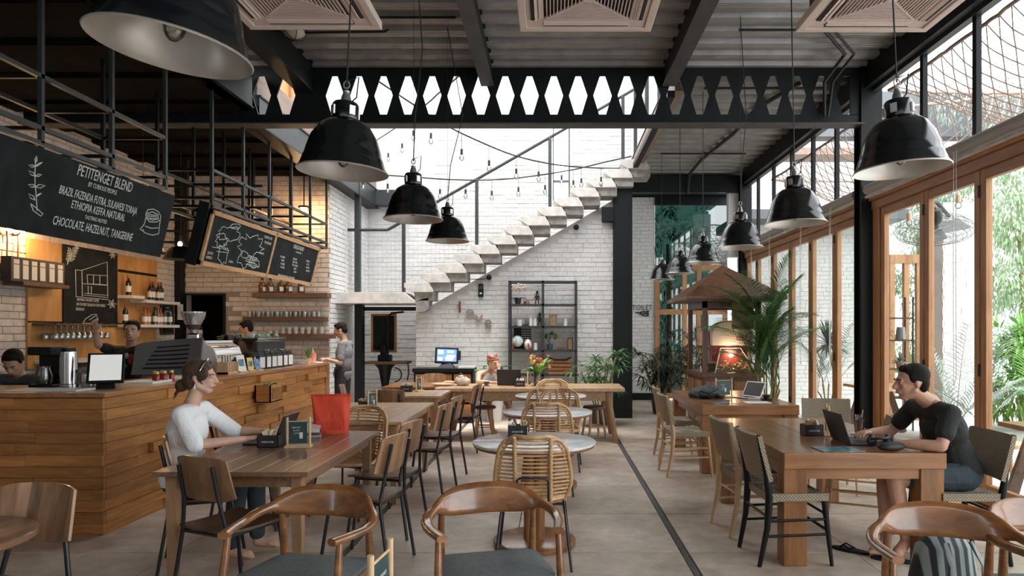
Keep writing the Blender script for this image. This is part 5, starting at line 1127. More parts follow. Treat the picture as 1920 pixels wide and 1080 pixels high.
# till cabinet with monitor
t = thing('till_cabinet', 'black till cabinet with wooden drawer fronts against the brick wall', 'cabinet', (-1.86, 11.75, 0)); W = .52
MB().box(-W, W, -.22, .24, .86, .93).build('cabinet_top', black, t, bevel=.008); MB().box(-W+.02, W-.02, -.18, .22, .05, .86).build('body', black, t)
for k in range(3):
    for z0, z1 in ((.62, .83), (.36, .58), (.1, .32)): d = MB().box(-W+.05+k*.325, -W+.34+k*.325, -.205, -.18, z0, z1).build('drawer', wteakx, t, bevel=.003); MB().ball((-W+.195+k*.325, -.215, (z0+z1)/2), .012, 8, 6).build('knob', blackm, d)
scr = glow('screen_blue', (.05, .1, .55), 1.1)
t = thing('till_monitor', 'black till monitor with a blue touch screen on the cabinet', 'monitor', (-1.83, 11.75, .93)); rm = M.Rotation(R(-14), 4, 'X')@M.Rotation(R(10), 4, 'Z')
tt_ = M.Translation((0, 0, .2)) @ rm
MB().box(-.2, .2, -.02, .02, -.13, .15).xf(tt_).build('bezel', black, t, bevel=.008); s_ = MB().box(-.165, .165, -.023, -.02, -.095, .115).xf(tt_).build('screen', scr, t)
for x0, x1, z0, z1, c in ((-.15, -.06, .03, .1, (.35, .35, .8)), (-.15, -.07, -.085, -.03, (.5, .7, .3)), (.0, .14, -.02, .02, (.8, .2, .2)), (-.03, .12, -.05, -.025, (.8, .7, .2)), (.0, .12, .05, .1, (.15, .3, .8)), (-.02, .1, -.085, -.06, (.2, .5, .7))): MB().box(x0, x1, -.0245, -.023, z0, z1).xf(tt_).build('screen_tile', glow('tile%d' % int(x0*1000+z0*99), c, .8), t)
MB().box(.2, .24, -.02, .03, -.06, .1).xf(tt_).build('card_reader', black, t, bevel=.004); MB().prism([(-.14, -.1, 0), (.14, -.1, 0), (.06, -.02, .1), (-.06, -.02, .1)], (0, .16, 0)).build('stand', black, t, bevel=.006)
o = MB().box(-.14, .14, -.1, .1, 0, .03).build('paper_stack', lab); o.location = (-1.48, 11.72, .93); tag(o, 'stack of white papers on the till cabinet', 'paper')
# open shelf
t = thing('display_shelf', 'tall open black steel shelf with wooden boards against the brick wall', 'shelf', (-.17, 12.05, 0)); xs = [(v-1037)/1280*12.0+.17 for v in (956, 1018, 1080)]
for x in xs:
    for y in (-.14, .14): MB().bar((x, y, 0), (x, y, 2.44), .042, .03).build('post', dgrey, t)
SZ = {}
for nm, py, sides in (('a', 529, ''), ('b', 572, 'l'), ('c', 613, 'r'), ('d', 658, 'lr'), ('e', 703, 'r')):
    z = at(0, py, 12.0).z; SZ[nm] = z+.012
    for y in (-.14, .14): MB().bar((xs[0], y, z), (xs[2], y, z), .03, .034).build('rail', dgrey, t)
    for x in xs: MB().bar((x, -.14, z), (x, .14, z), .03, .03).build('side_rail', dgrey, t)
    for i in (0, 1):
        if nm != 'a': MB().box(xs[i]+.02, xs[i+1]-.02, -.15, .15, z-.012, z+.012).build('shelf_board', wteakx if 'lr'[i] in sides else dgrey, t)
def at_sh(px, nm): return V(((px-1037)/1280*12.0, 12.02, SZ[nm]))
t = thing('orchid_pot', 'white-flowering plant in a dark pot on the top left shelf', 'plant', at_sh(971, 'b')); MB().lathe([(0, 0), (.045, 0), (.06, .1), (0, .09)], 16).build('pot', terra, t, smooth=40); b = MB(); random.seed(4)
for k in range(9): a = k*.7; blade(b, (0, 0, .09), (math.cos(a), math.sin(a), .7), .18, .06, 1, n=4)
b.build('leaves', gl2, t, recalc=False, kind='stuff'); b = MB(); b.tube([(0, 0, .1), (.01, 0, .25)], .006, 5)
for k in range(40): p = V((random.uniform(-.11, .14), random.uniform(-.06, .06), random.uniform(.25, .36))); b.ball(p, (.02, .02, .012), 6, 4)
b.build('flowers', plain('cream_flower', (.62, .5, .42), .7), t, smooth=True, kind='stuff')
def prim(nm, lb, cat, p, mb, m, **k): o = mb.build(nm, m, smooth=k.pop('smooth', 40), **k); o.location = p; tag(o, lb, cat); return o
prim('round_box', 'small round brown box on the top left shelf', 'box', at_sh(987, 'b'), MB().lathe([(0, 0), (.05, 0), (.052, .05), (.045, .055), (.01, .06), (.008, .07), (0, .07)], 18), wteak)
def robot(px, sh, lb):
    t = thing('wooden_figure', lb, 'figurine', at_sh(px, sh)); MB().box(-.03, .03, -.02, .02, .08, .16).build('torso', bxm, t, bevel=.005)
    for s in (-1, 1): MB().bar((s*.02, 0, .08), (s*.03, 0, 0), .02, .02).build('leg', bxm, t); MB().bar((s*.035, 0, .15), (s*.05, 0, .09), .015, .015).build('arm', bxm, t)
    b = MB(); random.seed(px)
    for k in range(26): a = random.uniform(0, 6.28); e = random.uniform(-.2, 1.5); blade(b, (0, 0, .18), (math.cos(a)*math.cos(e), math.sin(a)*math.cos(e), math.sin(e)), .07, .025, .5, n=2)
    b.build('sprout', gl2, t, recalc=False, kind='stuff')
robot(1007, 'b', 'small dark figure planter on the top left shelf'); robot(1012, 'c', 'small dark figure planter on the second left shelf')
t = thing('white_mug', 'white mug at the left of the second shelf', 'mug', at_sh(974, 'c')); MB().lathe([(0, 0), (.045, 0), (.055, .12), (.05, .12), (.04, .01), (0, .01)], 18).build('body', china, t, smooth=40); MB().tube(arc((.05, 0, .07), .03, -80, 80, 8, 'xz'), .006, 6).build('handle', china, t)
prim('white_bottle', 'white bottle with a narrow neck on the second left shelf', 'bottle', at_sh(995, 'c'), MB().lathe([(0, 0), (.032, 0), (.034, .13), (.012, .17), (.012, .21), (0, .21)], 18), china)
prim('white_candle', 'white pillar candle beside the narrow white bottle', 'candle', at_sh(1003, 'c'), MB().lathe([(0, 0), (.036, 0), (.036, .13), (.03, .135), (.005, .13), (.003, .145), (0, .145)], 18), china); prim('white_candle', 'white pillar candle on the second shelf right of the photo frame', 'candle', at_sh(1060, 'c'), MB().lathe([(0, 0), (.034, 0), (.034, .125), (.028, .13), (.005, .125), (.003, .14), (0, .14)], 18), china); prim('white_candle', 'white pillar candle on the third left shelf', 'candle', at_sh(1004, 'd'), MB().lathe([(0, 0), (.033, 0), (.033, .12), (.028, .125), (.005, .12), (.003, .135), (0, .135)], 18), china)
def pf(px, sh, w_, h, lb, c, fm):
    t = thing('photo_frame', lb, 'picture frame', at_sh(px, sh)); MB().box(-w_, w_, 0, .015, 0, h).build('frame', fm, t, bevel=.003); MB().box(-w_+.02, w_-.02, -.002, .001, .02, h-.02).build('picture', c, t)
pf(1037, 'c', .07, .2, 'wooden photo frame on the second right shelf', plain('sepia_photo', (.35, .28, .2), .5, 0, .6, 30), wframe); pf(1069, 'd', .05, .22, 'upright speckled brown frame on the third right shelf', plain('speckle', (.35, .24, .14), .6, 0, .7, 60), wdark)
t = thing('bonsai', 'small bonsai in a blue-grey pot on the third right shelf', 'plant', at_sh(1031, 'd')); MB().lathe([(0, 0), (.045, 0), (.06, .11), (0, .1)], 16).build('pot', plain('blue_pot', (.03, .08, .12), .4), t, smooth=40); MB().tube([(0, 0, .1), (-.02, 0, .17), (.02, 0, .24)], .012, 6).build('trunk', wdark, t, smooth=60); b = MB(); random.seed(6)
for k in range(90): a = random.uniform(0, 6.28); c = random.choice(((-.06, .26), (.1, .24), (.03, .3))); blade(b, (c[0], 0, c[1]), (math.cos(a), random.uniform(-1, 1), math.sin(a)), .07, .022, .4, n=2)
b.build('leaves', gl1, t, recalc=False, kind='stuff')
prim('brown_bowl', 'small brown bowl beside the bonsai', 'bowl', at_sh(1050, 'd'), MB().lathe([(0, 0), (.03, 0), (.05, .04), (.045, .045), (.02, .015), (0, .012)], 16), wteak)
t = thing('gift_basket', 'clear-wrapped baskets with red ribbons and a black poster on the third left shelf', 'basket', at_sh(977, 'd')); MB().box(-.13, .18, .03, .045, .02, .44).build('poster', slate, t)
for i in range(7): text('COFFEE BEANS', .03, t, chalk, M.Translation(at_sh(977, 'd')) @ frame_m((.09, .028, .38-i*.04), UX, UZ), sx=.9)
for k, (x, z, rx) in enumerate(((-.06, .16, .1), (.12, .1, .07))): MB().ball((x, -.03, z), (rx, .06, .1), 12, 8).build('wrapped_bundle', plain('cello%d' % k, ((.5, .6, .58), (.66, .6, .6))[k], .2, 0, .4, 20), t, smooth=50)
MB().tube([(-.12, -.08, .12), (-.13, -.1, .02), (-.12, -.09, 0)], .012, 6).tube([(.13, -.09, .12), (.16, -.1, .02), (.17, -.09, -.05)], .012, 6).build('red_ribbon', foil, t, smooth=60)
t = thing('crate', 'slatted wooden carrier with black handles on the bottom right shelf', 'crate', at_sh(1050, 'e')); 
for k in range(4): MB().box(-.2, .2, -.12, -.1, .01+k*.065, .055+k*.065).build('slat', wteakx, t)
MB().box(-.2, .2, -.1, .1, 0, .24).build('inner_box', wdark, t); MB().tube([(-.19, -.12, .3), (-.1, -.13, .26), (.1, -.13, .26), (.19, -.12, .3)], .015, 6).build('leather_handle', black, t, smooth=60)
# plants indoors
rhapis('lady palm with fan leaves standing right of the black shelf', (.78, 11.35, 0), 1.35, 7, gl1, 2, spread=.7, fan=.27); rhapis('dark lady palm below the toilet sign by the end glazing', (2.02, 12.9, 0), 1.55, 8, gl2, 3, spread=.8, fan=.33); rhapis('dark lady palm behind the kiosk by the end glazing', (2.75, 14.2, 0), 1.7, 6, gl2, 13, spread=.8, fan=.33)
palm('large areca palm arching over the kiosk roof by the glass doors', (3.12, 9.95, 0), 2.7, 26, 1.5, gl1, 40, .42, 1.25, seed=21, az0=2.5, stems=9, lw=.015)
t = thing('variegated_plant', 'broad-leafed green plant behind the woman with the headband', 'plant', (-1.02, 11.8, 0)); MB().lathe([(0, 0), (.13, 0), (.17, .55), (.15, .55), (0, .5)], 20).build('pot', potw, t, smooth=40); random.seed(8)
for k in range(16): b = MB(); a = k*2.4; blade(b, (0, 0, .55+.02*k), (math.cos(a)*.7, math.sin(a)*.7, 1.1), random.uniform(.44, .58), .09, 1.7, n=6); b.build('leaf', gl1 if k % 2 else gl4, t, recalc=False)
# ================================================================ KIOSK
K = V((2.78, 11.2, 0)); t = thing('wooden_kiosk', 'roofed teak kiosk with four posts holding the popcorn machine', 'kiosk', K); hw = .45; hd = .6
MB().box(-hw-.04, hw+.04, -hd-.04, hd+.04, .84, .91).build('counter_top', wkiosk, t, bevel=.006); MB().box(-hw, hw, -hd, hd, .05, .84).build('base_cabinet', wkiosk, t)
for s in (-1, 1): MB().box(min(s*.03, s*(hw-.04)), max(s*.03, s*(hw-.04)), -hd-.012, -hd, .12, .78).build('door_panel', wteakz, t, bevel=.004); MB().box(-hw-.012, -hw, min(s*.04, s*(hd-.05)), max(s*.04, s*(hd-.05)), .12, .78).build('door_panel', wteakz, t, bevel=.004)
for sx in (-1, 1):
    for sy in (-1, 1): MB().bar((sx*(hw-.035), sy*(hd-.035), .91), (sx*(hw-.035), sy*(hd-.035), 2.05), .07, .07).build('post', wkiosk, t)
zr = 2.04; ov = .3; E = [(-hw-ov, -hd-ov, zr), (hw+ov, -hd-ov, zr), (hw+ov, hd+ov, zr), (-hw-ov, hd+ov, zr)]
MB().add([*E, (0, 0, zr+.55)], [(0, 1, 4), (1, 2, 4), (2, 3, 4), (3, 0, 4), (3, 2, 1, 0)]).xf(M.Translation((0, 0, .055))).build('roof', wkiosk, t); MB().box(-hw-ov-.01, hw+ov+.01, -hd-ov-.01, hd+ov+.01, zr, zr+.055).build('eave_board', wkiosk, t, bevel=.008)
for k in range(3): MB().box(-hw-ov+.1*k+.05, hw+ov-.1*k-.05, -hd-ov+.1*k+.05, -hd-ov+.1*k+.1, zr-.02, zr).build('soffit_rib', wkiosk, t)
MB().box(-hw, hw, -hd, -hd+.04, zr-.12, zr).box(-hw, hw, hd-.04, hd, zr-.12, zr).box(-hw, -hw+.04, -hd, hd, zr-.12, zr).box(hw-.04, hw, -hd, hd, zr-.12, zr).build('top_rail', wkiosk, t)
o = MB().sheet([[V((-.02+.34*u, -hd-.05-.01*math.sin(u*9)*v, zr-.03-.42*v)) for v in [j/6 for j in range(7)]] for u in [i/10 for i in range(11)]], .006).build('burlap_cloth', plain('burlap', (.32, .22, .11), .9, 0, .2, 90), smooth=60); o.location = K; tag(o, 'brown burlap cloth hanging under the kiosk roof', 'cloth')
t = thing('popcorn_machine', 'rounded white and red popcorn machine with a lit glass front in the kiosk', 'machine', K+V((.03, -.25, .91))); crm = plain('cream_enamel', (.66, .6, .55), .25); redp = plain('wine_red_panel', (.3, .03, .05), .35, 0, .5, 9)
prof = [(-.3, .42), (-.3, .6)]+[(-.3*math.cos(a)*1.0, .6+.22*math.sin(a)) for a in [math.pi*i/14 for i in range(1, 14)]]+[(.3, .6), (.3, .42)]
MB().prism([(x, -.12, z) for x, z in prof], (0, .3, 0)).build('cream_hood', crm, t, bevel=.02, seg=3); MB().box(-.28, .28, -.1, .16, .06, .42).build('cabinet_body', redp, t, bevel=.01)
MB().box(.1, .2, -.125, -.12, .5, .56).build('display', acd, t); text('51:27', .035, t, glow('red_digits', (1, .1, .05), 2), M.Translation(t.location) @ frame_m((.15, -.127, .53), UX, UZ))
text('POPCORN', .05, t, crm, M.Translation(t.location) @ frame_m((-.02, -.104, .33), UX, UZ)); MB().ball((.2, -.11, .25), (.06, .02, .07), 12, 8).build('pink_emblem', plain('pink', (.6, .25, .28), .5), t, smooth=True)
MB().lathe([(.09, 0), (.07, .2), (.03, .28), (0, .28)], 20, (-.36, .05, .42)).build('side_light', plain('pinkish', (.5, .3, .3), .3), t, smooth=50)
glassk = glassy('kiosk_glass', (.95, .9, .82), .6, .03, .03); MB().add([(-.3, -.38, 0), (.34, -.38, 0), (.16, -.14, .38), (-.16, -.14, .38), (-.3, -.1, 0), (.34, -.1, 0)], [(0, 1, 2, 3), (0, 3, 4), (1, 5, 2)]).build('sloped_glass', glassk, t); MB().tube([(-.3, -.38, .0), (-.16, -.14, .38), (.16, -.14, .38), (.34, -.38, 0)], .009, 6).build('glass_frame', crm, t)
b = MB(); random.seed(3)
for k in range(240): b.ball((random.uniform(-.24, .26), random.uniform(-.34, -.13), .02+random.random()**2*.16), random.uniform(.012, .02), 5, 3)
b.build('popcorn', plain('popcorn', (.75, .55, .3), .8), t, kind='stuff')
l = bpy.data.objects.new('popcorn_light', bpy.data.lights.new('popcorn_light', 'POINT')); COL.objects.link(l); l.location = K+V((.03, -.47, 1.22)); l.data.energy = 2; l.data.color = (1, .7, .4); l.data.shadow_soft_size = .05
b = MB().mat(0)
o = MB().prism([(-.12, -.12, 0), (.12, -.12, 0), (.1, .1, .2), (-.1, .1, .2)], (0, .02, 0)).build('glass_scoop_box', glassk); o.location = K+V((-.33, -.42, .92)); tag(o, 'small tilted glass tray left of the popcorn machine', 'tray')
for k in range(4): prim('popcorn_cup', 'red and white paper cup in the row on the kiosk edge', 'cup', K+V((-.39, -.52+.09*k, .91)), MB().lathe([(0, 0), (.025, 0), (.035, .09), (.032, .09), (0, .01)], 12), lab)['group'] = 'paper cups on the kiosk edge'
# ================================================================ PEOPLE
def caps(b, p, q, r0, r1, n=12):
    p = V(p); q = V(q); d = (q-p); L = d.length; d = d.normalized() if L > 1e-6 else V((0, 0, 1)); pts = []; rr = []
    for k in range(4): a = math.pi/2*k/4; pts.append(p-d*r0*math.cos(a)); rr.append(max(.0008, r0*math.sin(a)))
    pts += [p, q]; rr += [r0, r1]
    for k in range(1, 5): a = math.pi/2*k/4; pts.append(q+d*r1*math.sin(a)); rr.append(max(.0008, r1*math.cos(a)))
    b.tube(pts, rr, n)
def fuse(b, name, mat, parent, vox=.008, smooth=6):
    me = bpy.data.meshes.new(name); me.from_pydata(b.v, [], b.f); o = bpy.data.objects.new(name, me); COL.objects.link(o)
    m = o.modifiers.new('r', 'REMESH'); m.mode = 'VOXEL'; m.voxel_size = vox; m.use_smooth_shade = True
    s = o.modifiers.new('s', 'SMOOTH'); s.iterations = smooth; s.factor = .5
    bpy.context.view_layer.update(); ev = o.evaluated_get(bpy.context.evaluated_depsgraph_get()); nm = bpy.data.meshes.new_from_object(ev)
    bpy.data.objects.remove(o); bpy.data.meshes.remove(me)
    nm.name = name; inv = parent.matrix_basis.inverted(); nm.transform(inv); nm.materials.clear(); nm.materials.append(mat)
    nm.polygons.foreach_set('use_smooth', [True]*len(nm.polygons))
    o = bpy.data.objects.new(name, nm); COL.objects.link(o); o.parent = parent; return o
def cloth(name, c, bump=.6, sc=9, rough=.85):
    m, n, p = newmat(name); mp = coords(n, (1, 1, .6), False); t = n.nodes.new('ShaderNodeTexNoise'); t.inputs['Scale'].default_value = sc; t.inputs['Detail'].default_value = 3; t.inputs['Distortion'].default_value = 1.2; n.links.new(mp.outputs[0], t.inputs[0])
    b_ = n.nodes.new('ShaderNodeBump'); b_.inputs['Strength'].default_value = bump; b_.inputs['Distance'].default_value = .03; n.links.new(t.outputs[0], b_.inputs['Height']); n.links.new(b_.outputs[0], p.inputs['Normal'])
    p.inputs['Base Color'].default_value = (*c, 1); p.inputs['Roughness'].default_value = rough; return m
def skin(name, c):
    m, n, p = newmat(name); p.inputs['Base Color'].default_value = (*c, 1); p.inputs['Roughness'].default_value = .5
    mp = coords(n, (1, 1, 1), False); t = n.nodes.new('ShaderNodeTexNoise'); t.inputs['Scale'].default_value = 14; n.links.new(mp.outputs[0], t.inputs[0]); r = ramp(n, [(.3, tuple(x*.88 for x in c)), (.7, tuple(min(1, x*1.1) for x in c))]); n.links.new(t.outputs[0], r.inputs[0]); n.links.new(r.outputs[0], p.inputs['Base Color']); return m
sk1 = skin('skin_fair', (.55, .3, .21)); sk2 = skin('skin_tan', (.46, .26, .17)); sk3 = skin('skin_light', (.62, .37, .27))
hair1 = plain('hair_dark', (.008, .006, .005), .65, 0, .4, 90, .9, 120, spec=.2); hair2 = plain('hair_brown', (.07, .036, .02), .6, 0, .6, 60, .9, 120); eyew = plain('eye_white', (.6, .58, .55), .3); eyed = plain('eye_dark', (.02, .012, .01), .2); lipm = plain('lips', (.42, .16, .13), .5)
def hand(b, w, d, pn, curl=.35, s=1.0, spread=1.0, side=1):
    """w wrist, d direction of the fingers, pn normal of the palm's back, side +1/-1 where the thumb leaves"""
    w = V(w); d = V(d).normalized(); pn = V(pn); pn = (pn-d*pn.dot(d)).normalized(); x = d.cross(pn)*side
    fm = M((x, d, pn)).transposed(); b.ball(w+d*.045*s, (.038*s, .052*s, .016*s), 14, 10, fm); b.ball(w+d*.07*s, (.038*s, .026*s, .014*s), 12, 8, fm)
    for i, (o, l) in enumerate(((.028, .068), (.0095, .078), (-.0095, .072), (-.028, .056))):
        p = w+d*.075*s+x*o*s; a = 0; dd = (d+x*o*2.4*spread).normalized(); r = .0088*s
        for j, f in enumerate((.45, .3, .25)):
            a += curl*(.7, 1.1, .8)[j]; q = p+(dd*math.cos(a)-pn*math.sin(a))*l*f*s; caps(b, p, q, r, r*.92, 8); p = q; r *= .92
    p = w+d*.02*s+x*.025*s; q = w+d*.05*s+x*.052*s-pn*.012*s; caps(b, p, q, .013*s, .0105*s, 8); caps(b, q, q+d*.03*s+x*.006*s-pn*.008*s, .0105*s, .0085*s, 8)
def head(b, c, f, s, u, k=1.0):
    fm = M((s, f, u)).transposed(); P = lambda x, y, z: c+(s*x+f*y+u*z)*k
    b.ball(P(0, -.012, .028), (.074*k, .094*k, .085*k), 20, 14, fm); b.ball(P(0, .02, -.03), (.06*k, .07*k, .08*k), 18, 12, fm); b.ball(P(0, .05, -.092), (.03*k, .028*k, .022*k), 12, 8, fm)
    b.ball(P(0, .075, .018), (.052*k, .018*k, .02*k), 12, 8, fm)
    for q in (-1, 1): caps(b, P(.058*q, .0, -.05), P(.02*q, .055, -.09), .022*k, .02*k); b.ball(P(.035*q, .06, -.02), (.02*k, .02*k, .02*k), 10, 8, fm); b.ball(P(.076*q, -.012, -.008), (.008*k, .016*k, .025*k), 10, 8, fm)
    caps(b, P(0, .088, .01), P(0, .108, -.028), .009*k, .0135*k, 8); caps(b, P(-.012, .097, -.033), P(.012, .097, -.033), .009*k, .009*k, 8); caps(b, P(-.018, .083, -.06), P(.018, .083, -.06), .012*k, .012*k, 8)
def figure(label, pel, che, nek, hc, face, sh, el, wr, hd, kn, an, toe, sk=sk1, shirt=None, sleeve=.6, pants=None, plen=1.0, hair=hair1, style='short', vox=.008, g=1.0, hipw=.09, hk=1.0, shoes=None, curl=.35, hips=None, up=UZ, tank=False, long_shirt=.0, shirtn='t_shirt', pantsn='trousers', eyes=True, thick=1.0):
    pel, che, nek, hc, face = V(pel), V(che), V(nek), V(hc), V(face).normalized()
    t = thing('person', label, 'person', (pel.x, pel.y, 0))
    sh = [V(p) for p in sh]; el = [V(p) for p in el]; wr = [V(p) for p in wr]; kn = [V(p) for p in kn]; an = [V(p) for p in an]; toe = [V(p) for p in toe]
    ax = (sh[1]-sh[0]).normalized(); spine = (che-pel).normalized(); fw = ax.cross(spine).normalized(); tm = M((ax, fw, spine)).transposed()
    hip = hips and [V(p) for p in hips] or [pel-ax*hipw, pel+ax*hipw]
    u = (V(up)-face*face.dot(V(up))).normalized(); s = face.cross(u)
    G = g*thick
    def torso(b, e=0, low=True):
        b.ball(pel+spine*.02, (.155*G+e, .115*G+e, .12+e), 18, 12, tm); b.ball((pel+che)/2, (.135*G+e, .1*G+e, .15+e), 18, 12, tm); b.ball(che, (.16*G+e, .108*G+e, .15+e), 18, 12, tm); b.ball(che+spine*.07, (.15*G+e, .085*G+e, .1+e), 18, 12, tm)
        caps(b, sh[0], sh[1], .05*g+e, .05*g+e); caps(b, nek-spine*.06, nek, .075*g+e*.6, .052*g+e*.3)
        for q in (0, 1): caps(b, nek-spine*.02, sh[q], .045*g+e, .045*g+e)
    b = MB(); torso(b); head(b, hc, face, s, u, hk); caps(b, nek-spine*.03, hc-u*.05*hk-face*.012, .056*g, .05*g)
    for q in (0, 1):
        caps(b, sh[q], el[q], .049*g, .037*g); caps(b, el[q], el[q].lerp(wr[q], .35), .037*g, .038*g); caps(b, el[q].lerp(wr[q], .3), wr[q], .038*g, .024*g)
        d, pn, c_ = hd[q][:3]; hand(b, wr[q], d, pn, c_, .98*g if g > .9 else .95, 1, hd[q][3] if len(hd[q]) > 3 else 1)
        caps(b, hip[q], kn[q], .088*g, .056*g); caps(b, kn[q], kn[q].lerp(an[q], .3), .054*g, .055*g); caps(b, kn[q].lerp(an[q], .25), an[q], .056*g, .035*g)
        fd = (toe[q]-an[q]); caps(b, an[q]-V((0, 0, .02)), an[q].lerp(toe[q], .75), .036*g, .034*g); fh = V((fd.x, fd.y, 0)).normalized(); fs = fh.cross(UZ)
        for j in range(5): caps(b, an[q].lerp(toe[q], .6)+fs*(.028-.014*j), toe[q]+fs*(.028-.014*j)-fh*.006*abs(j-1), .016, .0105-.0008*j, 8)
    body = fuse(b, 'body', sk, t, vox)
    if shirt:
        b = MB(); e = .014
        b.ball(pel+spine*(.04-long_shirt), (.155*G+e+.008, .118*G+e+.008, .11+e), 18, 12, tm); b.ball((pel+che)/2, (.142*G+e, .108*G+e, .16+e), 18, 12, tm); b.ball(che, (.163*G+e, .112*G+e, .15+e), 18, 12, tm); b.ball(che+spine*.07, (.15*G+e, .087*G+e, .1+e), 18, 12, tm)
        if not tank:
            caps(b, sh[0], sh[1], .052*g+e, .052*g+e)
            for q in (0, 1):
                caps(b, nek-spine*.045, sh[q], .046*g+e*.8, .047*g+e); a_ = min(1, sleeve/.5*.5*2) if sleeve < .5 else 1
                m_ = sh[q].lerp(el[q], min(1, sleeve)); caps(b, sh[q], m_, .05*g+e, .043*g+e+.004)
                if sleeve > 1: caps(b, el[q], el[q].lerp(wr[q], sleeve-1), .04*g+e, .038*g+e)
        else:
            for q in (0, 1): caps(b, che+spine*.1+ax*(q*2-1)*.07+fw*.06, nek+ax*(q*2-1)*.075-spine*.0, .02, .02); caps(b, nek+ax*(q*2-1)*.075, che+spine*.08+ax*(q*2-1)*.07-fw*.07, .02, .02)
        fuse(b, shirtn, shirt, t, max(.009, vox), 4)
    if pants:
        b = MB(); e = .012; b.ball(pel, (.158*G+e, .12*G+e, .115+e), 18, 12, tm)
        for q in (0, 1):
            k = kn[q]; f1 = min(1, plen*2); caps(b, hip[q], hip[q].lerp(k, f1), .09*g+e, .06*g+e+(.012 if plen < .5 else 0))
            if plen > .5: caps(b, k, k.lerp(an[q], (plen-.5)*2), .06*g+e, .045*g+e)
        fuse(b, pantsn, pants, t, max(.009, vox), 4)
    if shoes:
        for q in (0, 1):
            b = MB(); caps(b, an[q]-V((0, 0, .025)), toe[q], .045, .042); fuse(b, 'shoe', shoes, t, .009, 3)
    k = hk; P = lambda x, y, z: hc+(s*x+face*y+u*z)*k; fm = M((s, face, u)).transposed()
    b = MB()
    if style == 'short':
        b.ball(P(0, -.026, .048), (.081*k, .094*k, .079*k), 20, 14, fm); b.ball(P(0, -.06, .0), (.068*k, .052*k, .075*k), 16, 10, fm); b.ball(P(0, .025, .088), (.06*k, .048*k, .03*k), 14, 8, fm)
        for q in (-1, 1): b.ball(P(.066*q, -.005, .035), (.014*k, .04*k, .04*k), 10, 8, fm)
    elif style == 'bun':
        b.ball(P(0, -.024, .044), (.084*k, .1*k, .083*k), 20, 14, fm); b.ball(P(0, -.06, -.015), (.074*k, .06*k, .08*k), 16, 10, fm); b.ball(P(0, -.125, -.06), (.045*k, .042*k, .045*k), 14, 10, fm); b.ball(P(0, -.1, -.045), (.04*k, .04*k, .03*k), 10, 8, fm)
        for q in (-1, 1): b.ball(P(.066*q, .03, .03), (.02*k, .045*k, .05*k), 10, 8, fm); caps(b, P(.07*q, .0, 0), P(.06*q, .04, -.05), .01, .004, 6)
        for j in range(5): a = j*1.3; caps(b, P(.0, -.13, -.07), P(.03*math.sin(a), -.15-.01*j, -.12-.02*(j % 3)), .012, .004, 6)
    elif style == 'wrap':
        b.ball(P(0, -.02, .045), (.083*k, .098*k, .078*k), 20, 14, fm); b.ball(P(0, -.06, -.01), (.07*k, .055*k, .07*k), 16, 10, fm)
    if style: fuse(b, 'hair', hair, t, .006, 3)
    if eyes:
        for q in (-1, 1):
            MB().ball(P(.032*q, .0755, .0), (.0125*k, .0075*k, .0055*k), 10, 8, fm).build('eye', eyew, t, world=True, smooth=True); MB().ball(P(.032*q, .0805, .0), (.0062*k, .0035*k, .0058*k), 8, 6, fm).build('iris', eyed, t, world=True, smooth=True)
            MB().tube([P(.016*q, .093, .02), P(.034*q, .093, .026), P(.052*q, .078, .021)], .0035*k, 5).build('eyebrow', hair, t, world=True)
        MB().ball(P(0, .092, -.062), (.02*k, .008*k, .007*k), 12, 8, fm).build('lips', lipm, t, world=True, smooth=True)
    return t, P, fm, (ax, fw, spine)
blk = cloth('black_cotton', (.018, .019, .02)); gry = cloth('grey_jersey', (.17, .16, .17)); wht = cloth('white_linen', (.86, .87, .88), .7, 8); nav = cloth('navy_denim', (.035, .05, .065)); blkp = cloth('black_denim', (.02, .02, .022)); dgr = cloth('slate_jersey', (.07, .085, .095)); wtk = cloth('white_cotton', (.85, .84, .82))
# man in the black shirt at the teak table, looking left
figure('dark-haired man in a black t-shirt and shorts sitting at the teak table looking left', (2.84, 4.78, .56), (2.72, 4.76, .88), (2.63, 4.76, 1.07), (2.475, 4.72, 1.2), (-1, .12, -.05), [(2.66, 4.57, 1.0), (2.62, 4.96, 1.0)], [(2.56, 4.5, .795), (2.5, 5.04, .82)], [(2.33, 4.66, .79), (2.30, 4.96, .82)], [((-.8, .5, .12), (0, -.2, 1), .4, -1), ((-.75, -.45, .05), (0, 0, 1), .45, 1)],
    [(2.33, 4.66, .55), (2.38, 4.9, .56)], [(2.42, 4.68, .13), (2.33, 4.78, .1)], [(2.3, 4.58, .04), (2.18, 4.66, .04)], sk=sk1, shirt=blk, sleeve=.62, pants=nav, plen=.36, hair=hair1, vox=.006, pantsn='shorts', hips=[(2.8, 4.68, .56), (2.8, 4.88, .56)], hk=1.06, g=1.04)
for (x, y, r, lb) in ((2.29, 4.62, R(60), 'black flip-flop under the seated man, front one'), (2.1, 4.82, R(50), 'black flip-flop under the seated man, rear one')):
    t = thing('flip_flop', lb, 'sandal', (x, y, 0), r, 'black flip-flops'); MB().prism([(.045*math.cos(a)*(1 if math.sin(a) > 0 else .85), .13*math.sin(a), 0) for a in [2*math.pi*i/20 for i in range(20)]], (0, 0, .018)).build('sole', black, t, bevel=.003); MB().tube([(-.04, -.02, .015), (-.02, .04, .045), (0, .07, .02), (.02, .04, .045), (.04, -.02, .015)], .007, 6).build('strap', black, t, smooth=60)
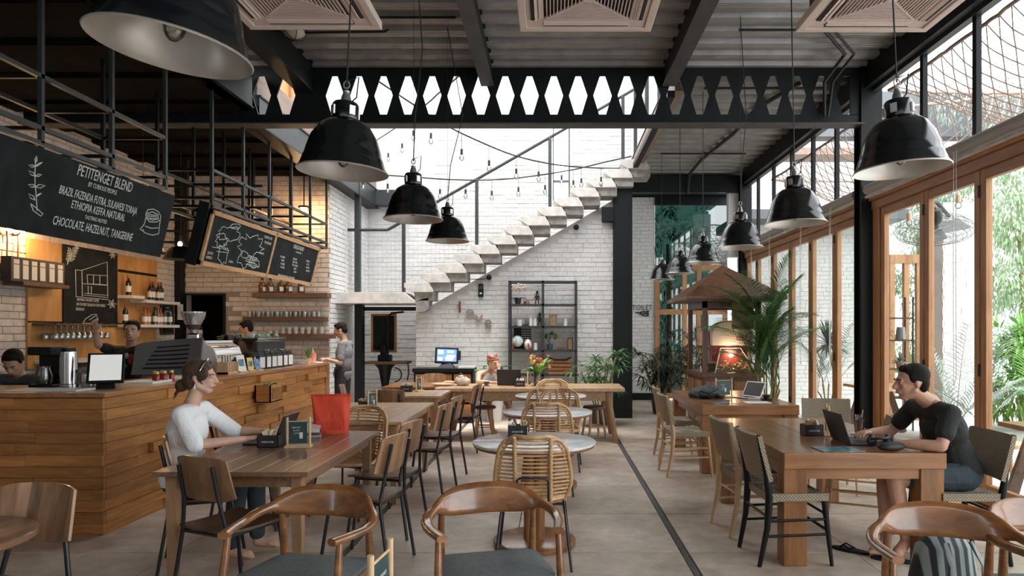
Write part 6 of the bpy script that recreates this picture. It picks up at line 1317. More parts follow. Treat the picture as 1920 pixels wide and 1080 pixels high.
# woman in white at the dark table
t, P, fm, _ = figure('woman in a white blouse with brown hair in a bun typing at the dark table', (-2.53, 4.66, .56), (-2.52, 4.7, .86), (-2.49, 4.7, 1.06), (-2.435, 4.72, 1.235), (1, .12, -.03), [(-2.5, 4.88, 1.0), (-2.47, 4.53, 1.0)], [(-2.33, 5.0, .82), (-2.36, 4.5, .8)], [(-2.14, 5.06, .81), (-2.13, 4.72, .81)], [((.9, .1, -.05), (0, 0, 1), .3, 1), ((.8, .55, .0), (0, 0, 1), .3, -1)],
    [(-2.1, 4.82, .55), (-2.12, 4.6, .54)], [(-2.1, 4.85, .08), (-2.18, 4.62, .08)], [(-1.95, 4.87, .03), (-2.02, 4.62, .03)], sk=sk3, shirt=wht, sleeve=.98, pants=nav, plen=.95, hair=hair2, style='bun', vox=.007, g=.93, shirtn='blouse', pantsn='jeans', hk=1.0, hips=[(-2.5, 4.76, .55), (-2.5, 4.58, .55)], thick=1.08, long_shirt=.03)
MB().tube([P(.079, -.01, -.045), P(.08, -.01, -.075)], [.003, .009], 8).build('earring', china, t, world=True, smooth=60)
MB().tube([P(.085, .02, .05), P(.06, .04, .105), P(0, .045, .128), P(-.06, .04, .105), P(-.085, .02, .05)], .006, 6).build('sunglasses', glassy('shade_lens', (.3, .35, .4), 1.5), t, world=True, smooth=60)
# standing customer at the end of the bar
figure('man in a grey t-shirt standing at the far end of the bar with a drink', (-3.3, 10.72, .93), (-3.28, 10.72, 1.22), (-3.27, 10.72, 1.41), (-3.335, 10.7, 1.575), (-1, -.05, -.35), [(-3.27, 10.56, 1.35), (-3.25, 10.9, 1.35)], [(-3.27, 10.5, 1.07), (-3.3, 10.95, 1.08)], [(-3.47, 10.45, 1.13), (-3.52, 10.8, 1.13)], [((-.9, .05, .1), (0, -.5, 1), .6, -1), ((-.9, -.3, 0), (0, 0, 1), .4, 1)],
    [(-3.33, 10.63, .5), (-3.3, 10.85, .5)], [(-3.3, 10.63, .08), (-3.28, 10.85, .08)], [(-3.5, 10.62, .04), (-3.47, 10.84, .04)], sk=sk2, shirt=gry, sleeve=.75, pants=blkp, plen=1, hair=hair1, vox=.009, shoes=black, long_shirt=.07, g=.97, thick=1.05)
# barista with raised arm
t, P, fm, fr = figure('barista in a black printed t-shirt raising one arm behind the counter', (-4.82, 7.75, .92), (-4.8, 7.7, 1.2), (-4.74, 7.66, 1.38), (-4.69, 7.6, 1.56), (.35, -1, -.05), [(-4.96, 7.72, 1.33), (-4.6, 7.62, 1.33)], [(-5.07, 7.6, 1.4), (-4.5, 7.55, 1.1)], [(-5.1, 7.62, 1.56), (-4.42, 7.35, 1.18)], [((-.2, 0, 1), (0, -1, 0), .3, 1), ((.5, -.8, .1), (0, 0, 1), .5, -1)],
    [(-4.92, 7.7, .5), (-4.72, 7.7, .5)], [(-4.92, 7.75, .08), (-4.72, 7.75, .08)], [(-4.92, 7.55, .04), (-4.72, 7.55, .04)], sk=sk2, shirt=blk, sleeve=.55, pants=blkp, plen=1, hair=hair1, vox=.009, shoes=black, g=.97)
ch = V((-4.8, 7.7, 1.2)); 
for k, (dx, dz, c) in enumerate(((.06, .08, (.5, .5, .48)), (.1, .02, (.5, .04, .04)), (.04, -.02, (.04, .3, .12)), (.12, .07, (.45, .05, .05)))): MB().ball(ch+V((dx, -.115, dz)), (.03, .018, .035), 10, 6).build('shirt_print', cloth('print%d' % k, c), t, world=True, smooth=True)
# barista bending at the left
figure('barista in a slate v-neck bent over the coffee machine at the left edge', (-5.1, 6.85, .84), (-5.08, 6.6, 1.02), (-5.05, 6.46, 1.13), (-5.03, 6.36, 1.26), (.25, -1, -.75), [(-5.25, 6.5, 1.09), (-4.87, 6.46, 1.09)], [(-5.3, 6.4, .86), (-4.82, 6.36, .86)], [(-5.15, 6.2, .96), (-4.88, 6.15, .97)], [((.3, -.8, .2), (0, 0, 1), .5, 1), ((-.2, -.9, .2), (0, 0, 1), .5, -1)],
    [(-5.2, 6.75, .47), (-5.0, 6.75, .47)], [(-5.2, 6.9, .08), (-5.0, 6.9, .08)], [(-5.2, 6.7, .04), (-5.0, 6.7, .04)], sk=sk2, shirt=dgr, sleeve=.6, pants=blkp, plen=1, hair=hair1, vox=.009, shoes=black, g=.95)
for c, lb in (((-4.68, 10.4, 1.6), 'dark-haired barista looking left behind the espresso machine'), ((-5.02, 9.62, 1.52), 'barista almost hidden behind the tall grinder hopper')):
    x, y, z = c; figure(lb, (x, y, z-.66), (x, y, z-.38), (x, y, z-.18), c, (-1, -.2, -.3) if x > -5 else (.8, -.6, -.2), [(x+.02, y-.17, z-.24), (x-.02, y+.17, z-.24)], [(x-.05, y-.22, z-.5), (x-.05, y+.22, z-.5)], [(x-.22, y-.2, z-.46), (x-.22, y+.2, z-.46)], [((-1, 0, 0), (0, 0, 1), .4, -1), ((-1, 0, 0), (0, 0, 1), .4, 1)],
    [(x, y-.1, .5), (x, y+.1, .5)], [(x, y-.1, .08), (x, y+.1, .08)], [(x-.18, y-.1, .04), (x-.18, y+.1, .04)], sk=sk2, shirt=blk, sleeve=.6, pants=blkp, plen=1, hair=hair1, vox=.011, shoes=black, g=.95)
# blonde woman at the bench table
t, P, fm, fr = figure('woman in a white tank top and patterned headband resting her chin on one hand', (-1.03, 10.78, .55), (-1.0, 10.72, .79), (-.97, 10.66, .95), (-.925, 10.56, 1.075), (.75, -.75, -.15), [(-1.15, 10.62, .9), (-.8, 10.72, .9)], [(-1.14, 10.38, .79), (-.76, 10.42, .8)], [(-.93, 10.28, .79), (-.84, 10.5, .98)], [((.9, -.1, 0), (0, 0, 1), .3, -1), ((-.1, .05, 1), (.6, -.6, 0), .7, 1)],
    [(-.98, 10.35, .53), (-.74, 10.45, .56)], [(-.92, 10.3, .1), (-.55, 10.2, .12)], [(-.85, 10.15, .04), (-.45, 10.08, .05)], sk=sk3, shirt=wtk, pants=blkp, plen=.42, hair=plain('hair_blonde', (.4, .25, .13), .5, 0, .4, 60), style='wrap', vox=.008, g=.9, tank=True, shirtn='tank_top', pantsn='shorts', hk=.95)
b = MB()
for k in range(5): b.tube([P(.087*math.cos(a), .092*math.sin(a)-.02, .045+.022*k*(.4 if k > 2 else 1)+.02*math.sin(a+k)) for a in [2*math.pi*i/24 for i in range(24)]], .013-.001*k, 6, True)
b.tube([P(.03*math.cos(a), .04, .115+.02*math.sin(a)) for a in [2*math.pi*i/10 for i in range(10)]], .012, 6, True); b.build('headband', plain('headband_print', (.5, .2, .17), .8, 0, .9, 45), t, world=True, smooth=60)
for q in (-1, 1): MB().tube([P(.033*q+.022*math.cos(a), .1, .0+.018*math.sin(a)) for a in [2*math.pi*i/14 for i in range(14)]], .0025, 5, True).build('glasses_rim', blackm, t, world=True)
# ================================================================ SMALL THINGS
def menu_stand(p, rz, label, card=True, w_=.075, h=.21):
    t = thing('menu_stand', label, 'menu stand', p, rz, 'wooden menu stands'); MB().box(-w_-.012, w_+.012, -.035, .035, 0, .018).build('foot', wpine, t, bevel=.003)
    for s in (-1, 1): MB().tube([(s*w_, 0, .015), (s*w_, 0, h)], .0095, 10).build('post', wpine, t, smooth=50)
    MB().tube([(-w_, 0, h-.03), (w_, 0, h-.03)], .004, 6).build('rod', wpine, t); MB().cbox((0, -.004, h*.5), (w_*1.55, .003, h*.72), (R(-4), 0, 0)).build('card', plain('menu_green', (.025, .06, .06), .4) if 'menu_green' not in bpy.data.materials else bpy.data.materials['menu_green'], t)
    mw = t.matrix_basis
    for i in range(4): text(('BREAKFAST', 'ALL DAY', 'COFFEE', 'FRESH JUICE')[i], .014, t, chalk, mw @ frame_m((-.012, -.0085+(h*.5-(h*.62-i*.02))*.06, h*.66-i*.02), UX, UZ), sx=.8)
    MB().box(.008, .03, -.009, -.006, h*.3, h*.5).build('picture', lab, t); return t
def cbox(p, rz, label, full=True):
    t = thing('condiment_box', label, 'box', p, rz, 'black condiment boxes'); a, c, h = .072, .05, .085
    MB().box(-a, a, -c, -c+.004, 0, h).box(-a, a, c-.004, c, 0, h).box(-a, -a+.004, -c, c, 0, h).box(a-.004, a, -c, c, 0, h).box(-a, a, -c, c, 0, .004).box(-.002, .002, -c, c, 0, h*.9).build('tray', bxm, t)
    mw = t.matrix_basis; text('LIVINGSTONE', .017, t, lab, mw @ frame_m((0, -c-.001, h*.45), UX, UZ), sx=.8); random.seed(int(p[0]*100)+7)
    for k in range(8): MB().cbox((random.uniform(-.055, .055), random.uniform(-.03, .03), h*.8+random.uniform(0, .02)), (.05, .006, .07), (random.uniform(-.5, .5), random.uniform(-.7, .7), random.uniform(0, 3))).build('sachet', lab if k % 3 else wpine, t)
    return t
cbox((-1.97, 4.76, .75), .0, 'black condiment box with sachets on the dark table beside the woman in white'); menu_stand((-1.76, 4.72, .75), .12, 'wooden menu stand with a dark card on the dark table')
cbox((-1.92, 7.02, .75), .1, 'black condiment box on the pale second table'); menu_stand((-1.84, 6.95, .75), 1.25, 'menu stand seen edge-on on the pale second table')
cbox((-1.95, 9.1, .75), .0, 'black condiment box on the third table'); menu_stand((-1.8, 9.15, .75), 1.3, 'menu stand seen edge-on on the third table')
cbox((-.27, 5.22, .753), 0, 'black condiment box on the nearest marble table'); cbox((-.48, 9.85, .762), 0, 'black condiment box beside the black laptop on the bench table'); menu_stand((-.35, 9.9, .762), 1.35, 'menu stand seen edge-on beside the flower vase')
cbox((2.0, 5.28, .751), .05, 'black condiment box on the near teak table'); menu_stand((2.13, 5.3, .751), 1.3, 'menu stand seen edge-on on the near teak table', h=.23); menu_stand((2.07, 8.28, .751), .1, 'dark menu stand on the far teak table beside the black bag', h=.24, w_=.1)
menu_stand((-.47, 1.86, .75), 1.47, 'menu stand cut by the lower edge of the photo between two armchairs', h=.215)
def laptop(p, rz, label, col, w_=.32, d=.22, ang=105, scr=False):
    t = thing('laptop', label, 'laptop', p, rz); MB().box(-w_/2, w_/2, -d/2, d/2, 0, .014).build('base', col, t, bevel=.003); MB().box(-w_*.43, w_*.43, -.01, d*.4, .014, .0155).build('keyboard', bxm, t)
    m_ = M.Translation((0, d/2, .012)) @ M.Rotation(R(90-ang), 4, 'X')
    MB().box(-w_/2, w_/2, 0, .008, 0, d).xf(m_).build('lid', col, t, bevel=.002); MB().box(-w_*.46, w_*.46, -.001, 0, .012, d-.01).xf(m_).build('screen', bxm, t); return t
silv = plain('silver_case', (.5, .5, .5), .35, .7)
laptop((-2.08, 4.95, .75), R(-90), 'laptop of the woman in white on the dark table', bxm, .3, .21, 112); laptop((2.2, 4.95, .751), R(90), 'black laptop before the man in the black shirt', bxm, .33, .22, 108); laptop((-.62, 10.1, .762), R(170), 'black laptop before the woman with the headband', bxm, .36, .23, 100)
laptop((2.32, 8.25, .751), R(-60), 'open silver laptop on the far teak table', silv, .3, .2, 118)
rb = cloth('red_canvas', (.72, .07, .03), .5, 7, .7); t = thing('tote_bag', 'bright red canvas tote bag standing on the far end of the dark table', 'bag', (-1.76, 5.42, .75), .08); b = MB()
rings = []
for k in range(13):
    z = .3*k/12; w_ = .125+.03*k/12; d = .075-.05*(k/12)**1.5; n = 36; rings.append([V((math.copysign(abs(math.cos(a))**.45, math.cos(a))*w_, math.copysign(abs(math.sin(a))**.6, math.sin(a))*d+.006*math.sin(a*5+z*20), z)) for a in [2*math.pi*i/n for i in range(n)]])
vs = [p for r_ in rings for p in r_]; n = 36; fs = [(k*n+i, k*n+(i+1) % n, (k+1)*n+(i+1) % n, (k+1)*n+i) for k in range(12) for i in range(n)]+[tuple(range(n))[::-1]]
b.add(vs, fs); o = b.build('bag_body', rb, t, smooth=60); so = o.modifiers.new('s', 'SOLIDIFY'); so.thickness = .004; MB().box(-.1, .1, -.078, -.072, .03, .1).build('pocket_flap', rb, t, bevel=.004); MB().tube([(p.x*1.01, p.y*1.03, .3) for p in rings[-1]], .004, 6, True).build('hem', rb, t)
t = thing('striped_pouch', 'pale striped soft pouch lying on a closed silver laptop', 'pouch', (-1.95, 5.22, .768), .3)
st_, n_, p_ = newmat('striped_cloth'); mp_ = coords(n_, (1, 1, 1), False); w_ = n_.nodes.new('ShaderNodeTexWave'); w_.bands_direction = 'Y'; w_.inputs['Scale'].default_value = 14; n_.links.new(mp_.outputs[0], w_.inputs[0]); r_ = ramp(n_, [(.3, (.7, .65, .62)), (.55, (.6, .3, .3)), (.7, (.66, .62, .58)), (.95, (.3, .32, .4))]); n_.links.new(w_.outputs[0], r_.inputs[0]); n_.links.new(r_.outputs[0], p_.inputs['Base Color'])
b = MB(); b.sheet([[V((-.16+.32*u, -.11+.22*v, .035+.04*math.sin(math.pi*u)*math.sin(math.pi*v))) for v in [j/8 for j in range(9)]] for u in [i/10 for i in range(11)]], .03); b.build('pouch_body', st_, t, smooth=60); MB().box(-.17, .17, -.12, .12, -.017, 0).build('sleeve', silv, t, bevel=.003)
# teak table things
t = thing('iced_coffee', 'tall glass of iced coffee with a straw on a saucer beside the laptop', 'drink', (2.385, 5.32, .751)); MB().lathe([(0, 0), (.06, .002), (.07, .008), (0, .005)], 24).build('saucer', china, t, smooth=50); MB().lathe([(.03, .008), (.042, .15), (.04, .15), (.028, .012), (0, .012)], 20).build('glass', clear, t, smooth=50); MB().lathe([(0, .013), (.0275, .013), (.037, .115), (0, .115)], 20).build('coffee', plain('milk_coffee', (.42, .26, .16), .3), t, smooth=50); MB().tube([(.0, 0, .02), (.03, 0, .19)], .004, 8).build('straw', wpine, t)
for k in range(4): MB().cbox((.012*math.cos(k*1.6), .014*math.sin(k*1.6), .12), (.02, .02, .02), (k, k*.5, 0)).build('ice_cube', clear, t)
MB().box(-.09, .09, -.04, .04, -.0005, .0).build('napkin', lab, t)
t = thing('headphones', 'black over-ear headphones lying on their case', 'headphones', (2.2, 4.575, .751), .15); MB().ball((.05, -.03, .035), (.1, .055, .032), 20, 10).build('case', bxm, t, smooth=True)
for s in (-1, 1): MB().ball((s*.06+.03, .06, .06), (.038, .022, .042), 16, 10).build('ear_cup', blackm, t, smooth=True)
MB().tube([(.03+.075*math.cos(a), .06-.06*math.sin(a), .07+.015*math.sin(a)) for a in [math.pi*i/14 for i in range(15)]], .01, 8).build('headband', blackm, t, smooth=60)
mg = plain('magazine_cover', (.1, .2, .22), .3, 0, .8, 25)
for p, rz, lb, m in (((1.93, 4.63, .751), .05, 'glossy magazine with dark teal cover at the near end of the teak table', mg), ((1.92, 7.65, .751), .1, 'placemat map on the near end of the far teak table', mg), ((2.3, 7.7, .751), .0, 'white sheet of paper on the far teak table', lab)):
    o = MB().box(-.14, .14, -.1, .1, 0, .004).build('magazine' if m is mg else 'sheet_of_paper', m); o.location = p; o.rotation_euler = (0, 0, rz); tag(o, lb, 'magazine' if m is mg else 'paper')
t = thing('soft_bag', 'crumpled black and grey bag on the far teak table', 'bag', (1.83, 8.2, .751), .1); b = MB(); b.ball((0, 0, .07), (.2, .12, .07), 20, 10).ball((.06, .02, .1), (.12, .1, .06), 14, 8).ball((-.13, 0, .05), (.08, .1, .045), 14, 8).ball((.16, -.03, .04), (.07, .06, .04), 12, 8)
for i, v_ in enumerate(b.v): b.v[i] = (v_[0], v_[1], max(0, v_[2]+.012*math.sin(v_[0]*40)*math.cos(v_[1]*50)))
b.build('bag_body', cloth('bag_nylon', (.035, .045, .05), .8, 12, .6), t, smooth=60); MB().tube([(-.1, -.1, .1), (0, -.13, .07), (.12, -.1, .12)], .01, 6).build('strap', bxm, t, smooth=60)
t = thing('coffee_cup', 'black coffee cup on a black saucer on the far teak table', 'cup', (2.5, 8.0, .751)); MB().lathe([(0, 0), (.06, .002), (.075, .012), (0, .008)], 24).build('saucer', bxm, t, smooth=50); MB().lathe([(0, .01), (.025, .01), (.045, .06), (.04, .06), (0, .02)], 20).build('cup_body', bxm, t, smooth=50)
# bench table things
t = thing('handbag', 'slouchy cream handbag on the bench table', 'bag', (-1.33, 10.0, .762)); b = MB(); b.ball((0, 0, .065), (.12, .09, .075), 20, 12).ball((-.02, 0, .12), (.05, .05, .04), 12, 8)
for i, v_ in enumerate(b.v): b.v[i] = (v_[0], v_[1], max(0, v_[2]+.01*math.sin(v_[0]*60)))
b.build('bag_body', cloth('cream_leather', (.45, .38, .3), .9, 14, .6), t, smooth=60); MB().tube([(-.06, -.04, .12), (-.02, -.06, .19), (.05, -.04, .13)], .006, 6).build('handle', wteak, t, smooth=60)
t = thing('folded_scarf', 'tan folded cloth left of the cream handbag', 'cloth', (-1.6, 9.95, .762)); MB().ball((0, 0, .025), (.17, .08, .025), 18, 8).ball((.08, .02, .05), (.09, .06, .025), 14, 8).build('cloth_folds', cloth('tan_cloth', (.5, .35, .22), .9, 12), t, smooth=60)
t = thing('cup_and_saucer', 'grey coffee cup on a saucer before the woman with the headband', 'cup', (-.97, 9.95, .762)); MB().lathe([(0, 0), (.05, .002), (.075, .012), (0, .006)], 24).build('saucer', china, t, smooth=50); MB().lathe([(0, .008), (.03, .01), (.045, .06), (.04, .06), (0, .02)], 18).build('cup_body', dgrey, t, smooth=50)
t = thing('flower_vase', 'glass vase with a bouquet of orange and yellow flowers on the bench table', 'vase', (-.23, 10.0, .762)); MB().lathe([(0, 0), (.045, 0), (.05, .01), (.06, .19), (.056, .19), (.045, .015), (0, .012)], 24).build('vase', clear, t, smooth=50); MB().lathe([(0, .013), (.043, .014), (.05, .1), (0, .1)], 20).build('water', glassy('vase_water', (.8, .88, .82), .3), t)
random.seed(12); b = MB()
for k in range(12): a = random.uniform(0, 6.28); b.tube([(.02*math.cos(a), .02*math.sin(a), .02), (.07*math.cos(a), .07*math.sin(a), .3)], .004, 5)
b.build('stems', gl1, t, kind='stuff')
for k in range(13): a = random.uniform(0, 6.28); b = MB(); blade(b, (.03*math.cos(a), .03*math.sin(a), .18), (math.cos(a)*.9-.35, math.sin(a)*.7, random.uniform(.6, 1.5)), random.uniform(.2, .3), .1, 1.0, n=5); b.build('leaf', gl4 if k % 2 else gl1, t, recalc=False)
fl = [plain('flower_orange', (.75, .32, .14), .6), plain('flower_yellow', (.8, .6, .15), .6), plain('flower_coral', (.75, .22, .18), .6), plain('flower_peach', (.8, .5, .35), .6)]
for k in range(17):
    c = V((random.uniform(-.09, .16), random.uniform(-.1, .06), random.uniform(.27, .42))); b = MB(); d = (c-V((.02, .05, .2))).normalized()
    for j in range(9): a = 2*math.pi*j/9; s1 = d.orthogonal().normalized(); s2 = d.cross(s1); blade(b, c, d*.7+s1*math.cos(a)+s2*math.sin(a), .045, .03, -.4, n=3, cup=.3)
    b.ball(c+d*.008, .014, 8, 5); b.build('bloom', fl[k % 4], t, recalc=False)
# backpack on the floor behind the right armchair
t = thing('backpack', 'grey striped backpack standing on the floor behind the bentwood armchair', 'backpack', (2.0, 3.5, 0), .2); sp_, n_, p_ = newmat('striped_nylon'); mp_ = coords(n_, (1, .2, .15), False); w_ = n_.nodes.new('ShaderNodeTexWave'); w_.bands_direction = 'X'; w_.inputs['Scale'].default_value = 5.5; w_.inputs['Distortion'].default_value = .6; n_.links.new(mp_.outputs[0], w_.inputs[0]); r_ = ramp(n_, [(.35, (.02, .028, .03)), (.6, (.28, .32, .33))]); n_.links.new(w_.outputs[0], r_.inputs[0]); n_.links.new(r_.outputs[0], p_.inputs['Base Color']); p_.inputs['Roughness'].default_value = .7
b = MB(); b.tube([(0, 0, 0), (0, 0, .08), (.0, 0, .3), (-.0, .0, .46), (0, 0, .54)], [.16, .19, .185, .15, .07], 20, flat=.6, up=(0, 1, 0)); b.build('bag_body', sp_, t, smooth=60)
for s in (-1, 1): MB().tube([(s*.07, -.1, .5), (s*.09, -.16, .4), (s*.1, -.15, .2), (s*.1, -.1, .06)], .016, 6, flat=.4).build('shoulder_strap', sp_, t, smooth=60)
MB().tube(arc((0, -.02, .54), .04, 0, 180, 8, 'xz'), .008, 6).build('top_loop', silv, t); MB().box(-.12, .12, -.15, -.11, .06, .26).build('front_pocket', sp_, t, bevel=.02)
# ---------------------------------------------------------------- counter things
ZC = 1.085
o = MB().box(-.28, .28, -.12, .12, 0, .012).build('white_tray', lab, bevel=.003); o.location = (-3.98, 5.42, ZC); tag(o, 'white paper tray on the counter corner under the coffee brewer', 'tray')
t = thing('coffee_brewer', 'black filter coffee brewer with a glass jug on the counter corner', 'coffee maker', (-4.24, 5.72, ZC)); MB().box(-.1, .1, -.08, .12, 0, .03).box(-.1, .1, .04, .12, .03, .3).box(-.1, .1, -.09, .12, .27, .34).build('housing', black, t, bevel=.008); MB().lathe([(0, .032), (.06, .032), (.07, .1), (.05, .16), (.055, .18), (.05, .18), (0, .17)], 20, (0, -.03, 0)).build('jug', clear, t, smooth=50); MB().lathe([(0, .034), (.056, .034), (.064, .1), (0, .1)], 20, (0, -.03, 0)).build('coffee', eyed, t); MB().tube(arc((.09, -.03, .1), .045, -90, 90, 8, 'xz'), .008, 6).build('jug_handle', black, t)
stl = plain('polished_steel', (.55, .55, .55), .18, 1)
t = thing('steel_urn', 'tall polished steel flask on the counter beside the brewer', 'urn', (-4.03, 5.68, ZC)); MB().lathe([(0, 0), (.07, 0), (.07, .03), (.064, .035), (.064, .28), (.06, .3), (0, .3)], 28).build('body', stl, t, smooth=40); MB().lathe([(0, .3), (.055, .3), (.05, .33), (0, .335)], 24).build('lid', black, t, smooth=40)
for i, (x, y, h, lb) in enumerate(((-3.92, 5.75, .13, 'glass storage jar beside the till tablet, left one'), (-3.82, 5.8, .11, 'glass storage jar beside the till tablet, right one'))): t = thing('glass_jar', lb, 'jar', (x, y, ZC), 0, 'glass jars on the counter'); MB().lathe([(0, 0), (.045, 0), (.05, .01), (.05, h-.02), (.04, h), (.036, h), (.046, .012), (0, .012)], 20).build('jar', gg, t, smooth=50); MB().lathe([(0, h), (.042, h), (.042, h+.02), (0, h+.02)], 20).build('lid', wteak, t); MB().lathe([(0, .013), (.044, .013), (.044, h*.6), (0, h*.6)], 16).build('cookies', wteak, t)
t = thing('till_tablet', 'black till tablet with a blank pale screen on the counter', 'tablet', (-3.68, 5.62, ZC), R(28)); m_ = M.Translation((0, 0, .165)) @ M.Rotation(R(-32), 4, 'X'); MB().box(-.13, .13, -.012, .012, -.14, .14).xf(m_).build('bezel', black, t, bevel=.006); MB().box(-.11, .11, -.014, -.012, -.12, .12).xf(m_).build('screen', glow('screen_pale', (.62, .62, .6), .16), t); MB().prism([(-.07, -.08, 0), (.07, -.08, 0), (.04, .02, .15), (-.04, .02, .15)], (0, .07, 0)).build('stand', black, t, bevel=.005)
for i, (x, y, r) in enumerate(((-3.72, 6.25, .1), (-3.68, 6.72, -.05))): o = MB().box(-.14, .14, -.19, .19, 0, .018).build('paper_stack', lab); o.location = (x, y, ZC); o.rotation_euler = (0, 0, r); tag(o, ('stack of white menus between the tablet and the sauce bottles', 'stack of white menus beneath the grey screen guard')[i], 'paper')
t = thing('sauce_bottle', '-', 'bottle'); MB().lathe([(0, 0), (.022, 0), (.024, .01), (.024, .06), (.012, .08), (0, .08)], 14).build('body', plain('red_sauce', (.3, .02, .02), .2), t, smooth=40); MB().lathe([(0, .1), (.017, .1), (.018, .078), (0, .078)], 14).build('cap', plain('yellow_cap', (.55, .5, .12), .4), t, smooth=40); sb_ = Once(t)
for k in range(5): sb_((-3.62-.055*(k % 2), 6.24+.06*k, ZC), 0, 'small red sauce bottle with a yellow cap in the row on the counter edge', 'red sauce bottles on the counter')
t = thing('till_display', 'curved dark grey vented back of a till display on the counter', 'display', (-4.0, 7.05, ZC), R(8)); gp = plain('dark_grey_plastic', (.1, .095, .095), .5)
P_ = [[V((-.33+.66*u, .04*math.sin(math.pi*u)+.1*v, .02+(.3+.08*u**.5)*v)) for v in [j/6 for j in range(7)]] for u in [i/12 for i in range(13)]]; MB().sheet(P_, .025).build('shell', gp, t, smooth=50)
for k in range(6): MB().tube([(-.22+.02*k, .0+.018*k, .09+.042*k), (.0, .02+.018*k, .092+.043*k), (.2, .0+.018*k, .1+.045*k)], .007, 6).build('vent_slot', black, t)
# display case, grinders, espresso machine
t = thing('pastry_case', 'rounded white-framed glass pastry case on the counter', 'display case', (-4.02, 8.0, ZC)); cw = .22; pr_ = [(-.2, 0), (-.2, .32), (.1, .34), (.2, .28), (.24, .16), (.24, 0)]
for s in (-1, 1): MB().prism([(x, s*.3, z) for x, z in pr_], (0, s*.02, 0)).build('side_frame', china, t, bevel=.006)
MB().add([(x, y, z) for x, z in pr_[1:] for y in (-.3, .3)], [(2*i, 2*i+1, 2*i+3, 2*i+2) for i in range(4)]).build('curved_glass', glassk, t, smooth=60, recalc=False); MB().box(-.2, .12, -.32, .32, .33, .36).build('top', china, t, bevel=.01); MB().box(-.18, .2, -.29, .29, .02, .04).box(-.18, .16, -.29, .29, .16, .17).build('tray', stl, t)
for k in range(6):
    for z in (.04, .17): MB().ball((.06, -.24+.095*k, z+.025), (.05, .035, .028), 10, 6).build('pastry', wteak, t, smooth=True)
def grinder(p, lb, rz, hop, hh, k=1.0, big=True):
    t = thing('coffee_grinder', lb, 'grinder', p, rz); MB().box(-.09, .09, -.12, .1, 0, .05).build('foot', stl, t, bevel=.01); MB().box(-.07, .07, -.05, .1, .05, hh).build('body', stl if big else bxm, t, bevel=.02); MB().tube([(0, -.1, hh*.5), (0, -.1, hh*.72)], .03, 12).build('doser', stl, t, smooth=50); MB().bar((0, -.13, hh*.35), (.0, -.2, hh*.35), .02, .03).build('handle', blackm, t)
    MB().lathe([(.045, hh), (.05, hh+.03), (.13*k, hh+.2*k), (.135*k, hh+.24*k), (.13*k, hh+.24*k), (.045, hh+.04)], 28).build('hopper', hop, t, smooth=50); MB().lathe([(.136*k, hh+.24*k), (.137*k, hh+.255*k), (.0, hh+.26*k)], 28).build('hopper_lid', hop, t, smooth=50); MB().lathe([(0, hh+.02), (.05, hh+.03), (.085*k, hh+.1*k), (0, hh+.12*k)], 20).build('beans', wteak if not big else hair2, t, smooth=50); return t
grinder((-4.32, 8.2, ZC), 'coffee grinder with a tall clear hopper behind the pastry case', .3, gg, .45); grinder((-4.1, 8.72, ZC), 'coffee grinder with a dark bean hopper beside the espresso machine', .6, glassy('smoked_hopper', (.25, .18, .14), .6), .2, .9, False)
t = thing('espresso_machine', 'chrome espresso machine with cups on top behind the bag row', 'espresso machine', (-4.15, 9.45, ZC)); MB().box(-.25, .25, -.45, .45, .04, .36).build('body', stl, t, bevel=.02); MB().box(-.27, .27, -.47, .47, .36, .38).build('cup_tray', stl, t, bevel=.006); MB().box(-.26, -.2, -.46, .46, .04, .34).box(.2, .26, -.46, .46, .04, .34).build('side_panel', bxm, t, bevel=.015)
MB().tube([(.27, -.47, .4), (.27, .47, .4)], .006, 6).tube([(-.27, -.47, .4), (-.27, .47, .4)], .006, 6).build('cup_rail', stl, t, kind='stuff')
for s in (-.25, .25): MB().tube([(.27, s, .2), (.36, s, .19)], .03, 12).build('group_head', stl, t, smooth=50); MB().tube([(.33, s, .17), (.43, s, .16)], .014, 8).build('portafilter_handle', bxm, t, smooth=50)
gcup = plain('green_china', (.05, .25, .18), .3)
cc = thing('coffee_cup', '-', 'cup'); MB().lathe([(.035, 0), (.04, .005), (.026, .05), (.02, .055), (0, .055)], 16).build('bowl', gcup, cc, smooth=50); gc_ = Once(cc)
for k in range(14): (gc_ if k % 2 else cup)((-4.3+.1*(k % 4)+.02*(k % 3), 9.08+.062*k, ZC+.382), k, 'upturned green cup on top of the espresso machine' if k % 2 else 'white cup on top of the espresso machine', 'cups on the espresso machine, green' if k % 2 else 'cups on the espresso machine, white')
# cards, boxes and coffee bags along the counter edge
t = thing('wooden_rack', 'small wooden stick rack on the counter edge behind the woman', 'rack', (-3.62, 7.6, ZC)); MB().box(-.06, .06, -.13, .13, 0, .02).box(-.06, .06, -.13, -.115, 0, .13).box(-.06, .06, .115, .13, 0, .13).build('frame', wpine, t)
for k in range(9): MB().tube([(.045, -.1+.025*k, .02), (.045, -.1+.025*k, .13)], .0045, 6).build('dowel', wpine, t)
for k in range(7): MB().tube([(-.02+.01*(k % 3), -.09+.03*k, .02), (-.02, -.09+.03*k, .2)], .008, 6).build('sugar_stick', lab if k % 2 else wteak, t)
def card(y, w_, h, lean, lb, m, x=-3.58):
    t = thing('card_stand', lb, 'card', (x, y, ZC), R(70)); MB().box(-w_*.5, w_*.5, -.03, .03, 0, .012).build('foot', wpine, t); m_ = M.Rotation(lean, 4, 'X'); MB().box(-w_*.45, w_*.45, -.003, .003, .01, h).xf(m_).build('card', m, t); MB().box(-w_*.3, w_*.3, -.0045, -.003, h*.35, h*.75).xf(m_).build('picture', mg, t)
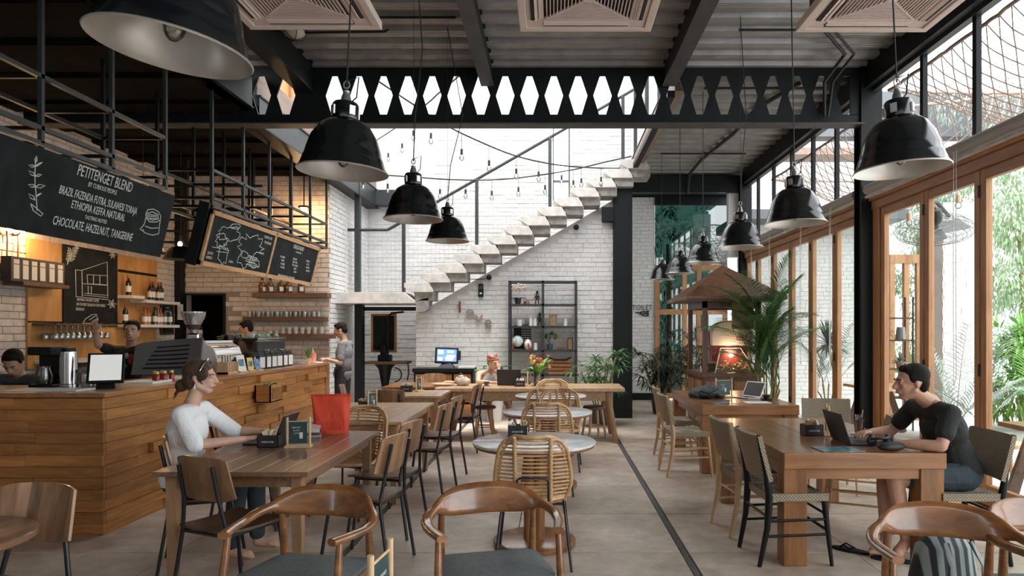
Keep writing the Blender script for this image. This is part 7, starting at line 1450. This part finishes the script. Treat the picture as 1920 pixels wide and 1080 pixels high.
card(7.88, .13, .2, -.25, 'white picture card leaning in a stand on the counter', lab); card(8.1, .1, .16, -.2, 'yellow leaflet holder on the counter edge', plain('yellow_leaflet', (.7, .5, .15), .5)); card(8.3, .1, .14, -.3, 'blue and orange leaflet in a wooden stand', plain('blue_leaflet', (.15, .22, .45), .5, 0, .6, 20))
t = thing('coffee_bag', '-', 'bag'); MB().prism([(-.045, -.035, 0), (.045, -.035, 0), (.045, .035, 0), (-.045, .035, 0)], (0, 0, .17)).build('bag_body', bxm, t, bevel=.008); MB().box(-.042, .042, -.012, .012, .17, .2).build('folded_top', bxm, t, bevel=.003); MB().box(-.036, .036, -.037, -.035, .02, .15).build('label', lab, t); MB().box(.045, .047, -.028, .028, .02, .15).build('side_label', lab, t); cb_ = Once(t)
for k in range(12): cb_((-3.62-.12*(k % 2), 8.45+.09*k, ZC), R(60+7*(k % 3)), 'black coffee bag with a white label in the row on the counter edge', 'coffee bags on the counter edge')
o = MB().box(-.12, .12, -.09, .09, 0, .07).build('plastic_box', gg, bevel=.015); o.location = (-3.62, 9.65, ZC); tag(o, 'clear plastic box beside the coffee bags', 'box')
t = thing('tip_jar', 'black canister with a white label behind the coffee bags', 'canister', (-3.9, 10.0, ZC)); MB().lathe([(0, 0), (.06, 0), (.06, .17), (0, .17)], 20).build('body', bxm, t, smooth=40); MB().lathe([(.061, .03), (.061, .11)], 20).build('label', lab, t, smooth=40, recalc=False); MB().lathe([(0, .17), (.063, .17), (.063, .19), (0, .19)], 20).build('lid', bxm, t, smooth=40)
t = thing('succulent', 'small spiky succulent in a wooden pot near the end of the bar', 'plant', (-3.56, 9.92, ZC)); MB().lathe([(0, 0), (.04, 0), (.052, .08), (0, .075)], 18).build('pot', wpine, t, smooth=40); random.seed(5)
for k in range(12): b = MB(); a = k*2.4; blade(b, (0, 0, .07), (math.cos(a)*.4, math.sin(a)*.4, 1), random.uniform(.14, .22), .025, .2, n=3); b.build('leaf', gl1, t, recalc=False)
o = MB().lathe([(0, 0), (.13, 0), (.14, .012), (.135, .014), (0, .004)], 28).build('serving_tray', lab, smooth=40); o.location = (-3.56, 10.15, ZC); tag(o, 'white serving tray under the drink at the bar end', 'tray')
t = thing('smoothie_cup', 'coral smoothie in a clear cup with a straw in front of the standing man', 'drink', (-3.58, 10.2, ZC+.01)); MB().lathe([(0, 0), (.034, 0), (.045, .14), (0, .14)], 20).build('cup', plain('smoothie', (.65, .22, .15), .3), t, smooth=40); MB().lathe([(.047, .14), (.047, .148), (0, .15)], 20).build('lid', clear, t, smooth=40); MB().tube([(0, 0, .14), (-.02, 0, .22)], .005, 6).build('straw', lab, t)
b = MB(); random.seed(77); t = thing('trailing_plant', 'small green plant growing in the planter box on the counter front', 'plant', (XC+.13, 7.95, .91))
for k in range(14): b = MB(); a = k*2.4; blade(b, (0, .03*math.cos(a), 0), (math.cos(a), math.sin(a), 1.2), random.uniform(.08, .15), .045, 1.2, n=4); b.build('leaf', gl4 if k % 3 else gl1, t, recalc=False)
# back bar
o = MB().box(-6.2, -5.75, 6.6, 11.4, 0, .9).box(-6.2, -5.7, 6.6, 11.4, .9, .94).build('back_counter', wdark); tag(o, 'low dark back counter along the brick wall behind the bar', 'counter')
